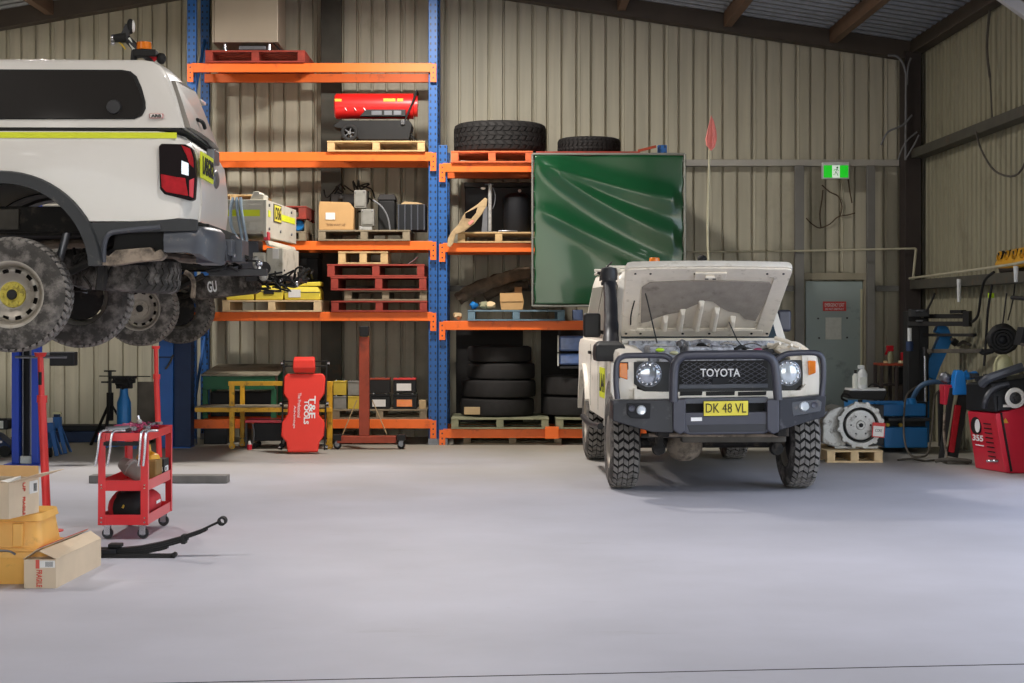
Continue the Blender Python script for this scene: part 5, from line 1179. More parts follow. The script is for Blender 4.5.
for k in range(4): MB().bar((0, 0, .05), (.3 * math.cos(k * PI / 2 + .6), .3 * math.sin(k * PI / 2 + .6), .03), .05, .03).done('leg', 'jack_blue', t)
b = MB(); b.box(-.16, .13, -.08, .08, .79, .82); b.box(-.12, .12, -.06, .06, .74, .785); b.box(-.08, .09, -.05, .05, .68, .74); b.bar((-.28, 0, .82), (.3, 0, .815), .012, .012)
for i in range(8): b.cyl((random.uniform(-.12, .12), -.07, random.uniform(.7, .8)), (random.uniform(-.1, .1), -.1, random.uniform(.68, .8)), .018, n=8)
b.done('cradle', 'dark_rubber', t, bevel=.003)
t = thing('steel_channel', 'long dark blue steel channel lying on the floor along the rear wall', 'beam', (X(96, 21.3), 21.3, 0))
MB().box(-.85, .62, 0, .3, .001, .13).done('lower_web', 'dark_blue', t, bevel=.006); MB().box(-.95, .75, .02, .34, .135, .20).done('upper_flange', 'navy_black', t, bevel=.006)
o = MB().box(X(55, 22), X(165, 22), 22.12, 22.16, .2, .32).done('timber_rail', 'wood_green', None, bevel=.004); tag(o, 'greenish timber rail along the foot of the rear wall', 'rail'); o.location.z = -.198
o = MB().box(X(90, 16.2), X(228, 16.2), 16.15, 16.32, 0, .07).done('floor_beam', 'floor_steel', None, bevel=.006); tag(o, 'long flat grey steel beam lying on the floor behind the tool cart', 'beam')
# ================================================================ FOREGROUND LEFT
# red three shelf tool cart
yc = 12.1
t = thing('tool_cart', 'red three shelf steel tool cart on castors, tools on top', 'cart', (X(123, yc), yc, 0), math.radians(0))
hw = .168; L = .90; zt = .72
for sx in (-1, 1):
    for y0 in (0, L):
        b = MB(); y1 = y0 + (.04 if y0 == 0 else -.04)
        b.box(min(sx * hw, sx * (hw - .004)), max(sx * hw, sx * (hw - .004)), min(y0, y1), max(y0, y1), .10, zt)
        ya = y0 if y0 == 0 else y0 - .004
        b.box(min(sx * hw, sx * (hw - .05)), max(sx * hw, sx * (hw - .05)), ya, ya + .004, .10, zt)
        b.done('corner_post', 'red_paint', t, bevel=.001)
def tray(z, lip, nm):
    b = MB(); i = .006
    b.box(-hw + i, hw - i, i, L - i, z - lip + .0, z - lip + .004)
    b.box(-hw + i, hw - i, i - .001, i + .003, z - lip, z); b.box(-hw + i, hw - i, L - i - .003, L - i + .001, z - lip, z)
    b.box(-hw + i - .001, -hw + i + .003, i, L - i, z - lip, z); b.box(hw - i - .003, hw - i + .001, i, L - i, z - lip, z)
    return b.done(nm, 'red_paint', t, bevel=.001)
tray(.72, .055, 'top_tray'); tray(.40, .07, 'middle_tray'); tray(.17, .07, 'bottom_tray')
MB().box(-.13, .12, -.012, .003, .635, .66).done('drawer_lip', 'dark_rubber', t, bevel=.002)
for sx in (-.12, .12):
    for sy in (.08, L - .08):
        castor(t, sx, sy, .038, 'dark_steel', 'chrome', h=.02)
for sx in (-1, 1):
    for z in (.15, .12, .37, .35, .69): MB().cyl((sx * .145, -.001, z), (sx * .145, -.006, z), .006, n=8).done('bolt', 'chrome', t)
cx0 = X(123, yc)
def on_cart(nm, label, cat, group=None, x=0, y=0, z=0, rz=0): return thing(nm, label, cat, (cx0 + x, yc + y, z), rz, group)
# spanners hanging over the edge
for i, (px, lab) in enumerate(((96, 'bent steel pry bar hanging off the outer corner of the cart'), (108, 'steel bar hanging over the short side of the cart, second one'), (139, 'chrome bar hanging at the near right corner of the cart'), (144, 'long chrome bar hanging by the near right corner post'))):
    x = X(px, yc) ; dx = .05 if i < 2 else .03
    o = MB().tube([(x + dx + .06, yc + .02, .735), (x + dx, yc - .02, .735), (x + dx * .6, yc - .03, .70), (x + dx * .3, yc - .03, .58), (x, yc - .03, .50)], .009, n=8).done('pry_bar', 'chrome', None); tag(o, lab, 'bar', 'bars hanging on the tool cart')
    o.location.y = -.0
zz = .673
for i, (x, y, l, a, m, lab, sh) in enumerate(((-.05, .14, .13, .3, 'dark_steel', 'dark air ratchet lying at the near end of the cart top', 'tool'), (-.02, .28, .2, .9, 'steel_grey', 'silver spanner lying across the cart top', 'spanner'), (.02, .37, .13, -.5, 'red_paint', 'red handled tool on the cart top', 'tool'),
        (.03, .56, .20, 1.3, 'chrome', 'long chrome socket bar at the far end of the cart top', 'bar'), (-.06, .62, .16, 1.3, 'magenta', 'purple red handled pliers on the cart top', 'pliers'), (.0, .76, .16, .5, 'dark_steel', 'dark steel spanner at the back of the cart top', 'spanner'))):
    t = on_cart('hand_tool', lab, sh, 'tools lying on the cart top', x, y, zz, a)
    MB().bar((-l / 2, 0, .014), (l / 2, 0, .062), .028, .022).done('handle', m, t, bevel=.004)
    MB().lathe([(.010, -.009), (.028, -.009), (.028, .009), (.010, .009)], o=(l / 2 + .02, 0, .064), ax=(0, 0, 1), n=12, closed=True).done('head', 'steel_grey', t)
b = MB(); b.cyl((cx0 - .13, yc + .10, zz + .052), (cx0 + .0, yc + .2, zz + .062), .032, .024, n=12); b.cyl((cx0 + .0, yc + .2, zz + .062), (cx0 + .04, yc + .23, zz + .062), .016, n=10)
tag(b.done('air_gun', 'steel_grey'), 'grey metal air gun on the near corner of the cart top', 'tool')
t = on_cart('upright_fitting', 'brass and steel fitting standing up at the middle of the cart top', 'fitting', None, .03, .45, zz); MB().cyl((0, 0, .0), (0, 0, .05), .03).done('base', 'magenta', t); MB().cyl((0, 0, .05), (-.02, 0, .14), .009).done('stem', 'chrome', t); MB().sphere((-.01, 0, .095), .02).done('nut', 'alloy', t)
b = MB()
for i in range(26):
    c = Vector((cx0 + random.uniform(-.07, .08), yc + random.uniform(.2, .75), zz + .03)); b.tube([c + Vector((random.uniform(-.06, .06), random.uniform(-.08, .08), random.uniform(0, .055))) for _ in range(3)], .008, n=5)
tag(b.done('loose_sockets', 'magenta'), 'heap of small loose parts among the tools on the cart top', 'loose parts', None, 'stuff')
# middle tray: metal canister part, oil box and funnel, black and white box
t = on_cart('filter_housing', 'grey cylindrical metal part lying tilted in the middle tray', 'metal part', None, .0, .30, .345)
MB().lathe([(0, 0), (.045, 0), (.055, .02), (.055, .11), (.06, .115), (.06, .13), (.04, .2), (0, .21)], o=(.09, -.06, .055), ax=(-.75, .3, .45), n=20).done('housing', 'grey_box', t)
MB().lathe([(0, 0), (.06, 0), (.06, .02), (0, .02)], o=(-.0, -.02, .12), ax=(-.75, .3, .45), n=20).done('flange', 'alloy', t)
t = on_cart('oil_container', 'brown square oil container with yellow funnel top in the middle tray', 'container', None, .08, .50, .336)
B('container_body', 'oil_brown', t, -.09, .07, -.11, .11, 0, .17, bevel=.012); MB().lathe([(0, .172), (.085, .172), (.075, .2), (.025, .225), (.018, .27), (0, .27)], n=20, o=(-.01, 0, 0)).done('funnel', 'funnel_yellow', t)
t = on_cart('parts_box', 'small black and white printed box at the back of the middle tray', 'box', None, .12, .735, .336)
B('carton', 'dark_rubber', t, -.04, .035, -.09, .1, 0, .155, bevel=.002); 
text('lettering', 'CTB', 'text_white', t, (.037, 0, .085), .13, .04, rot=(PI / 2, 0, PI / 2), bold=.03); text('lettering', 'CTB', 'text_white', t, (-.003, -.0915, .085), .06, .04, bold=.03); text('lettering', '000', 'text_white', t, (-.003, -.0915, .035), .06, .035, bold=.03)
text('lettering', '000', 'text_white', t, (.037, 0, .035), .13, .035, rot=(PI / 2, 0, PI / 2), bold=.03)
# tool bag in the bottom tray
t = on_cart('tool_bag', 'red and black fabric tool bag in the bottom tray of the cart', 'bag', None, .0, .40, .112)
def blob(b, secs):
    R = []
    for y, hw_, z0, z1 in secs:
        n = 14; R.append([(hw_ * math.copysign(abs(math.cos(a)) ** .6, math.cos(a)), y, (z0 + z1) / 2 + (z1 - z0) / 2 * math.copysign(abs(math.sin(a)) ** .75, math.sin(a))) for a in [2 * PI * k / n for k in range(n)]])
    b.rings(R); return b
blob(MB(), ((-.26, .11, .01, .12), (-.23, .14, 0, .17), (-.1, .145, 0, .2), (.1, .145, 0, .2), (.24, .14, 0, .17), (.28, .1, .01, .12))).done('bag_body', 'bag_red', t, smooth=60)
blob(MB(), ((-.272, .05, .03, .12), (-.262, .10, .01, .16), (-.2, .10, .02, .205), (-.12, .09, .05, .214))).done('bag_front', 'dark_rubber', t, smooth=60)
MB().tube([(-.05, -.22, .17), (-.02, -.2, .215), (.04, -.15, .19), (.08, .1, .19), (.05, .2, .18)], .010).done('bag_handle', 'dark_rubber', t); MB().tube([(-.03, -.24, .16), (-.02, -.26, .12), (-.03, -.275, .09)], .008).done('zip_tag', 'yellow_can', t)
MB().bar((.149, .0, .10), (.149, .14, .10), .004, .02).done('maker_mark', 'text_white', t)
o = B('tray_liner', 'charcoal', None, cx0 - .14, cx0 + .14, yc + .03, yc + .12, .106, .118); tag(o, 'flat dark folder lying under the front of the tool bag', 'folder')
# leaf spring
d = 11.25
t = thing('leaf_spring', 'black curved leaf spring pack with an eye, on the floor behind the long carton', 'leaf spring', (X(101, d), d, 0))
def sxz(px, py): return (X(px, d) - X(101, d), Z(py, d))
main_ = [sxz(*p) for p in ((60, 545), (80, 547.5), (101, 549.5), (120, 549.5), (140, 547.5), (160, 543.5), (180, 538), (200, 531), (218, 522.5))]
def leaf(pts, th, y0=0, w=.07):
    b = MB(); R = []
    for i, (x, z) in enumerate(pts):
        R.append([(x, y0, z - th / 2), (x, y0 + w, z - th / 2), (x, y0 + w, z + th / 2), (x, y0, z + th / 2)])
    return b.rings(R)
leaf(main_, .014).done('main_leaf', 'dark_rubber', t)
for k, n_ in enumerate((8, 7, 6, 5)):
    pts = [(x, z - .0135 * (k + 1)) for x, z in main_[:n_]]
    if n_ < 9:
        x, z = main_[n_ - 1]; x2, z2 = main_[n_]; pts.append((x + (x2 - x) * .35, z + (z2 - z) * .35 - .0135 * (k + 1)))
    leaf(pts, .012).done('short_leaf', 'dark_rubber', t)
ex, ez = sxz(221.5, 521.5); MB().lathe([(.016, 0), (.028, 0), (.028, .07), (.016, .07)], o=(ex, 0, ez), ax=(0, 1, 0), n=20, closed=True).done('spring_eye', 'dark_rubber', t)
for px, py in ((183, 538.5),): 
    x, z = sxz(px, py); MB().box(x - .012, x + .015, -.008, .078, z - .035, z + .022).done('rebound_clip', 'dark_rubber', t, bevel=.003)
x, z = sxz(113, 546); MB().box(x - .03, x + .05, -.01, .08, z - .01, z + .012).done('centre_clamp', 'dark_rubber', t, bevel=.004)
x, z = sxz(101, 556); MB().box(x - .1, x + .46, -.05, .02, .0, .022).done('flat_leaf', 'dark_rubber', t, bevel=.004); MB().cyl((x + .46, -.05, .016), (x + .46, .02, .016), .016).done('flat_leaf_eye', 'dark_rubber', t)
MB().box(-.2, .1, -.04, .06, .023, .052).done('packing_block', 'navy_black', t, bevel=.004)
# yellow tubs, one upside down on the other
dn = 10.1
t = thing('yellow_tub', 'worn yellow plastic tub standing on the floor under the other tub', 'tub', (X(-1, dn), dn, 0))
s_ = dn / F; hw = X(45, dn) - X(-1, dn)
zl = Z(552, dn)
def rrect(hx, hy, cy, z, r=.06, n=5):
    out = []
    for sx, sy, a in ((1, 1, 0), (-1, 1, 90), (-1, -1, 180), (1, -1, 270)):
        out += [(sx * (hx - r) + r * math.cos(math.radians(a + 90 * k / n)), cy + sy * (hy - r) + r * math.sin(math.radians(a + 90 * k / n)), z) for k in range(n + 1)]
    return out
hy = .26
MB().rings([rrect(hw - .09, hy - .03, hy, .0), rrect(hw - .075, hy - .02, hy, .04), rrect(hw - .005, hy, hy, zl - .03), rrect(hw + .012, hy + .014, hy, zl - .03), rrect(hw + .012, hy + .014, hy, zl)]).done('tub_body', 'tub_yellow', t, smooth=40)
MB().tube([(-.1, -.03, zl - .01), (-.06, -.045, zl + .012), (.06, -.045, zl + .012), (.1, -.03, zl - .01)], .006).done('tub_handle', 'steel_grey', t)
t2 = thing('yellow_tub', 'worn yellow plastic tub upside down on the other, carrying the open carton', 'tub', (X(-1, dn), dn, zl + .002))
z2 = Z(514.5, dn) - zl - .004
MB().rings([rrect(hw - .0, hy, hy, .0), rrect(hw - .0, hy, hy, .018), rrect(hw - .025, hy - .02, hy, .02), rrect(hw - .045, hy - .05, hy, z2 - .045), rrect(hw - .03, hy - .03, hy, z2 - .04), rrect(hw - .04, hy - .04, hy, z2)]).done('tub_body', 'tub_yellow', t2, smooth=40)
for sx in (-.14, .1): MB().box(sx - .03, sx + .03, .012, .04, .022, z2 - .05).done('tub_rib', 'tub_yellow', t2, bevel=.008)
# open carton on top, corner towards the lens
zc = zl + z2 + .006; hc = .20
t = thing('open_carton', 'open tan carton with red print and white label on the upside down tub', 'box', (X(8.7, 9.85), 9.85, zc), math.radians(-12))
b = MB(); W_, L_ = .42, .36
b.box(-W_, 0, 0, .004, 0, hc); b.box(-W_, 0, L_ - .004, L_, 0, hc); b.box(-W_, -W_ + .004, .004, L_ - .004, 0, hc); b.box(-.004, 0, .004, L_ - .004, 0, hc); b.box(-W_ + .004, -.004, .004, L_ - .004, 0, .004)
b.done('carton', 'cardboard_pale', t)
MB().hexa([(0, .0, hc), (.003, .0, hc - .003), (0, L_, hc), (.003, L_, hc - .003), (.16, .02, hc + .05), (.163, .02, hc + .047), (.16, L_ - .02, hc + .05), (.163, L_ - .02, hc + .047)]).done('side_flap', 'cardboard_pale', t)
MB().hexa([(-W_, -.001, hc - .002), (0, -.001, hc - .002), (-W_, .002, hc), (0, .002, hc), (-W_ + .02, -.06, hc + .012), (-.02, -.06, hc + .012), (-W_ + .02, -.058, hc + .015), (-.02, -.058, hc + .015)]).done('front_flap', 'cardboard_pale', t)
MB().hexa([(-W_, L_, hc), (0, L_, hc), (-W_, L_ + .003, hc), (0, L_ + .003, hc), (-W_ + .02, L_ + .03, hc + .06), (-.02, L_ + .03, hc + .06), (-W_ + .02, L_ + .033, hc + .06), (-.02, L_ + .033, hc + .06)]).done('back_flap', 'cardboard', t)
B('paper_label', 'paper', t, .0005, .003, .24, .34, hc - .085, hc - .015, bevel=0)
for k in range(6): B('barcode_bar', 'text_black', t, .0032, .004, .29 + k * .007, .293 + k * .007, hc - .075, hc - .03, bevel=0)
text('lettering', 'FRAGILE', 'tape_red', t, (.003, .175, .055), .10, .03, rot=(PI / 2, PI / 2, PI / 2), bold=.03); text('lettering', 'UP', 'tape_red', t, (.003, .175, hc - .04), .05, .03, rot=(PI / 2, PI / 2, PI / 2), bold=.03)
p0 = t.location
o = B('packing_paper', 'charcoal', None, -W_ + .03, -.03, .03, L_ - .03, .006, hc - .05, bevel=.02); o.location = p0; o.rotation_euler = (0, 0, math.radians(-12)); tag(o, 'dark packed contents inside the open carton', 'contents')
o = MB().hexa([(-.25, .05, hc - .045), (-.08, .06, hc - .045), (-.25, .28, hc - .045), (-.08, .3, hc - .045), (-.25, .05, hc - .04), (-.08, .06, hc - .03), (-.25, .28, hc - .04), (-.08, .3, hc + .01)]).done('folded_papers', 'paper', None, loc=p0, rot=(0, 0, math.radians(-12))); tag(o, 'white folded papers poking out of the open carton', 'papers')
# long carton on the floor
dl = 9.97
A0 = P(24, 588.5, dl); A1 = P(56, 588.5, dl); t = thing('long_carton', 'long tan carton with raised flaps and red tape, on the floor before the tubs', 'box', (A0.x, dl, 0))
w = X(56, dl) - X(24, dl); ln = .92; off = X(101, dl + ln) - X(56, dl); h = Z(559.5, dl); h2 = .145
b = MB(); b.hexa([(0, 0, .0), (w, 0, .0), (off, ln, .0), (w + off, ln, .0), (0, 0, h), (w, 0, h), (off, ln, h), (w + off, ln, h)]); cb_ = b.done('carton', 'cardboard_pale', t)
MB().hexa([(-.004, -.004, h + .001), (.07, -.004, h + .052), (off, ln, h + .001), (off + .10, ln, h + .052), (-.004, -.004, h + .004), (.07, -.004, h + .056), (off, ln, h + .004), (off + .10, ln, h + .056)]).done('top_flap', 'cardboard_pale', t)
MB().hexa([(w + .004, -.004, h + .001), (.085, -.004, h + .045), (off + w, ln, h + .001), (off + .115, ln, h + .045), (w + .004, -.004, h + .004), (.085, -.004, h + .049), (off + w, ln, h + .004), (off + .115, ln, h + .049)]).done('top_flap', 'cardboard_pale', t)
MB().hexa([(.055, .05, h + .046), (.075, .05, h + .058), (off + .08, ln, h + .046), (off + .10, ln, h + .058), (.055, .05, h + .050), (.075, .05, h + .062), (off + .08, ln, h + .050), (off + .10, ln, h + .062)]).done('tape', 'tape_red', t)
B('tape', 'tape_red', t, .065, .085, -.003, 0, h - .05, h - .002, bevel=0); B('paper_label', 'paper', t, .088, w - .006, -.003, 0, h - .045, h - .006, bevel=0)
for k in range(7): B('barcode_bar', 'text_black', t, .12 + k * .006, .1225 + k * .006, -.004, -.0032, h - .04, h - .012, bevel=0)
text('lettering', 'FRAGILE', 'tape_red', t, (.085, -.002, .055), .095, .032, rot=(PI / 2, PI / 2, 0), bold=.03)
# ================================================================ CREAM FOUR WHEEL DRIVE WITH ITS BONNET UP (local: x right, y rearward, z up, front axle at 0)
TX, TY, TH = 1.83, 15.75, math.radians(1.8)
t = V_ = thing('four_wheel_drive', 'white four wheel drive with bonnet open and dark steel bull bar, yellow number plate', 'four wheel drive', (TX, TY, 0), TH)
def tp(px, py, yl):
    xl = 0
    for _ in range(3):
        d = TY + yl * math.cos(TH) + xl * math.sin(TH)
        xl = (X(px, d) - TX + yl * math.sin(TH)) / math.cos(TH)
    d = TY + yl * math.cos(TH) + xl * math.sin(TH)
    return Vector((xl, yl, Z(py, d)))
def flat(poly, yl, th, nm, m, par=None, bevel=.004, **k):
    """front facing panel traced at its own distance with real thickness"""
    return MB().rings([[tp(x, y, yl) for x, y in poly], [tp(x, y, yl) + Vector((0, th, 0)) for x, y in poly]]).done(nm, m, par if par is not None else V_, bevel=bevel, **k)
RZ = PI / 2
# wheels (turned slightly)
for sx, yl, st in ((-.765, 0, 0), (.775, 0, 2), (-.72, 3.15, 0), (.72, 3.15, 0)):
    f = 1 if sx < 0 else -1      # outer face direction in wheel Y after rotating
    wheel(V_, (sx, yl, .405), .405, .255, .215, face=f, rz=RZ + math.radians(st), blocks=34, rows=5, tmat='tyre_dusty', hub='rim_silver')
# side panels with wheel arches: profile (y,z)
def yarc(yc_, zc_, r, a0, a1, n=14): return [(yc_ + r * math.cos(math.radians(a0 + (a1 - a0) * k / n)), zc_ + r * math.sin(math.radians(a0 + (a1 - a0) * k / n))) for k in range(n + 1)]
side = [(-.60, .80), (-.62, 1.0), (-.60, 1.13), (-.55, 1.19), (.30, 1.235), (.55, 1.26), (3.95, 1.26), (4.02, 1.2), (4.02, .62)] + yarc(3.15, .47, .50, 18, 162) + [(2.5, .55), (.7, .55)] + yarc(0, .47, .52, 10, 155)
for sg in (-1, 1):
    b = MB(); b.rings([[(sg * x, y, z - (dz if z > 1.1 else 0)) for y, z in side] for x, dz in ((.70, 0), (.79, 0), (.825, .012), (.84, .05))])
    o = b.done('body_side', 'dusty_white', V_, smooth=40)
    fa = yarc(0, .47, .535, 5, 160, 18); fb = yarc(0, .47, .475, 160, 5, 18)
    for yc_ in (0, 3.15):
        MB().rings([[(sg * .83, y + yc_, z) for y, z in fa + fb], [(sg * .868, y + yc_, z) for y, z in fa + fb], [(sg * .878, yc_ + y * .985, .47 + (z - .47) * .985) for y, z in fa + fb]]).done('wheel_arch_flare', 'dusty_white', V_, smooth=40)
    MB().tube([(sg * .9, .62, .50), (sg * .92, 1.5, .47), (sg * .92, 2.4, .49)], .03).done('side_step', 'dark_steel', V_)
    for yd in (.62, 1.55, 2.45): B('door_gap', 'dark_rubber', o, min(sg * .8405, sg * .842), max(sg * .8405, sg * .842), yd, yd + .012, .60, 1.22, bevel=0)
    for yd in (1.4, 2.3): B('door_handle', 'dark_rubber', o, min(sg * .842, sg * .87), max(sg * .842, sg * .87), yd, yd + .13, 1.12, 1.15, bevel=.006)
    if sg < 0:
        B('hivis_label', 'hivis', o, -.8435, -.8412, .80, 1.38, .74, 1.02, bevel=0); text('lettering', 'LA41', 'text_black', o, (-.845, 1.09, .88), .5, .17, rot=(PI / 2, 0, -PI / 2), bold=.03)
# inner body masses
MB().box(-.70, .70, .62, 3.95, .55, 1.25).done('cabin_floor_body', 'dusty_white', V_, bevel=.02)
MB().box(-.66, .66, .45, .498, .70, 1.28).done('firewall', 'engine_grey', V_, bevel=.01)
# greenhouse
def gh(y, z): # half width by height
    return .80 - .12 * (z - 1.25) / .68
sec = []
roofp = [(.60, 1.255), (.98, 1.86), (1.10, 1.925), (3.75, 1.94), (3.92, 1.86), (3.98, 1.255)]
b = MB(); R = []
for fct, dz in ((-1.0, .03), (-.96, .006), (-.8, 0), (.8, 0), (.96, .006), (1.0, .03)):
    R.append([(gh(y, z) * fct, y, z - (dz if z > 1.8 else 0)) for y, z in roofp])
b.rings(R); cab = b.done('cabin', 'dusty_white', V_, smooth=40)
def onw(t_, zz, off):   # point on the windscreen plane
    k = (zz - 1.255) / (1.86 - 1.255); y = .60 + .38 * k
    return Vector((t_ * gh(y, zz) , y - off, zz + off * .5))
wsq = [(-.9, 1.30), (.9, 1.30), (.9, 1.80), (-.9, 1.80)]
MB().rings([[onw(a, z, .002) for a, z in wsq], [onw(a, z, .010) for a, z in wsq]]).done('windscreen', 'glass_cab', cab, bevel=.002)
for sg in (-1, 1):
    for ya, yb_ in ((.72, 1.50), (1.62, 2.40), (2.55, 3.75)):
        q = [(ya, 1.29), (yb_, 1.29), (yb_, 1.80), (ya + (.28 if ya < 1 else 0), 1.80)]
        MB().rings([[(sg * (gh(y, z) + off), y, z) for y, z in q] for off in (.002, .008)]).done('side_window', 'glass_grey', cab, bevel=.002)
    MB().tube([(sg * .69, 1.1, 1.93), (sg * .68, 2.4, 1.965), (sg * .68, 3.7, 1.95)], .018).done('roof_gutter', 'dusty_white', cab)
# roof gear
q = tp(654.5, 262, 1.575); q.z = 1.998
MB().cyl(q, q + Vector((0, 0, .065)), .055, .048, n=24).done('beacon', 'amber', cab, bevel=.008); MB().cyl(q - Vector((0, 0, .012)), q - Vector((0, 0, .001)), .06).done('beacon_base', 'dark_rubber', cab)
MB().box(-.76, .72, 1.55, 1.60, 1.955, 1.985).done('roof_bar', 'dusty_white', cab, bevel=.006); MB().box(-.76, .72, 2.9, 2.95, 1.955, 1.985).done('roof_bar', 'dusty_white', cab, bevel=.006)
for sx in (-.70, .68):
    for yy in (1.57, 2.92): MB().box(sx - .03, sx + .03, yy - .03, yy + .03, 1.93, 1.955).done('bar_foot', 'dark_rubber', cab)
# whip flag pole
pb = tp(709, 262, 1.75); pb.z = 1.95; ptop = tp(709.5, 150, 1.75); ptip = tp(711, 116, 1.75)
fp = MB().tube([pb, tp(707.5, 230, 1.75), ptop, ptip], .010, sub=3).done('whip_flag_pole', 'pole_cream', V_)
MB().sphere(tp(702, 259, 1.72), .04, 1.2, 1, 1).done('pole_clamp', 'dark_rubber', fp); MB().cyl(tp(698, 261, 1.72), tp(705, 258, 1.72), .022).done('pole_clamp', 'dark_rubber', fp)
def fpz(pts, y): return [tp(x, y_, 1.75 + y) for x, y_ in pts]
fl1 = [(711, 115), (714, 121), (716.5, 131), (717, 139), (715, 147), (711, 151), (706, 145), (705.5, 139), (708, 128)]
b = MB(); R = []
for k, y in enumerate((-.03, -.012, .0)):
    R.append([tp(711 + (x - 711) * (.86 + .07 * k), y_, 1.75 + y + .02 * math.sin(y_ * .7)) for x, y_ in fl1])
b.rings(R); b.done('flag', 'flag_red', fp, smooth=50)
MB().rings([[tp(x, y_, 1.71) for x, y_ in ((712, 118), (715, 133), (713.5, 146), (711.5, 149), (712, 132))], [tp(x, y_, 1.70) for x, y_ in ((712, 118), (714, 133), (713, 146), (711.5, 148), (712.5, 132))]]).done('flag_fold', 'flag_red', fp)
# snorkel and mirrors
sn = MB().tube([tp(611, 350, .34), tp(611, 335, .50), tp(611, 320, .62), tp(610.5, 300, .78), tp(609.5, 285, .90)], [.075, .068, .062, .06, .06], n=14).done('snorkel', 'bumper_steel', V_)
MB().lathe([(0, -.06), (.072, -.06), (.076, -.03), (.066, -.028), (.066, -.012), (.078, -.01), (.082, .05), (.07, .10), (0, .115)], o=tp(609, 279, .93), n=20).done('snorkel_head', 'bumper_steel', sn)
b = MB(); c = tp(609, 352, .15); b.rings([[(c.x - .12, c.y - .1, c.z - .08), (c.x + .12, c.y - .16, c.z - .08), (c.x + .12, c.y + .22, c.z - .08), (c.x - .12, c.y + .22, c.z - .08)], [(c.x - .13, c.y - .12, c.z - .02), (c.x + .135, c.y - .18, c.z - .02), (c.x + .13, c.y + .22, c.z - .02), (c.x - .13, c.y + .22, c.z - .02)], [(c.x - .12, c.y - .1, c.z + .06), (c.x + .125, c.y - .15, c.z + .06), (c.x + .12, c.y + .22, c.z + .06), (c.x - .12, c.y + .22, c.z + .06)], [(c.x - .08, c.y - .04, c.z + .095), (c.x + .08, c.y - .08, c.z + .095), (c.x + .08, c.y + .2, c.z + .095), (c.x - .08, c.y + .2, c.z + .095)]])
b.done('snorkel_elbow', 'black_plastic', V_, bevel=.012)
m1 = tp(591.5, 325, .95); MB().box(m1.x - .075, m1.x + .085, m1.y - .02, m1.y + .07, m1.z - .115, m1.z + .11).done('door_mirror', 'black_plastic', V_, bevel=.025, seg=3)
MB().tube([(m1.x + .05, m1.y + .03, m1.z - .06), (-.78, 1.0, m1.z - .08)], .018, sub=1).done('mirror_arm', 'black_plastic', V_)
MB().tube([tp(600, 281, 1.2), tp(601, 275, 1.2), tp(606, 268, 1.2), tp(612, 262, 1.2)], .008).done('roof_antenna', 'dark_rubber', V_)
m2 = tp(784.5, 321, .92); MB().box(m2.x - .065, m2.x + .065, m2.y - .02, m2.y + .07, m2.z - .10, m2.z + .105).done('door_mirror', 'bar_steel', V_, bevel=.03, seg=3)
MB().tube([(m2.x - .04, m2.y + .03, m2.z - .08), (.74, .98, m2.z - .1), (.72, .98, m2.z - .13)], .018, sub=1).done('mirror_arm', 'black_plastic', V_)
# fender tops and inner guards
for sg in (-1, 1):
    MB().rings([[(sg * .60, y, z) for y, z in ((-.56, 1.155), (.45, 1.24), (.45, 1.21), (-.56, 1.12))], [(sg * .71, y, z) for y, z in ((-.56, 1.165), (.45, 1.25), (.45, 1.22), (-.56, 1.12))]]).done('inner_guard', 'cream_under' if sg > 0 else 'dusty_white', V_, bevel=.006)
MB().box(-.72, .72, .50, .60, 1.25, 1.30).done('cowl', 'dusty_white', V_, bevel=.01)
MB().tube([tp(778, 352, .1), tp(785, 346, .2), tp(796, 345, .25), tp(807, 352, .1)], .03).done('guard_support', 'cream_under', V_)
b = MB()
for p0, p1, r in (((768, 345), (792, 352), .022), ((775, 338), (800, 348), .018), ((768, 352), (780, 343), .015), ((782, 354), (792, 345), .014)): b.tube([tp(*p0, .2), (tp(*p0, .2) + tp(*p1, .05)) / 2 + Vector((0, 0, .012)), tp(*p1, .05)], r)
b.done('guard_bracing', 'cream_under', V_)
# engine bay
MB().box(-.60, .60, -.5, .5, .80, 1.05).done('engine_block', 'dark_under', V_, bevel=.02)
for nm, m, x0, x1, y0, y1, z0, z1 in (('air_cleaner', 'engine_grey', -.55, -.28, -.2, .2, 1.05, 1.24), ('intake_cover', 'engine_grey', -.22, .18, -.25, .3, 1.05, 1.24), ('intercooler', 'steel_grey', .18, .46, -.42, -.05, 1.05, 1.20), ('battery', 'navy_black', .32, .57, -.35, -.1, 1.06, 1.18), ('brake_reservoir', 'white_plastic', -.45, -.33, .25, .42, 1.12, 1.25), ('washer_bottle', 'white_plastic', -.25, -.15, -.48, -.38, 1.06, 1.17), ('fuse_box', 'dark_steel', .4, .58, .05, .3, 1.08, 1.21), ('radiator_top', 'engine_grey', -.5, .5, -.56, -.5, 1.0, 1.14)):
    MB().box(x0, x1, y0, y1, z0, z1).done(nm, m, V_, bevel=.015, jit=.004)
for k in range(4): MB().cyl((-.16 + .1 * k, .0, 1.2), (-.16 + .1 * k, .0, 1.225), .03).done('coil_cap', 'dark_rubber', V_)
for i in range(22):
    p = Vector((random.uniform(-.55, .55), random.uniform(-.45, .35), random.uniform(1.18, 1.245))); q_ = p + Vector((random.uniform(-.22, .22), random.uniform(-.12, .2), random.uniform(-.02, .035)))
    MB().tube([p, (p + q_) / 2 + Vector((0, 0, .03)), q_], random.choice((.008, .012, .018)), n=6).done('engine_hose', random.choice(('steel_grey', 'dark_rubber', 'engine_grey', 'chrome', 'magenta' if p.x > .35 else 'hose_grey')), V_)
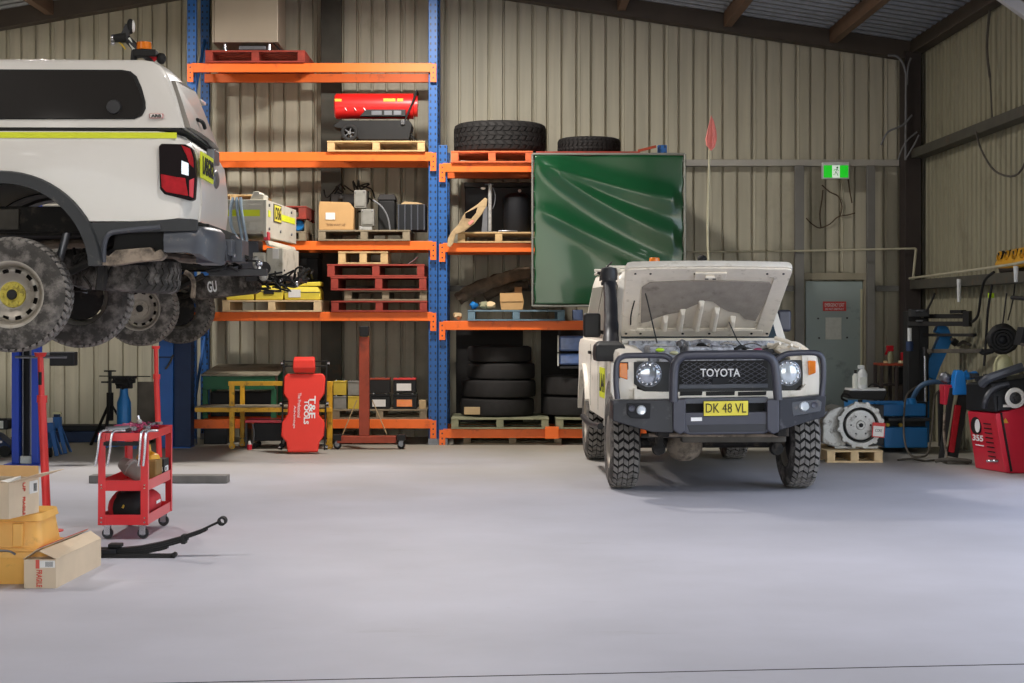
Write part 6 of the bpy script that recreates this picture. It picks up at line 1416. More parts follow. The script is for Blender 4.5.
for px, py, m in ((758, 350, 'magenta'), (764, 353, 'tail_red'), (750, 351, 'text_white'), (660, 350, 'lime'), (674, 353, 'cream_gas')):
    MB().sphere(tp(px, py, -.3), .026, 1.5, 1, .7).done('filler_cap', m, V_, jit=.002)
# bonnet, raised: local frame s forward from the hinge, t across, n inner face normal
hinge = tp(694.5, 333.5, .50); th_ = math.radians(33); HL = 1.10
Mh = Matrix(((1, 0, 0), (0, -math.cos(th_), -math.sin(th_)), (0, math.sin(th_), -math.cos(th_)))).to_4x4()   # columns: t->x, s->(-cos, sin), n->(-sin,-cos)
hood = MB(); hood.T = Mh
def hw_at(s): return .672 + .048 * s / HL
def hring(n_, inset, s0, s1, r=.05, bow=0):
    out = []
    for (a, s) in ((-1, s0), (-.5, s0), (0, s0), (.5, s0), (1, s0), (1, (s0 + s1) / 2), (1, s1 - r), (.985, s1 - r * .3), (.93, s1), (.5, s1 + .012), (0, s1 + .018), (-.5, s1 + .012), (-.93, s1), (-.985, s1 - r * .3), (-1, s1 - r), (-1, (s0 + s1) / 2)):
        out.append((a * (hw_at(s) - inset), s + (inset if s < .1 else -inset), n_))
    return out
hood.rings([hring(.025, .004, 0, HL), hring(.0, .0, 0, HL), hring(-.035, .012, 0, HL), hring(-.052, .10, 0.0, HL), hring(-.056, .3, 0, HL)])
ho = hood.done('bonnet', 'dusty_white', V_, loc=hinge, smooth=45)
def hb_(fn, nm, m, **k):
    b = MB(); b.T = Mh; fn(b); return b.done(nm, m, ho, **k)
def frame(b):
    a = hring(.026, .006, .01, HL - .01); c = [(x * .80, .10 + (s - .0) * .80 if s > .1 else .14, .026) for x, s, n_ in a]
    a2 = [(x, s, n_ + .018) for x, s, n_ in a]; c2 = [(x, s, n_ + .018) for x, s, n_ in c]
    va, vc, va2, vc2 = [[b.v(p) for p in r] for r in (a, c, a2, c2)]; n = len(va)
    for i in range(n):
        j = (i + 1) % n
        b.f([va2[i], va2[j], vc2[j], vc2[i]]); b.f([va[i], va[j], vc[j], vc[i]]); b.f([va[i], va[j], va2[j], va2[i]]); b.f([vc[i], vc[j], vc2[j], vc2[i]])
hb_(frame, 'inner_frame', 'cream_under', bevel=.006, smooth=40)
hb_(lambda b: b.rings([hring(.0265, .03, .02, HL - .02), hring(.03, .03, .02, HL - .02)]), 'inner_skin', 'cream_under')
def liner(b):
    sm = lambda py: HL * (335 - py) / 70.0
    pts = [(-.52, sm(320)), (-.45, sm(318.5)), (-.40, sm(315)), (-.30, sm(311)), (-.20, sm(309)), (-.10, sm(303)), (0.02, sm(297)), (.08, sm(298)), (.16, sm(304)), (.24, sm(308)), (.34, sm(310)), (.40, sm(316)), (.50, sm(318)), (.54, sm(300)), (.57, sm(283)), (.53, sm(278.5)), (.2, sm(277.5)), (-.2, sm(277.5)), (-.50, sm(279)), (-.565, sm(284)), (-.545, sm(300))]
    b.rings([[(x + .01, s, .0305) for x, s in pts], [(x + .01, s, .042) for x, s in pts]])
hb_(liner, 'insulation_pad', 'liner_grey', bevel=.006)
for x0 in (-.30, -.16, -.01, .14, .30):
    def rib(b, x0=x0): b.rings([[(x0 - .035, .16, .031), (x0 + .035, .16, .031), (x0 + .030, .62 - abs(x0) * .9, .031), (x0 - .030, .62 - abs(x0) * .9, .031)], [(x0 - .018, .18, .105), (x0 + .018, .18, .105), (x0 + .015, .58 - abs(x0) * .9, .085), (x0 - .015, .58 - abs(x0) * .9, .085)]])
    hb_(rib, 'stiffening_rib', 'cream_under', bevel=.012, seg=3)
hb_(lambda b: b.box(-.60, .60, .03, .13, .03, .05), 'hinge_rail', 'cream_under', bevel=.01)
def latch(b):
    b.box(-.12, .15, HL - .15, HL - .05, .045, .06); b.box(-.03, .05, HL - .12, HL - .08, .0605, .085)
hb_(latch, 'latch_plate', 'cream_under', bevel=.006); hb_(lambda b: [b.box(x, x + .03, HL - .105, HL - .09, .0855, .088) for x in (-.035, .03)], 'latch_hook', 'dark_steel')
for sx in (-.50, -.12, .12, .50, -.63, .64):
    hb_(lambda b, sx=sx: b.cyl((sx, HL * .93, .0445), (sx, HL * .93, .05), .010, n=8), 'drain_hole', 'dark_rubber')
    hb_(lambda b, sx=sx: b.cyl((sx, .08, .0505), (sx, .08, .056), .012, n=8), 'rubber_stop', 'dark_rubber')
hb_(lambda b: b.tube([(-.60, HL * .55, .046), (-.61, HL * .35, .046), (-.6, HL * .2, .046)], .006), 'washer_hose', 'dark_rubber')
MB().tube([tp(643, 283, -.2), tp(649, 308, .0), tp(657, 343, .25)], .006, sub=1).done('bonnet_stay', 'dark_steel', V_)
MB().tube([tp(729, 322, .1), tp(737, 340, .2), tp(742, 346, .25)], .005, sub=1).done('washer_line', 'dark_steel', V_)
# front clip
YG = -.60
flat([(611, 363), (629, 363), (632, 390), (640, 396), (800, 393), (807, 388), (807.5, 358), (816, 359.5), (817, 372), (819.5, 394.5), (803, 397.5), (614, 399.5), (611, 392)], YG, .08, 'front_panel', 'dusty_white')
flat([(628, 361.5), (635, 361.5), (635, 389), (629, 391)], YG - .012, .012, 'headlight_frame', 'dusty_white')
# grille surround
gs = flat([(634, 362), (801.5, 360), (801.5, 384), (796, 390), (776, 391.5), (678, 392.5), (645, 391), (634, 384)], YG - .03, .03, 'grille_surround', 'black_plastic')
flat([(679, 361), (768, 360), (768, 386), (679, 387)], YG - .034, .004, 'grille_recess', 'dark_rubber', gs, bevel=0)
b = MB()
for k in range(-6, 16):
    for s_ in (1, -1):
        x0 = 679 + k * 8.2; pts = []
        for j in range(14):
            x = x0 + j * 3.6; y = 361 + j * 2.0 if s_ > 0 else 386.5 - j * 2.0
            if 679.5 < x < 767.5 and 361 < y < 386.5: pts.append((x, y))
        if len(pts) > 1: b.bar(tp(*pts[0], YG - .042), tp(*pts[-1], YG - .042 - .003 * (s_ > 0)), .005, .007, up=(0, 1, 0))
b.done('grille_mesh', 'bar_steel', gs)
flat([(679, 384.5), (768, 383.5), (768, 388), (679, 389)], YG - .05, .03, 'grille_lower_trim', 'bumper_grey', gs)
def letter(s, px, py, w, h, yl, m, par, bold=.0): 
    p = tp(px, py, yl); return text('lettering', s, m, par, p, w, h, bold=bold, thick=.006)
letter('TOYOTA', 720.3, 372.7, .335, .068, YG - .052, 'text_white', gs, .012)
flat([(712, 377.5), (729, 377.3), (728.5, 384), (712, 384.3)], YG - .056, .01, 'radar_cover', 'navy_black', gs)
# headlights
for px in (648.8, 788):
    py = 374 if px < 700 else 373
    c = tp(px, py, YG - .035)
    hl = MB().lathe([(0, .01), (.06, .012), (.092, -.002), (.104, -.010), (.110, -.004), (.110, .02), (0, .02)], o=c, ax=(0, 1, 0), n=32).done('headlight', 'lamp_glass', V_)
    MB().lathe([(.0, -.022), (.05, -.02), (.085, -.013), (.095, -.006), (0, .0)], o=c, ax=(0, 1, 0), n=32).done('lens', 'lens' if px > 700 else 'lamp_glass', hl)
    b = MB()
    for k in range(14): 
        a = 2 * PI * k / 14; b.sphere(c + Vector((.088 * math.cos(a), -.016, .088 * math.sin(a))), .011, 1, .4, 1, n=8, m=5)
    b.done('led_ring', 'chrome', hl)
for q_ in ([(619.5, 363), (627.5, 363), (627.8, 380), (619.5, 377)], [(808, 360.5), (816, 360.8), (816, 373), (808.5, 375.5)]):
    o = flat(q_, YG - .03, .03, 'indicator', 'amber', bevel=.008); 
flat([(618.7, 362), (628.5, 362), (628.8, 381.5), (618.7, 378)], YG - .012, .014, 'indicator_bezel', 'dark_rubber')
# lower white valance with three slots
va = flat([(634, 388), (645, 391.5), (676, 392), (800, 390.5), (806, 384), (808, 398), (634, 400.5)], YG - .06, .05, 'valance', 'dusty_white')
for a, c in ((680, 702.5), (706, 735), (738, 766.5)): flat([(a, 391.8), (c, 391.2), (c - .5, 395.2), (a, 395.8)], YG - .064, .006, 'air_slot', 'dark_rubber', va, bevel=0)
# bull bar bumper: centre and wings
YB_ = -.86
bb = thing  # (kept simple: every piece is a child of the vehicle)
flat([(684, 398.5), (768, 397.2), (768, 403), (684, 403.8)], YB_ - .01, .16, 'bumper_top_rail', 'bumper_grey')
ce = flat([(684, 412.5), (768, 411.5), (770, 431), (764, 434), (690, 435), (684, 433)], YB_ - .02, .16, 'bumper_centre', 'bar_steel', bevel=.012)
flat([(687, 425), (766, 424), (766, 431.5), (690, 432.5)], YB_ - .025, .006, 'winch_fairing', 'bumper_steel', ce)
flat([(684, 403), (768, 402), (768, 413), (684, 414)], YB_ + .08, .06, 'bumper_recess', 'dark_rubber')
for x0, x1 in ((673, 686), (767, 779.5)):
    flat([(x0, 399.5), (x1, 399), (x1, 432), ((x0 + x1) / 2, 434.5), (x0, 430)], YB_ - .05, .2, 'bumper_upright', 'bar_steel', bevel=.012)
# wings swept back
def wing(outer, inner, yo, yi, nm='bumper_wing'):
    fr = [tp(x, y, yi) for x, y in inner] + [tp(x, y, yo) for x, y in outer]
    bk = [p + Vector((0, .22, 0)) for p in fr]
    return MB().rings([fr, bk]).done(nm, 'bumper_steel', V_, bevel=.012)
wing([(612.5, 421), (612.5, 400)], [(674, 399.5), (674, 433), (652, 432)], YB_ + .12, YB_)
wing([(826.5, 394.5), (825, 417), (800, 424)], [(779, 431), (779, 399)], YB_ + .12, YB_) 
for q_, lr, lp in (([(627, 403.5), (661, 403), (661, 419), (631, 418), (627, 414)], (641.5, 410.3, .038), (632, 408.5, .026)), ([(791, 402), (818, 399.5), (822, 402), (820.5, 411.5), (793, 416.5)], (804.5, 406.5, .040), (814.5, 405, .026))):
    L_ = q_[0][0] < 700
    r1 = flat(q_, YB_ + (.045 if L_ else .035), .05, 'lamp_recess', 'navy_black' if L_ else 'bumper_grey', bevel=.006)
    c = tp(lr[0], lr[1], YB_ + .03); MB().lathe([(0, -.01), (lr[2] * .8, -.012), (lr[2], -.004), (lr[2] * 1.1, .015), (0, .015)], o=c, ax=(0, 1, 0), n=20).done('fog_lamp', 'lens', r1)
    c = tp(lp[0], lp[1], YB_ + .03); MB().lathe([(0, -.002), (lp[2] * .7, -.004), (lp[2], -.008), (lp[2] * 1.1, .015), (0, .015)], o=c, ax=(0, 1, 0), n=20).done('side_lamp', 'bar_steel', r1)
flat([(691, 417.5), (702, 417.3), (702, 421), (691, 421.2)], YB_ - .026, .005, 'small_label', 'text_white', ce, bevel=0)
np_ = flat([(703.8, 401.5), (748.2, 400.8), (748, 415.2), (704, 416)], YB_ - .035, .012, 'number_plate', 'plate_yellow', bevel=.002)
flat([(703.2, 400.9), (748.8, 400.2), (748.6, 415.8), (703.4, 416.6)], YB_ - .022, .01, 'plate_holder', 'text_black', np_, bevel=.001)
letter('DK 48 VL', 726, 408, .335, .078, YB_ - .038, 'text_dark', np_)
# hoops
def tb(pts, yl, r, nm, n=14): return MB().tube([tp(x, y, yl) for x, y in pts], r, n=n, sub=5).done(nm, 'bar_steel', V_)
tb([(673.5, 402), (673.5, 385), (674.3, 370), (676.5, 362), (681.5, 357), (689, 355.3), (720, 354.8), (755, 354.4), (765, 355.3), (771, 358.5), (774.5, 365), (776.5, 380), (778, 400)], YB_ - .03, .038, 'bull_bar_hoop')
tb([(617.5, 399), (616.2, 385), (616.3, 368), (618, 360.5), (623, 356.5), (632, 355.6), (660, 355.6), (668, 357.5), (674, 363.5)], YB_ + .05, .024, 'bull_bar_loop')
tb([(775, 361), (781, 356.5), (788, 353.8), (800, 352.8), (814, 352.8), (820.5, 355.5), (823, 362), (823.3, 378), (821.5, 396)], YB_ + .05, .024, 'bull_bar_loop')
# underneath
ax_ = MB().cyl((-.66, 0, .40), (.66, 0, .40), .05).done('front_axle', 'dark_under', V_); MB().sphere((-.22, -.02, .38), .15, 1.1, .8, 1).done('differential', 'dirty_sill', ax_)
MB().box(-.32, .56, -.62, -.50, .44, .52).done('crossmember', 'plate_dark', V_, bevel=.01); MB().cyl((-.62, -.2, .47), (.62, -.2, .47), .02).done('steering_rod', 'plate_dark', V_)
MB().cyl((-.6, -.62, .505), (.55, -.62, .50), .016).done('sway_bar', 'dirty_sill', V_)
for sx in (-.50, .50):
    MB().box(sx - .05, sx + .05, -.80, 3.6, .50, .60).done('chassis_rail', 'dark_under', V_, bevel=.01)
    MB().cyl((sx, -.55, .38), (sx, -.47, .38), .05, .06, n=18).done('spring_bush', 'dark_under', V_); MB().cyl((sx, -.15, .44), (sx * 1.05, .1, .85), .06).done('coil_spring', 'dark_under', V_)
    MB().box(sx - .03, sx + .03, -.56, -.46, .38, .52).done('spring_hanger', 'dark_under', V_, bevel=.006)
MB().cyl((-.6, 3.15, .40), (.6, 3.15, .40), .05).done('rear_axle', 'dark_under', V_); MB().sphere((.0, 3.12, .38), .15, 1, .8, 1).done('rear_differential', 'dark_under', V_)
MB().box(-.35, .35, .6, 2.9, .42, .55).done('gearbox_guard', 'dark_under', V_, bevel=.02)
for sx in (-1, 1): MB().box(sx * .83 - .03, sx * .83 + .03, .56, .58, .30, .58).done('mud_flap', 'dark_rubber', V_)

# ================================================================ THE RIGHT HAND CORNER
# gearbox on a pale pallet
pallet('pale timber pallet on the floor by the ute wheel, carrying a gearbox', X(826, 18.45), X(882, 18.45), 18.4, 19.3, 0, .125, 'wood_pale', 'floor pallets', rz=.0)
t = thing('gearbox', 'bare alloy gearbox with round bell housing and red white tag, on the pale pallet', 'gearbox', (X(861, 18.45), 18.45, .13))
c = Vector((0, .02, .25))
MB().lathe([(.0, .06), (.18, .06), (.185, -.01), (.222, -.01), (.225, .01), (.235, .03), (.215, .10), (.18, .30), (.15, .34), (0, .34)], o=c, ax=(0, 1, 0), n=40).done('bell_housing', 'alloy', t)
for k in range(12):
    a = 2 * PI * k / 12 + .2; MB().cyl(c + Vector((.222 * math.cos(a), -.012, .222 * math.sin(a))), c + Vector((.222 * math.cos(a), .04, .222 * math.sin(a))), .024, n=10).done('bolt_lug', 'alloy', t)
MB().lathe([(0, -.02), (.04, -.02), (.05, -.005), (.12, -.005), (.15, .0), (.155, .01), (.155, .05), (.0, .055)], o=c, ax=(0, 1, 0), n=36).done('torque_converter', 'alloy', t); MB().lathe([(0, .057), (.179, .057), (.179, .0595), (0, .0595)], o=c, ax=(0, 1, 0), n=36).done('recess_shade', 'dark_rubber', t)  # dark disc: shade inside the bell housing put into colour
MB().sphere(c + Vector((0, -.025, 0)), .022).done('input_shaft', 'dark_steel', t)
for k in range(6):
    a = 2 * PI * k / 6; MB().cyl(c + Vector((.1 * math.cos(a), -.006, .1 * math.sin(a))), c + Vector((.1 * math.cos(a), -.014, .1 * math.sin(a))), .009, n=8).done('bolt', 'dark_steel', t)
MB().prism([(-.38, .06), (-.2, .0), (-.12, .03), (-.12, .42), (-.2, .44), (-.30, .40), (-.38, .30)], 'y', .12, .62).done('gear_case', 'alloy', t, bevel=.02, jit=.008)
MB().prism([(-.25, .0), (.2, .0), (.2, .03), (-.25, .03)], 'y', .1, .6).done('sump', 'alloy', t, bevel=.008)
MB().tube([(-.32, .15, .38), (-.42, .1, .3), (-.40, .1, .18), (-.44, .05, .1)], .012).done('cable', 'steel_grey', t)
tgm = MB().box(.09, .22, -.05, -.045, .14, .29).done('tag_card', 'sign_red', t, rot=(0, math.radians(4), 0)); B('tag_panel', 'paper', tgm, .10, .21, -.0525, -.0505, .15, .255, bevel=0); text('lettering', 'CORE', 'text_black', tgm, (.155, -.0535, .21), .07, .03)
# tyre changer
yk = 19.7
t = thing('tyre_changer', 'blue tyre changer with tall black post and horizontal arms, in the rear corner', 'tyre changer', (X(905, yk), yk, 0))
def kx(px, d=yk): return X(px, d) - X(905, yk)
def kb(nm, m, px0, px1, py0, py1, y0=0, y1=.3, bevel=.008): return MB().box(kx(px0), kx(px1), y0, y1, max(.002, Z(py1, yk)), Z(py0, yk)).done(nm, m, t, bevel=bevel)
kb('cabinet', 'changer_blue', 884, 928, 427, 448, .0, .75, .015); kb('cabinet_upper', 'changer_blue', 880, 928, 404, 417, .08, .75, .015)
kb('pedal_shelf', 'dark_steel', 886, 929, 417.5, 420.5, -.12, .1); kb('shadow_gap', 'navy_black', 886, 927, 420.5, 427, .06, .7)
for px in (888, 901): MB().cyl((kx(px), -.0, Z(425, yk)), (kx(px), .06, Z(425, yk)), .02).done('knob', 'yellow_can', t)
kb('side_cabinet', 'changer_blue', 857, 880, 403, 443, .2, .75, .015); kb('side_post', 'dark_steel', 872, 884, 405, 445, .0, .19)
kb('main_post', 'dark_rubber', 913, 925, 311, 445, .25, .5, .012); kb('rear_post', 'navy_black', 925, 935, 318, 403, .28, .5, .012)
kb('head_block', 'dark_steel', 913, 932, 309, 317, .12, .24); kb('side_block', 'navy_black', 912, 930, 402, 420, .1, .248)
def karm(nm, m, a, ya, c, yc_, py0, py1, w=.07):
    da, dc = yk + ya, yk + yc_; pa = P(a, (py0 + py1) / 2, da); pc = P(c, (py0 + py1) / 2, dc); o = Vector((X(905, yk), yk, 0))
    return MB().bar(pa - o, pc - o, w, (py1 - py0) * yk / F).done(nm, m, t, bevel=.006)
karm('upper_arm', 'dark_rubber', 926, .3, 968, -.3, 314, 318.5); karm('middle_arm', 'dark_rubber', 909, .2, 969, -.3, 321.5, 326); karm('arm_end', 'dark_rubber', 964, -.27, 970.5, -.31, 311, 326.5, .1)
karm('arm_bracket', 'dark_rubber', 952, -.12, 964, -.3, 310, 313.5); karm('lower_arm', 'dark_rubber', 924, .25, 975, -.45, 333.5, 336.5, .05); karm('press_arm', 'plate_dark', 928, .2, 984, -.85, 349, 353, .05)
for py in (310, 320): kb('cap_plate', 'steel_grey', 918, 924, py, py + 1.6, .04, .12)
MB().tube([(kx(925.8), .02, Z(402, yk)), (kx(925.2), .02, Z(360, yk)), (kx(925), .02, Z(350, yk))], .014, sub=1).done('gas_strut', 'chrome', t); MB().cyl((kx(925), .02, Z(356, yk)), (kx(925), .02, Z(347, yk)), .026).done('strut_end', 'dark_steel', t)
MB().cyl((kx(910), .02, Z(341, yk)), (kx(910), .02, Z(328, yk)), .022).done('air_cylinder', 'white_plastic', t); MB().cyl((kx(910), .02, Z(351, yk)), (kx(910), .02, Z(341.5, yk)), .04).done('filter_bowl', 'dark_blue', t)
MB().tube([(kx(928), .1, Z(312, yk)), (kx(932), .08, Z(304, yk)), (kx(936), .05, Z(293, yk))], .012).done('hand_lever', 'dark_rubber', t)
# blue curved helper arm
pts = [(936, 379), (941, 365), (948, 350), (953, 338), (951, 331), (944, 327.5)]
b = MB(); R = []
for i, (px, py) in enumerate(pts):
    w_ = .075 if i < 4 else .06; j = min(i + 1, len(pts) - 1); k0 = max(i - 1, 0)
    a = Vector((kx(pts[j][0]) - kx(pts[k0][0]), 0, Z(pts[j][1], yk) - Z(pts[k0][1], yk))).normalized(); nrm = Vector((-a.z, 0, a.x)); p = Vector((kx(px), .30, Z(py, yk)))
    R.append([p - nrm * w_, p + nrm * w_, p + nrm * w_ + Vector((0, .12, 0)), p - nrm * w_ + Vector((0, .12, 0))])
b.rings(R); b.done('helper_arm', 'changer_blue', t, bevel=.01)
kb('helper_base', 'changer_blue', 929, 941, 378, 446, .52, .75, .012)
MB().tube([(kx(956), .2, Z(339, yk)), (kx(960), .1, Z(345, yk)), (kx(963), .0, Z(342, yk)), (kx(968), -.1, Z(345, yk))], .02).done('bead_tool', 'plate_dark', t); MB().cyl((kx(955), .1, Z(341, yk)), (kx(959), .1, Z(344, yk)), .04).done('roller', 'dark_rubber', t)
MB().tube([(kx(913), .0, Z(398, yk)), (kx(916), -.05, Z(390, yk)), (kx(922), -.08, Z(384, yk)), (kx(932), -.1, Z(381.5, yk)), (kx(944), -.1, Z(383, yk)), (kx(952), -.08, Z(386, yk))], .028).done('air_hose', 'hose_blue', t); 
MB().lathe([(0, 0), (.07, 0), (.05, .06), (.0, .07)], o=(kx(911), .0, Z(404, yk)), n=12).done('hose_base', 'changer_blue', t)
# tray table with bottle
t = thing('tool_tray', 'black tool tray on a stand with white edge, in front of the grey door', 'tray', (X(862, 19.55), 19.55, 0))
def ux(px): return X(px, 19.55) - X(862, 19.55)
MB().box(ux(849), ux(884), -.08, .25, Z(390.5, 19.55), Z(388.5, 19.55)).done('tray_edge', 'white_plastic', t, bevel=.004); MB().prism([(ux(846), Z(398, 19.55)), (ux(882), Z(400, 19.55)), (ux(886), Z(391, 19.55)), (ux(848), Z(391, 19.55))], 'y', -.1, .25).done('tray_body', 'dark_rubber', t, bevel=.01)
MB().cyl((0, .1, .012), (0, .1, Z(400, 19.55)), .025).done('pole', 'dark_steel', t); MB().cyl((0, .1, 0), (0, .1, .012), .12).done('base', 'dark_steel', t)
b = MB(); b.tube([(ux(849), -.1, Z(396, 19.55)), (ux(842), -.12, Z(393, 19.55)), (ux(840), -.1, Z(398, 19.55)), (ux(846), -.1, Z(401, 19.55))], .012); b.tube([(ux(868), 0, Z(387, 19.55)), (ux(874), 0, Z(384, 19.55)), (ux(882), 0, Z(389, 19.55))], .010); b.done('cables', 'dark_rubber', t)
t = thing('spray_bottle', 'white spray bottle standing on the black tool tray', 'bottle', (X(863, 19.57), 19.6, Z(388.4, 19.55)))
MB().lathe([(0, 0), (.05, 0), (.055, .01), (.055, .16), (.03, .2), (.02, .21), (0, .21)], n=18).done('bottle_body', 'white_plastic', t); MB().box(-.05, .02, -.015, .015, .21, .25).done('spray_head', 'white_plastic', t, bevel=.006); B('label', 'paper_grey', t, -.035, .035, -.058, -.054, .04, .12, bevel=0)
t = thing('spray_bottle', 'smaller dark topped white bottle just left of the white spray bottle', 'bottle', (X(856.2, 19.57), 19.61, Z(388.4, 19.55)))
MB().lathe([(0, 0), (.032, 0), (.034, .01), (.034, .13), (.015, .16), (0, .16)], n=14).done('bottle_body', 'paper_grey', t); MB().cyl((0, 0, .161), (0, 0, .2), .016).done('cap', 'dark_rubber', t)
# red topped bench behind with bottles
t = thing('wall_bench', 'dark narrow bench with rusty top in the rear corner', 'bench', (X(897, 21.3), 21.3, 0))
def vx(px): return X(px, 21.3) - X(897, 21.3)
MB().box(vx(880.5), vx(913.5), 0, .42, Z(365.8, 21.3), Z(363.5, 21.3)).done('bench_top', 'rust_red', t, bevel=.004)
for px in (882, 897, 911):
    for yy in (.0, .36): MB().box(vx(px) - .02, vx(px) + .02, yy, yy + .04, 0, Z(365.9, 21.3)).done('leg', 'dark_column', t, bevel=.003)
MB().box(vx(881), vx(912), .02, .4, Z(386, 21.3), Z(384.5, 21.3)).done('lower_shelf', 'dark_column', t)
o = B('storage_box', 'navy_black', None, X(899, 21.35), X(910, 21.35), 21.36, 21.64, Z(384, 21.3), Z(368, 21.3), bevel=.01); tag(o, 'dark box on the lower shelf of the corner bench', 'box')
zb_ = Z(363.4, 21.3)
t = thing('red_jerry_can', 'small red can on the corner bench beside the black post', 'can', (X(908, 21.35), 21.4, zb_)); B('can_body', 'tail_red', t, -.065, .065, 0, .1, 0, .13, bevel=.015); MB().cyl((-.02, .05, .13), (-.02, .05, .17), .018).done('spout', 'plate_dark', t)
t = thing('trigger_bottle', 'clear bottle with a red trigger head on the corner bench', 'bottle', (X(891.5, 21.35), 21.4, zb_)); MB().lathe([(0, 0), (.035, 0), (.035, .1), (.018, .14), (0, .14)], n=14).done('bottle_body', 'wood_green', t); MB().box(-.05, .035, -.02, .02, .14, .21).done('trigger_head', 'tail_red', t, bevel=.008); MB().bar((-.04, 0, .15), (-.06, 0, .1), .02, .02).done('trigger', 'tail_red', t)
for px, m, lab in ((887.5, 'tan_panel', 'small tan pot at the door end of the corner bench'), (902, 'cream_gas', 'pale flat tin in the middle of the corner bench')):
    o = MB().cyl((X(px, 21.35), 21.42, zb_), (X(px, 21.35), 21.42, zb_ + .03), .035).done('small_tin', m, None); tag(o, lab, 'tin')
# red and black wheel lifter device
t = thing('wheel_lift', 'black and red slanted wheel lifting frame with blue jug, beside the red balancer', 'wheel lift', (X(955, 18.3), 18.3, 0))
def qx(px, d=18.3): return X(px, d) - X(955, 18.3)
for (a, c, m, w_, y) in (((941, 459), (952, 388), 'dark_rubber', .05, 0), ((953, 457), (965, 390), 'dark_rubber', .10, .02), ((950, 452), (957, 405), 'tail_red', .06, -.03), ((946, 448), (945, 392), 'dark_rubber', .05, .2)):
    MB().bar((qx(a[0]), y, max(.02, Z(a[1], 18.3))), (qx(c[0]), y, Z(c[1], 18.3)), w_, .06, up=(0, 1, 0)).done('strut', m, t, bevel=.006)
MB().box(qx(944), qx(966), -.12, .25, .002, .04).done('foot_plate', 'plate_dark', t, bevel=.006); MB().tube([(qx(934), -.05, .03), (qx(944), -.1, .05), (qx(960), -.14, .045), (qx(968), -.14, .03)], .02).done('foot_tube', 'plate_dark', t); MB().tube([(qx(944), -.02, Z(412, 18.3)), (qx(943), -.04, Z(435, 18.3)), (qx(946), -.04, .06)], .012).done('link_rod', 'dirty_sill', t)
MB().box(qx(944), qx(952), .0, .2, Z(405, 18.3), Z(385, 18.3)).done('red_block', 'balancer_red', t, bevel=.01)
MB().prism([(qx(951.5), Z(395, 18.3)), (qx(966), Z(394.5, 18.3)), (qx(964), Z(374, 18.3)), (qx(961), Z(370, 18.3)), (qx(955), Z(370, 18.3)), (qx(953), Z(376, 18.3))], 'y', -.06, .08).done('jug', 'jug_blue', t, bevel=.015, seg=3)
MB().tube([(qx(964), .02, Z(372, 18.3)), (qx(967), .02, Z(376, 18.3)), (qx(971), .05, Z(376, 18.3)), (qx(978), .1, Z(375, 18.3))], .04).done('blue_sleeve', 'jug_blue', t)
MB().sphere((qx(948), .12, Z(378, 18.3)), .06).done('grip', 'steel_grey', t, jit=.01)
MB().box(qx(958), qx(970), .12, .4, Z(384, 18.3), Z(376, 18.3)).done('upper_tray', 'navy_black', t, bevel=.01)
# cable loop on the floor
o = MB().tube([P(918, 386, 19.9), P(907, 395, 19.7), P(904, 415, 19.5), P(904.5, 440, 19.3), Vector((X(910, 19.1), 19.1, .03)), Vector((X(921, 18.9), 18.9, .02)), Vector((X(928, 19.1), 19.1, .05)), P(932, 430, 19.3), P(934, 405, 19.5), P(936, 394, 19.7), P(942, 389, 19.8)], .011).done('cable_loop', 'plate_dark', None); tag(o, 'dark cable hanging in a long loop down to the floor before the tyre changer', 'cable')
o = MB().tube([Vector((X(898, 18.6), 18.6, .012)), Vector((X(912, 18.75), 18.75, .012)), Vector((X(925, 18.5), 18.5, .012)), Vector((X(940, 18.7), 18.7, .012)), Vector((X(943, 18.9), 18.9, .012))], .011).done('floor_cable', 'plate_dark', None); tag(o, 'dark cable end lying flat on the floor before the tyre changer', 'cable')
# wheel balancer
yk = 17.15
t = thing('wheel_balancer', 'red wheel balancer with black top and white ringed shaft, at the side wall', 'wheel balancer', (X(1000, yk), yk, 0))
def bx(px, d=yk): return X(px, d) - X(1000, yk)
zl_, zr_ = Z(413, 17.4), Z(400, yk)
# plan: side face from (967, back) to (999, front), front face from 999 to right
pA, pB, pC = Vector((bx(967, 17.75), .60, 0)), Vector((bx(997, yk), .0, 0)), Vector((.445, .0, 0)); pD = Vector((.445, .62, 0))
sh = Vector((bx(976, 17.75) - bx(967, 17.75), 0, 0))
b = MB(); b.rings([[pA + sh * .9, pB + Vector((.10, .02, 0)), pC + Vector((0, .02, 0)), pD], [Vector((p.x, p.y, z_)) for p, z_ in ((pA, .565), (pB, .575), (pC, .70), (pD, .70))]]); cab_ = b.done('cabinet', 'balancer_red', t, bevel=.015)
MB().bar(pB + Vector((.10, .01, .02)), Vector((pB.x, -.01, .57)), .05, .02).done('corner_strip', 'balancer_red', cab_, bevel=.004)
MB().bar(pB + Vector((.14, .006, .02)), Vector((pB.x + .035, -.014, .58)), .018, .012).done('corner_groove', 'dark_rubber', cab_)
MB().rings([[Vector((pA.x - .015, pA.y, .57)), Vector((pB.x - .02, -.02, .58)), Vector((.445, -.02, .705)), Vector((.445, .62, .705))], [Vector((pA.x - .015, pA.y + .0, .84)), Vector((pB.x - .05, .05, .86)), Vector((.445, .05, .94)), Vector((.445, .62, .94))]]).done('top_moulding', 'navy_black', t, bevel=.02)
b = MB(); R = [(bx(985), .12, Z(385, yk)), (bx(990), .06, Z(379, yk)), (bx(1000), .05, Z(375, yk)), (bx(1012), .05, Z(371, yk)), (bx(1024), .05, Z(367, yk))]; b.tube(R, .045); b.done('display_arm', 'bumper_grey', t)
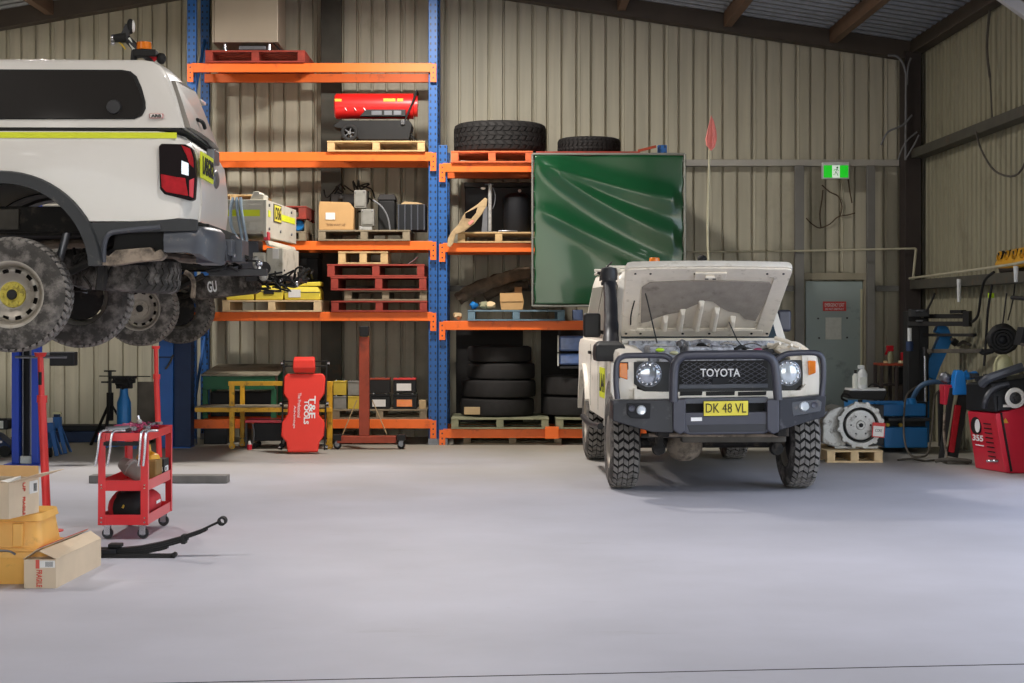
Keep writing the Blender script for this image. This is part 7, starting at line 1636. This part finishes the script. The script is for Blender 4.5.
MB().tube([(bx(984), .0, Z(408, yk)), (bx(986), -.02, Z(398, yk)), (bx(992), -.02, Z(390, yk)), (bx(1000), -.02, Z(386, yk)), (bx(1008), -.02, Z(384, yk))], .03).done('guard_hinge', 'bumper_steel', t)
c = Vector((bx(1012), -.12, Z(397.5, yk)))
MB().lathe([(.058, 0), (.09, -.004), (.098, .01), (.09, .03), (.058, .03)], o=c, ax=(0, 1, 0), n=30, closed=True).done('flange_ring', 'paper', t); MB().lathe([(0, -.05), (.02, -.05), (.025, .0), (.055, .01), (.055, .16), (0, .16)], o=c, ax=(0, 1, 0), n=24).done('shaft', 'dark_steel', t)
B('maker_plate', 'paper', t, bx(1002), bx(1010), -.045, -.034, Z(407, yk), Z(404.5, yk), bevel=0); B('shaft_bracket', 'navy_black', t, bx(997), bx(1010), -.033, .1, Z(410, yk), Z(396, yk))
MB().rings([[(bx(1002.5), -.004, Z(423, yk)), (bx(1008.5), -.004, Z(423, yk)), (bx(1005.5), -.004, Z(418, yk))], [(bx(1002.5), .02, Z(423, yk)), (bx(1008.5), .02, Z(423, yk)), (bx(1005.5), .02, Z(418, yk))]]).done('warning_triangle', 'funnel_yellow', cab_)
def on_left(u, v): # u 0..1 along side face from front to back, v height
    base = (pB + Vector((.10, .02, 0))).lerp(pA + sh * .9, u); topp = Vector((pB.x, pB.y, .57)).lerp(Vector((pA.x, pA.y, .57)), u); k = v / .57
    nrm = (pB - pA).cross(Vector((0, 0, 1))).normalized()
    if nrm.x > 0: nrm = -nrm
    return Vector((base.x, base.y, 0)).lerp(topp, k), nrm
ang = math.atan2((pB - pA).y, (pB - pA).x)
for u, v, s, w_, h_ in ((.70, .31, '355', .22, .06), (.68, .24, '------', .18, .010)):
    p, nrm = on_left(u, v); text('lettering', s, 'text_white', cab_, p + nrm * .02, w_, h_, rot=(PI / 2, 0, ang), bold=.03)
p, nrm = on_left(.74, .43); d_ = (pB - pA).normalized()
MB().rings([[p + nrm * o_ + d_ * (.10 * math.cos(a)) + Vector((0, 0, .085 * math.sin(a))) for a in [2 * PI * q_ / 20 for q_ in range(20)]] for o_ in (-.01, .014)]).done('emblem', 'text_black', cab_)
MB().rings([[p + nrm * o_ + d_ * (.045 + .05 * math.cos(a)) + Vector((0, 0, .065 * math.sin(a))) for a in [2 * PI * q_ / 20 for q_ in range(20)]] for o_ in (.0145, .018)]).done('emblem_mark', 'text_white', cab_)
b = MB()
for k in range(9):
    p, nrm = on_left(.35, .10 + .045 * k); d_ = (pB - pA).normalized(); b.bar(p + nrm * .012 - d_ * .07, p + nrm * .012 + d_ * .07, .006, .01)
b.done('vent_slots', 'dark_rubber', cab_)
MB().tube([(bx(987), .0, Z(461, yk)), (bx(990), -.04, Z(460.5, yk)), (bx(996), -.04, Z(460.5, yk)), (bx(998), .0, Z(461, yk))], .012).done('pedal', 'chrome', t)
b = MB()
for i in range(10):
    p = Vector((bx(random.uniform(982, 1018)), random.uniform(.2, .45), Z(random.uniform(377, 383), yk))); b.box(p.x - .04, p.x + .04, p.y - .03, p.y + .03, p.z - .02, p.z + .03)
tl_ = b.done('weight_tray', 'navy_black', t, bevel=.006)
# gas bottle with cream dome, behind the balancer
t = thing('gas_bottle', 'cream domed gas cylinder with teal band behind the red balancer', 'gas cylinder', (X(1003.5, 17.93), 17.93, 0))
MB().lathe([(0, 0), (.095, 0), (.10, .02), (.10, Z(373.5, 18.3)), (0, Z(373.5, 18.3))], n=28).done('cylinder', 'cream_gas', t)
MB().lathe([(0, Z(373.4, 18.3)), (.101, Z(373.4, 18.3)), (.101, Z(371, 18.3)), (0, Z(371, 18.3))], n=28).done('teal_band', 'teal', t)
MB().lathe([(0, Z(370.9, 18.3)), (.1, Z(370.9, 18.3)), (.096, Z(363, 18.3)), (.075, Z(357, 18.3)), (.04, Z(354, 18.3)), (0, Z(353.6, 18.3))], n=28).done('dome', 'cream_gas', t)
t = thing('hose_coil', 'big black coiled hose bundle on a bracket above the cream gas cylinder', 'hose', (X(1003, 17.5), 17.5, Z(352.5, 17.5)))
b = MB(); zc_ = Z(339.5, 17.5) - Z(352.5, 17.5)
for k in range(9):
    r_ = .055 + .010 * k; b.lathe([(r_ + .018 * math.cos(2 * PI * j / 6), .018 * math.sin(2 * PI * j / 6) + .02 * (k % 3)) for j in range(6)], o=(0, 0, zc_), ax=(.2, 1, .1), n=26, closed=True)
b.done('coil', 'dark_rubber', t, jit=.004); MB().sphere((0, .03, zc_), .055).done('core', 'navy_black', t)
MB().bar((-.0, .06, zc_), (.24, .30, zc_ + .0), .04, .04).done('wall_bracket', 'dark_steel', t); MB().tube([(-.1, .0, .02), (-.18, .0, .0), (-.22, .0, .02)], .028).done('hose_tail', 'dark_rubber', t); MB().tube([(.0, .02, zc_ + .13), (.01, .02, zc_ + .2), (.05, .05, zc_ + .45)], .008).done('hanging_cord', 'dark_rubber', t)
# yellow caddy on the girt, hoses, reel
t = thing('yellow_rack', 'yellow plastic tool rack with round holes on the side wall girt', 'tool rack', (5.0, 17.2, 1.935))
b = MB(); R = []
for (y, z0, z1, dx) in ((1.05, .06, .13, .05), (1.0, .04, .17, .02), (.6, .03, .22, 0), (0, .03, .23, 0), (-.8, .03, .23, 0), (-1.0, .05, .2, .02)):
    R.append([(-.02 + dx, y, z0 + .05), (.02, y, z0), (.14, y, z0 + .02), (.14, y, z1), (.03 + dx, y, z1)])
b.rings(R); yr = b.done('rack_body', 'wall_yellow', t, bevel=.02)
for k in range(7): MB().cyl((-.006, .8 - .26 * k, .165), (.05, .8 - .26 * k, .19), .035, .035, n=18).done('tool_hole', 'dark_rubber', yr)
for k in range(7): MB().lathe([(.036, 0), (.05, 0), (.045, .02), (.036, .02)], o=(.0, .8 - .26 * k, .165), ax=(-1, 0, .3), n=16, closed=True).done('hole_rim', 'wall_yellow', yr)
MB().prism([(.9, .0), (.3, .0), (.3, .025), (.95, .05)], 'x', .02, .12).done('rack_bracket', 'dark_column', t, bevel=.006)
for pts, r_, nm, lab in ((((994, 272, 17.6), (985, 280, 17.8), (981, 295, 18), (978, 315, 18.2), (972, 322, 18.4)), .014, 'air_line', 'black air hose curving from the yellow rack down to the changer arm'),
                         (((992, 285, 17.7), (988, 310, 17.8), (986, 340, 17.9), (984, 366, 17.9)), .013, 'air_line', 'black hose hanging straight behind the blue arm with a lime fitting'),
                         (((1015, 284, 17.1), (1013, 300, 17.2), (1008, 320, 17.6)), .007, 'air_line', 'thin black cord hanging above the coiled hose bundle'),
                         (((1012, 297.5, 17.0), (1018, 298, 16.9), (1030, 299, 16.7)), .02, 'air_line', 'short black hose end poking in above the balancer')):
    o = MB().tube([P(*p) for p in pts], r_).done(nm, 'dark_rubber', None); tag(o, lab, 'hose')
o = MB().cyl(P(991, 298, 17.8), P(991, 293, 17.8), .03).done('lime_fitting', 'lime', None); tag(o, 'lime green fitting on the black hanging hose', 'fitting')
t = thing('side_unit', 'dark wall unit with a black handle at the edge above the balancer', 'unit', (X(1022, 17.0), 16.95, Z(345, 17.0)))
MB().prism([(-.04, 0), (.02, 0), (.02, .17), (.0, .17)], 'y', 0, .2).done('unit_body', 'navy_black', t, bevel=.006); MB().box(.02, .19, .05, .15, .04, .12).done('wall_arm', 'dark_steel', t); MB().tube([(-.03, -.02, .01), (.0, -.05, .0), (.03, -.05, -.01)], .014).done('unit_handle', 'plate_dark', t)
# ================================================================ LIGHT AND CAMERA
def lamp(x, y, power, label, size=.5, col=(1, .95, .89), spread=180):
    z = roofz(x) - .45
    t = thing('ceiling_lamp', label, 'lamp', (x, y, z), 0, 'high bay lamps under the roof')
    MB().lathe([(.10, .22), (.12, .2), (.30, .0), (.31, .0), (.13, .21), (.10, .24)], n=28, closed=True).done('reflector', 'steel_grey', t)
    MB().cyl((0, 0, .2), (0, 0, .4), .09).done('gear_housing', 'dark_steel', t)
    l = bpy.data.lights.new('high_bay_light', 'AREA'); l.shape = 'DISK'; l.size = size; l.energy = power; l.color = col; l.spread = math.radians(spread)
    o = bpy.data.objects.new('high_bay_light', l); COL.objects.link(o); o.parent = t; o.location = (0, 0, -.01)
for x, y, p in ((-4.8, 18.7, 130), (-.8, 18.9, 190), (-4.6, 9.6, 50), (-.5, 10.5, 50), (2.6, 10.5, 45), (-4.6, 3.5, 25), (.2, 3.5, 25), (3.6, 3.5, 25)):
    lamp(x, y, p, 'round high bay lamp under the roof', spread=180 if y > 15 else 155)
w = bpy.data.worlds.new('sky'); bpy.context.scene.world = w; w.use_nodes = True
nt = w.node_tree; bg = nt.nodes['Background']
sky = nt.nodes.new('ShaderNodeTexSky'); sky.sky_type = 'NISHITA'; sky.sun_disc = False; sky.sun_elevation = math.radians(50); sky.sun_rotation = math.radians(180)
hs = nt.nodes.new('ShaderNodeHueSaturation'); hs.inputs['Saturation'].default_value = .6
nt.links.new(sky.outputs[0], hs.inputs['Color']); nt.links.new(hs.outputs[0], bg.inputs['Color']); bg.inputs['Strength'].default_value = .33
cam = bpy.data.cameras.new('camera'); co = bpy.data.objects.new('camera', cam); COL.objects.link(co)
cam.sensor_width = 36; cam.lens = F / 1024 * 36; cam.shift_x = 12 / 1024; cam.shift_y = -27.5 / 1024; cam.clip_end = 200
co.location = (0, 0, EYE); co.rotation_euler = (PI / 2, 0, 0)
sc = bpy.context.scene; sc.camera = co
sc.view_settings.view_transform = 'Standard'; sc.view_settings.look = 'None'; sc.view_settings.gamma = 1; sc.view_settings.use_curve_mapping = False
sc.view_settings.exposure = 0.5
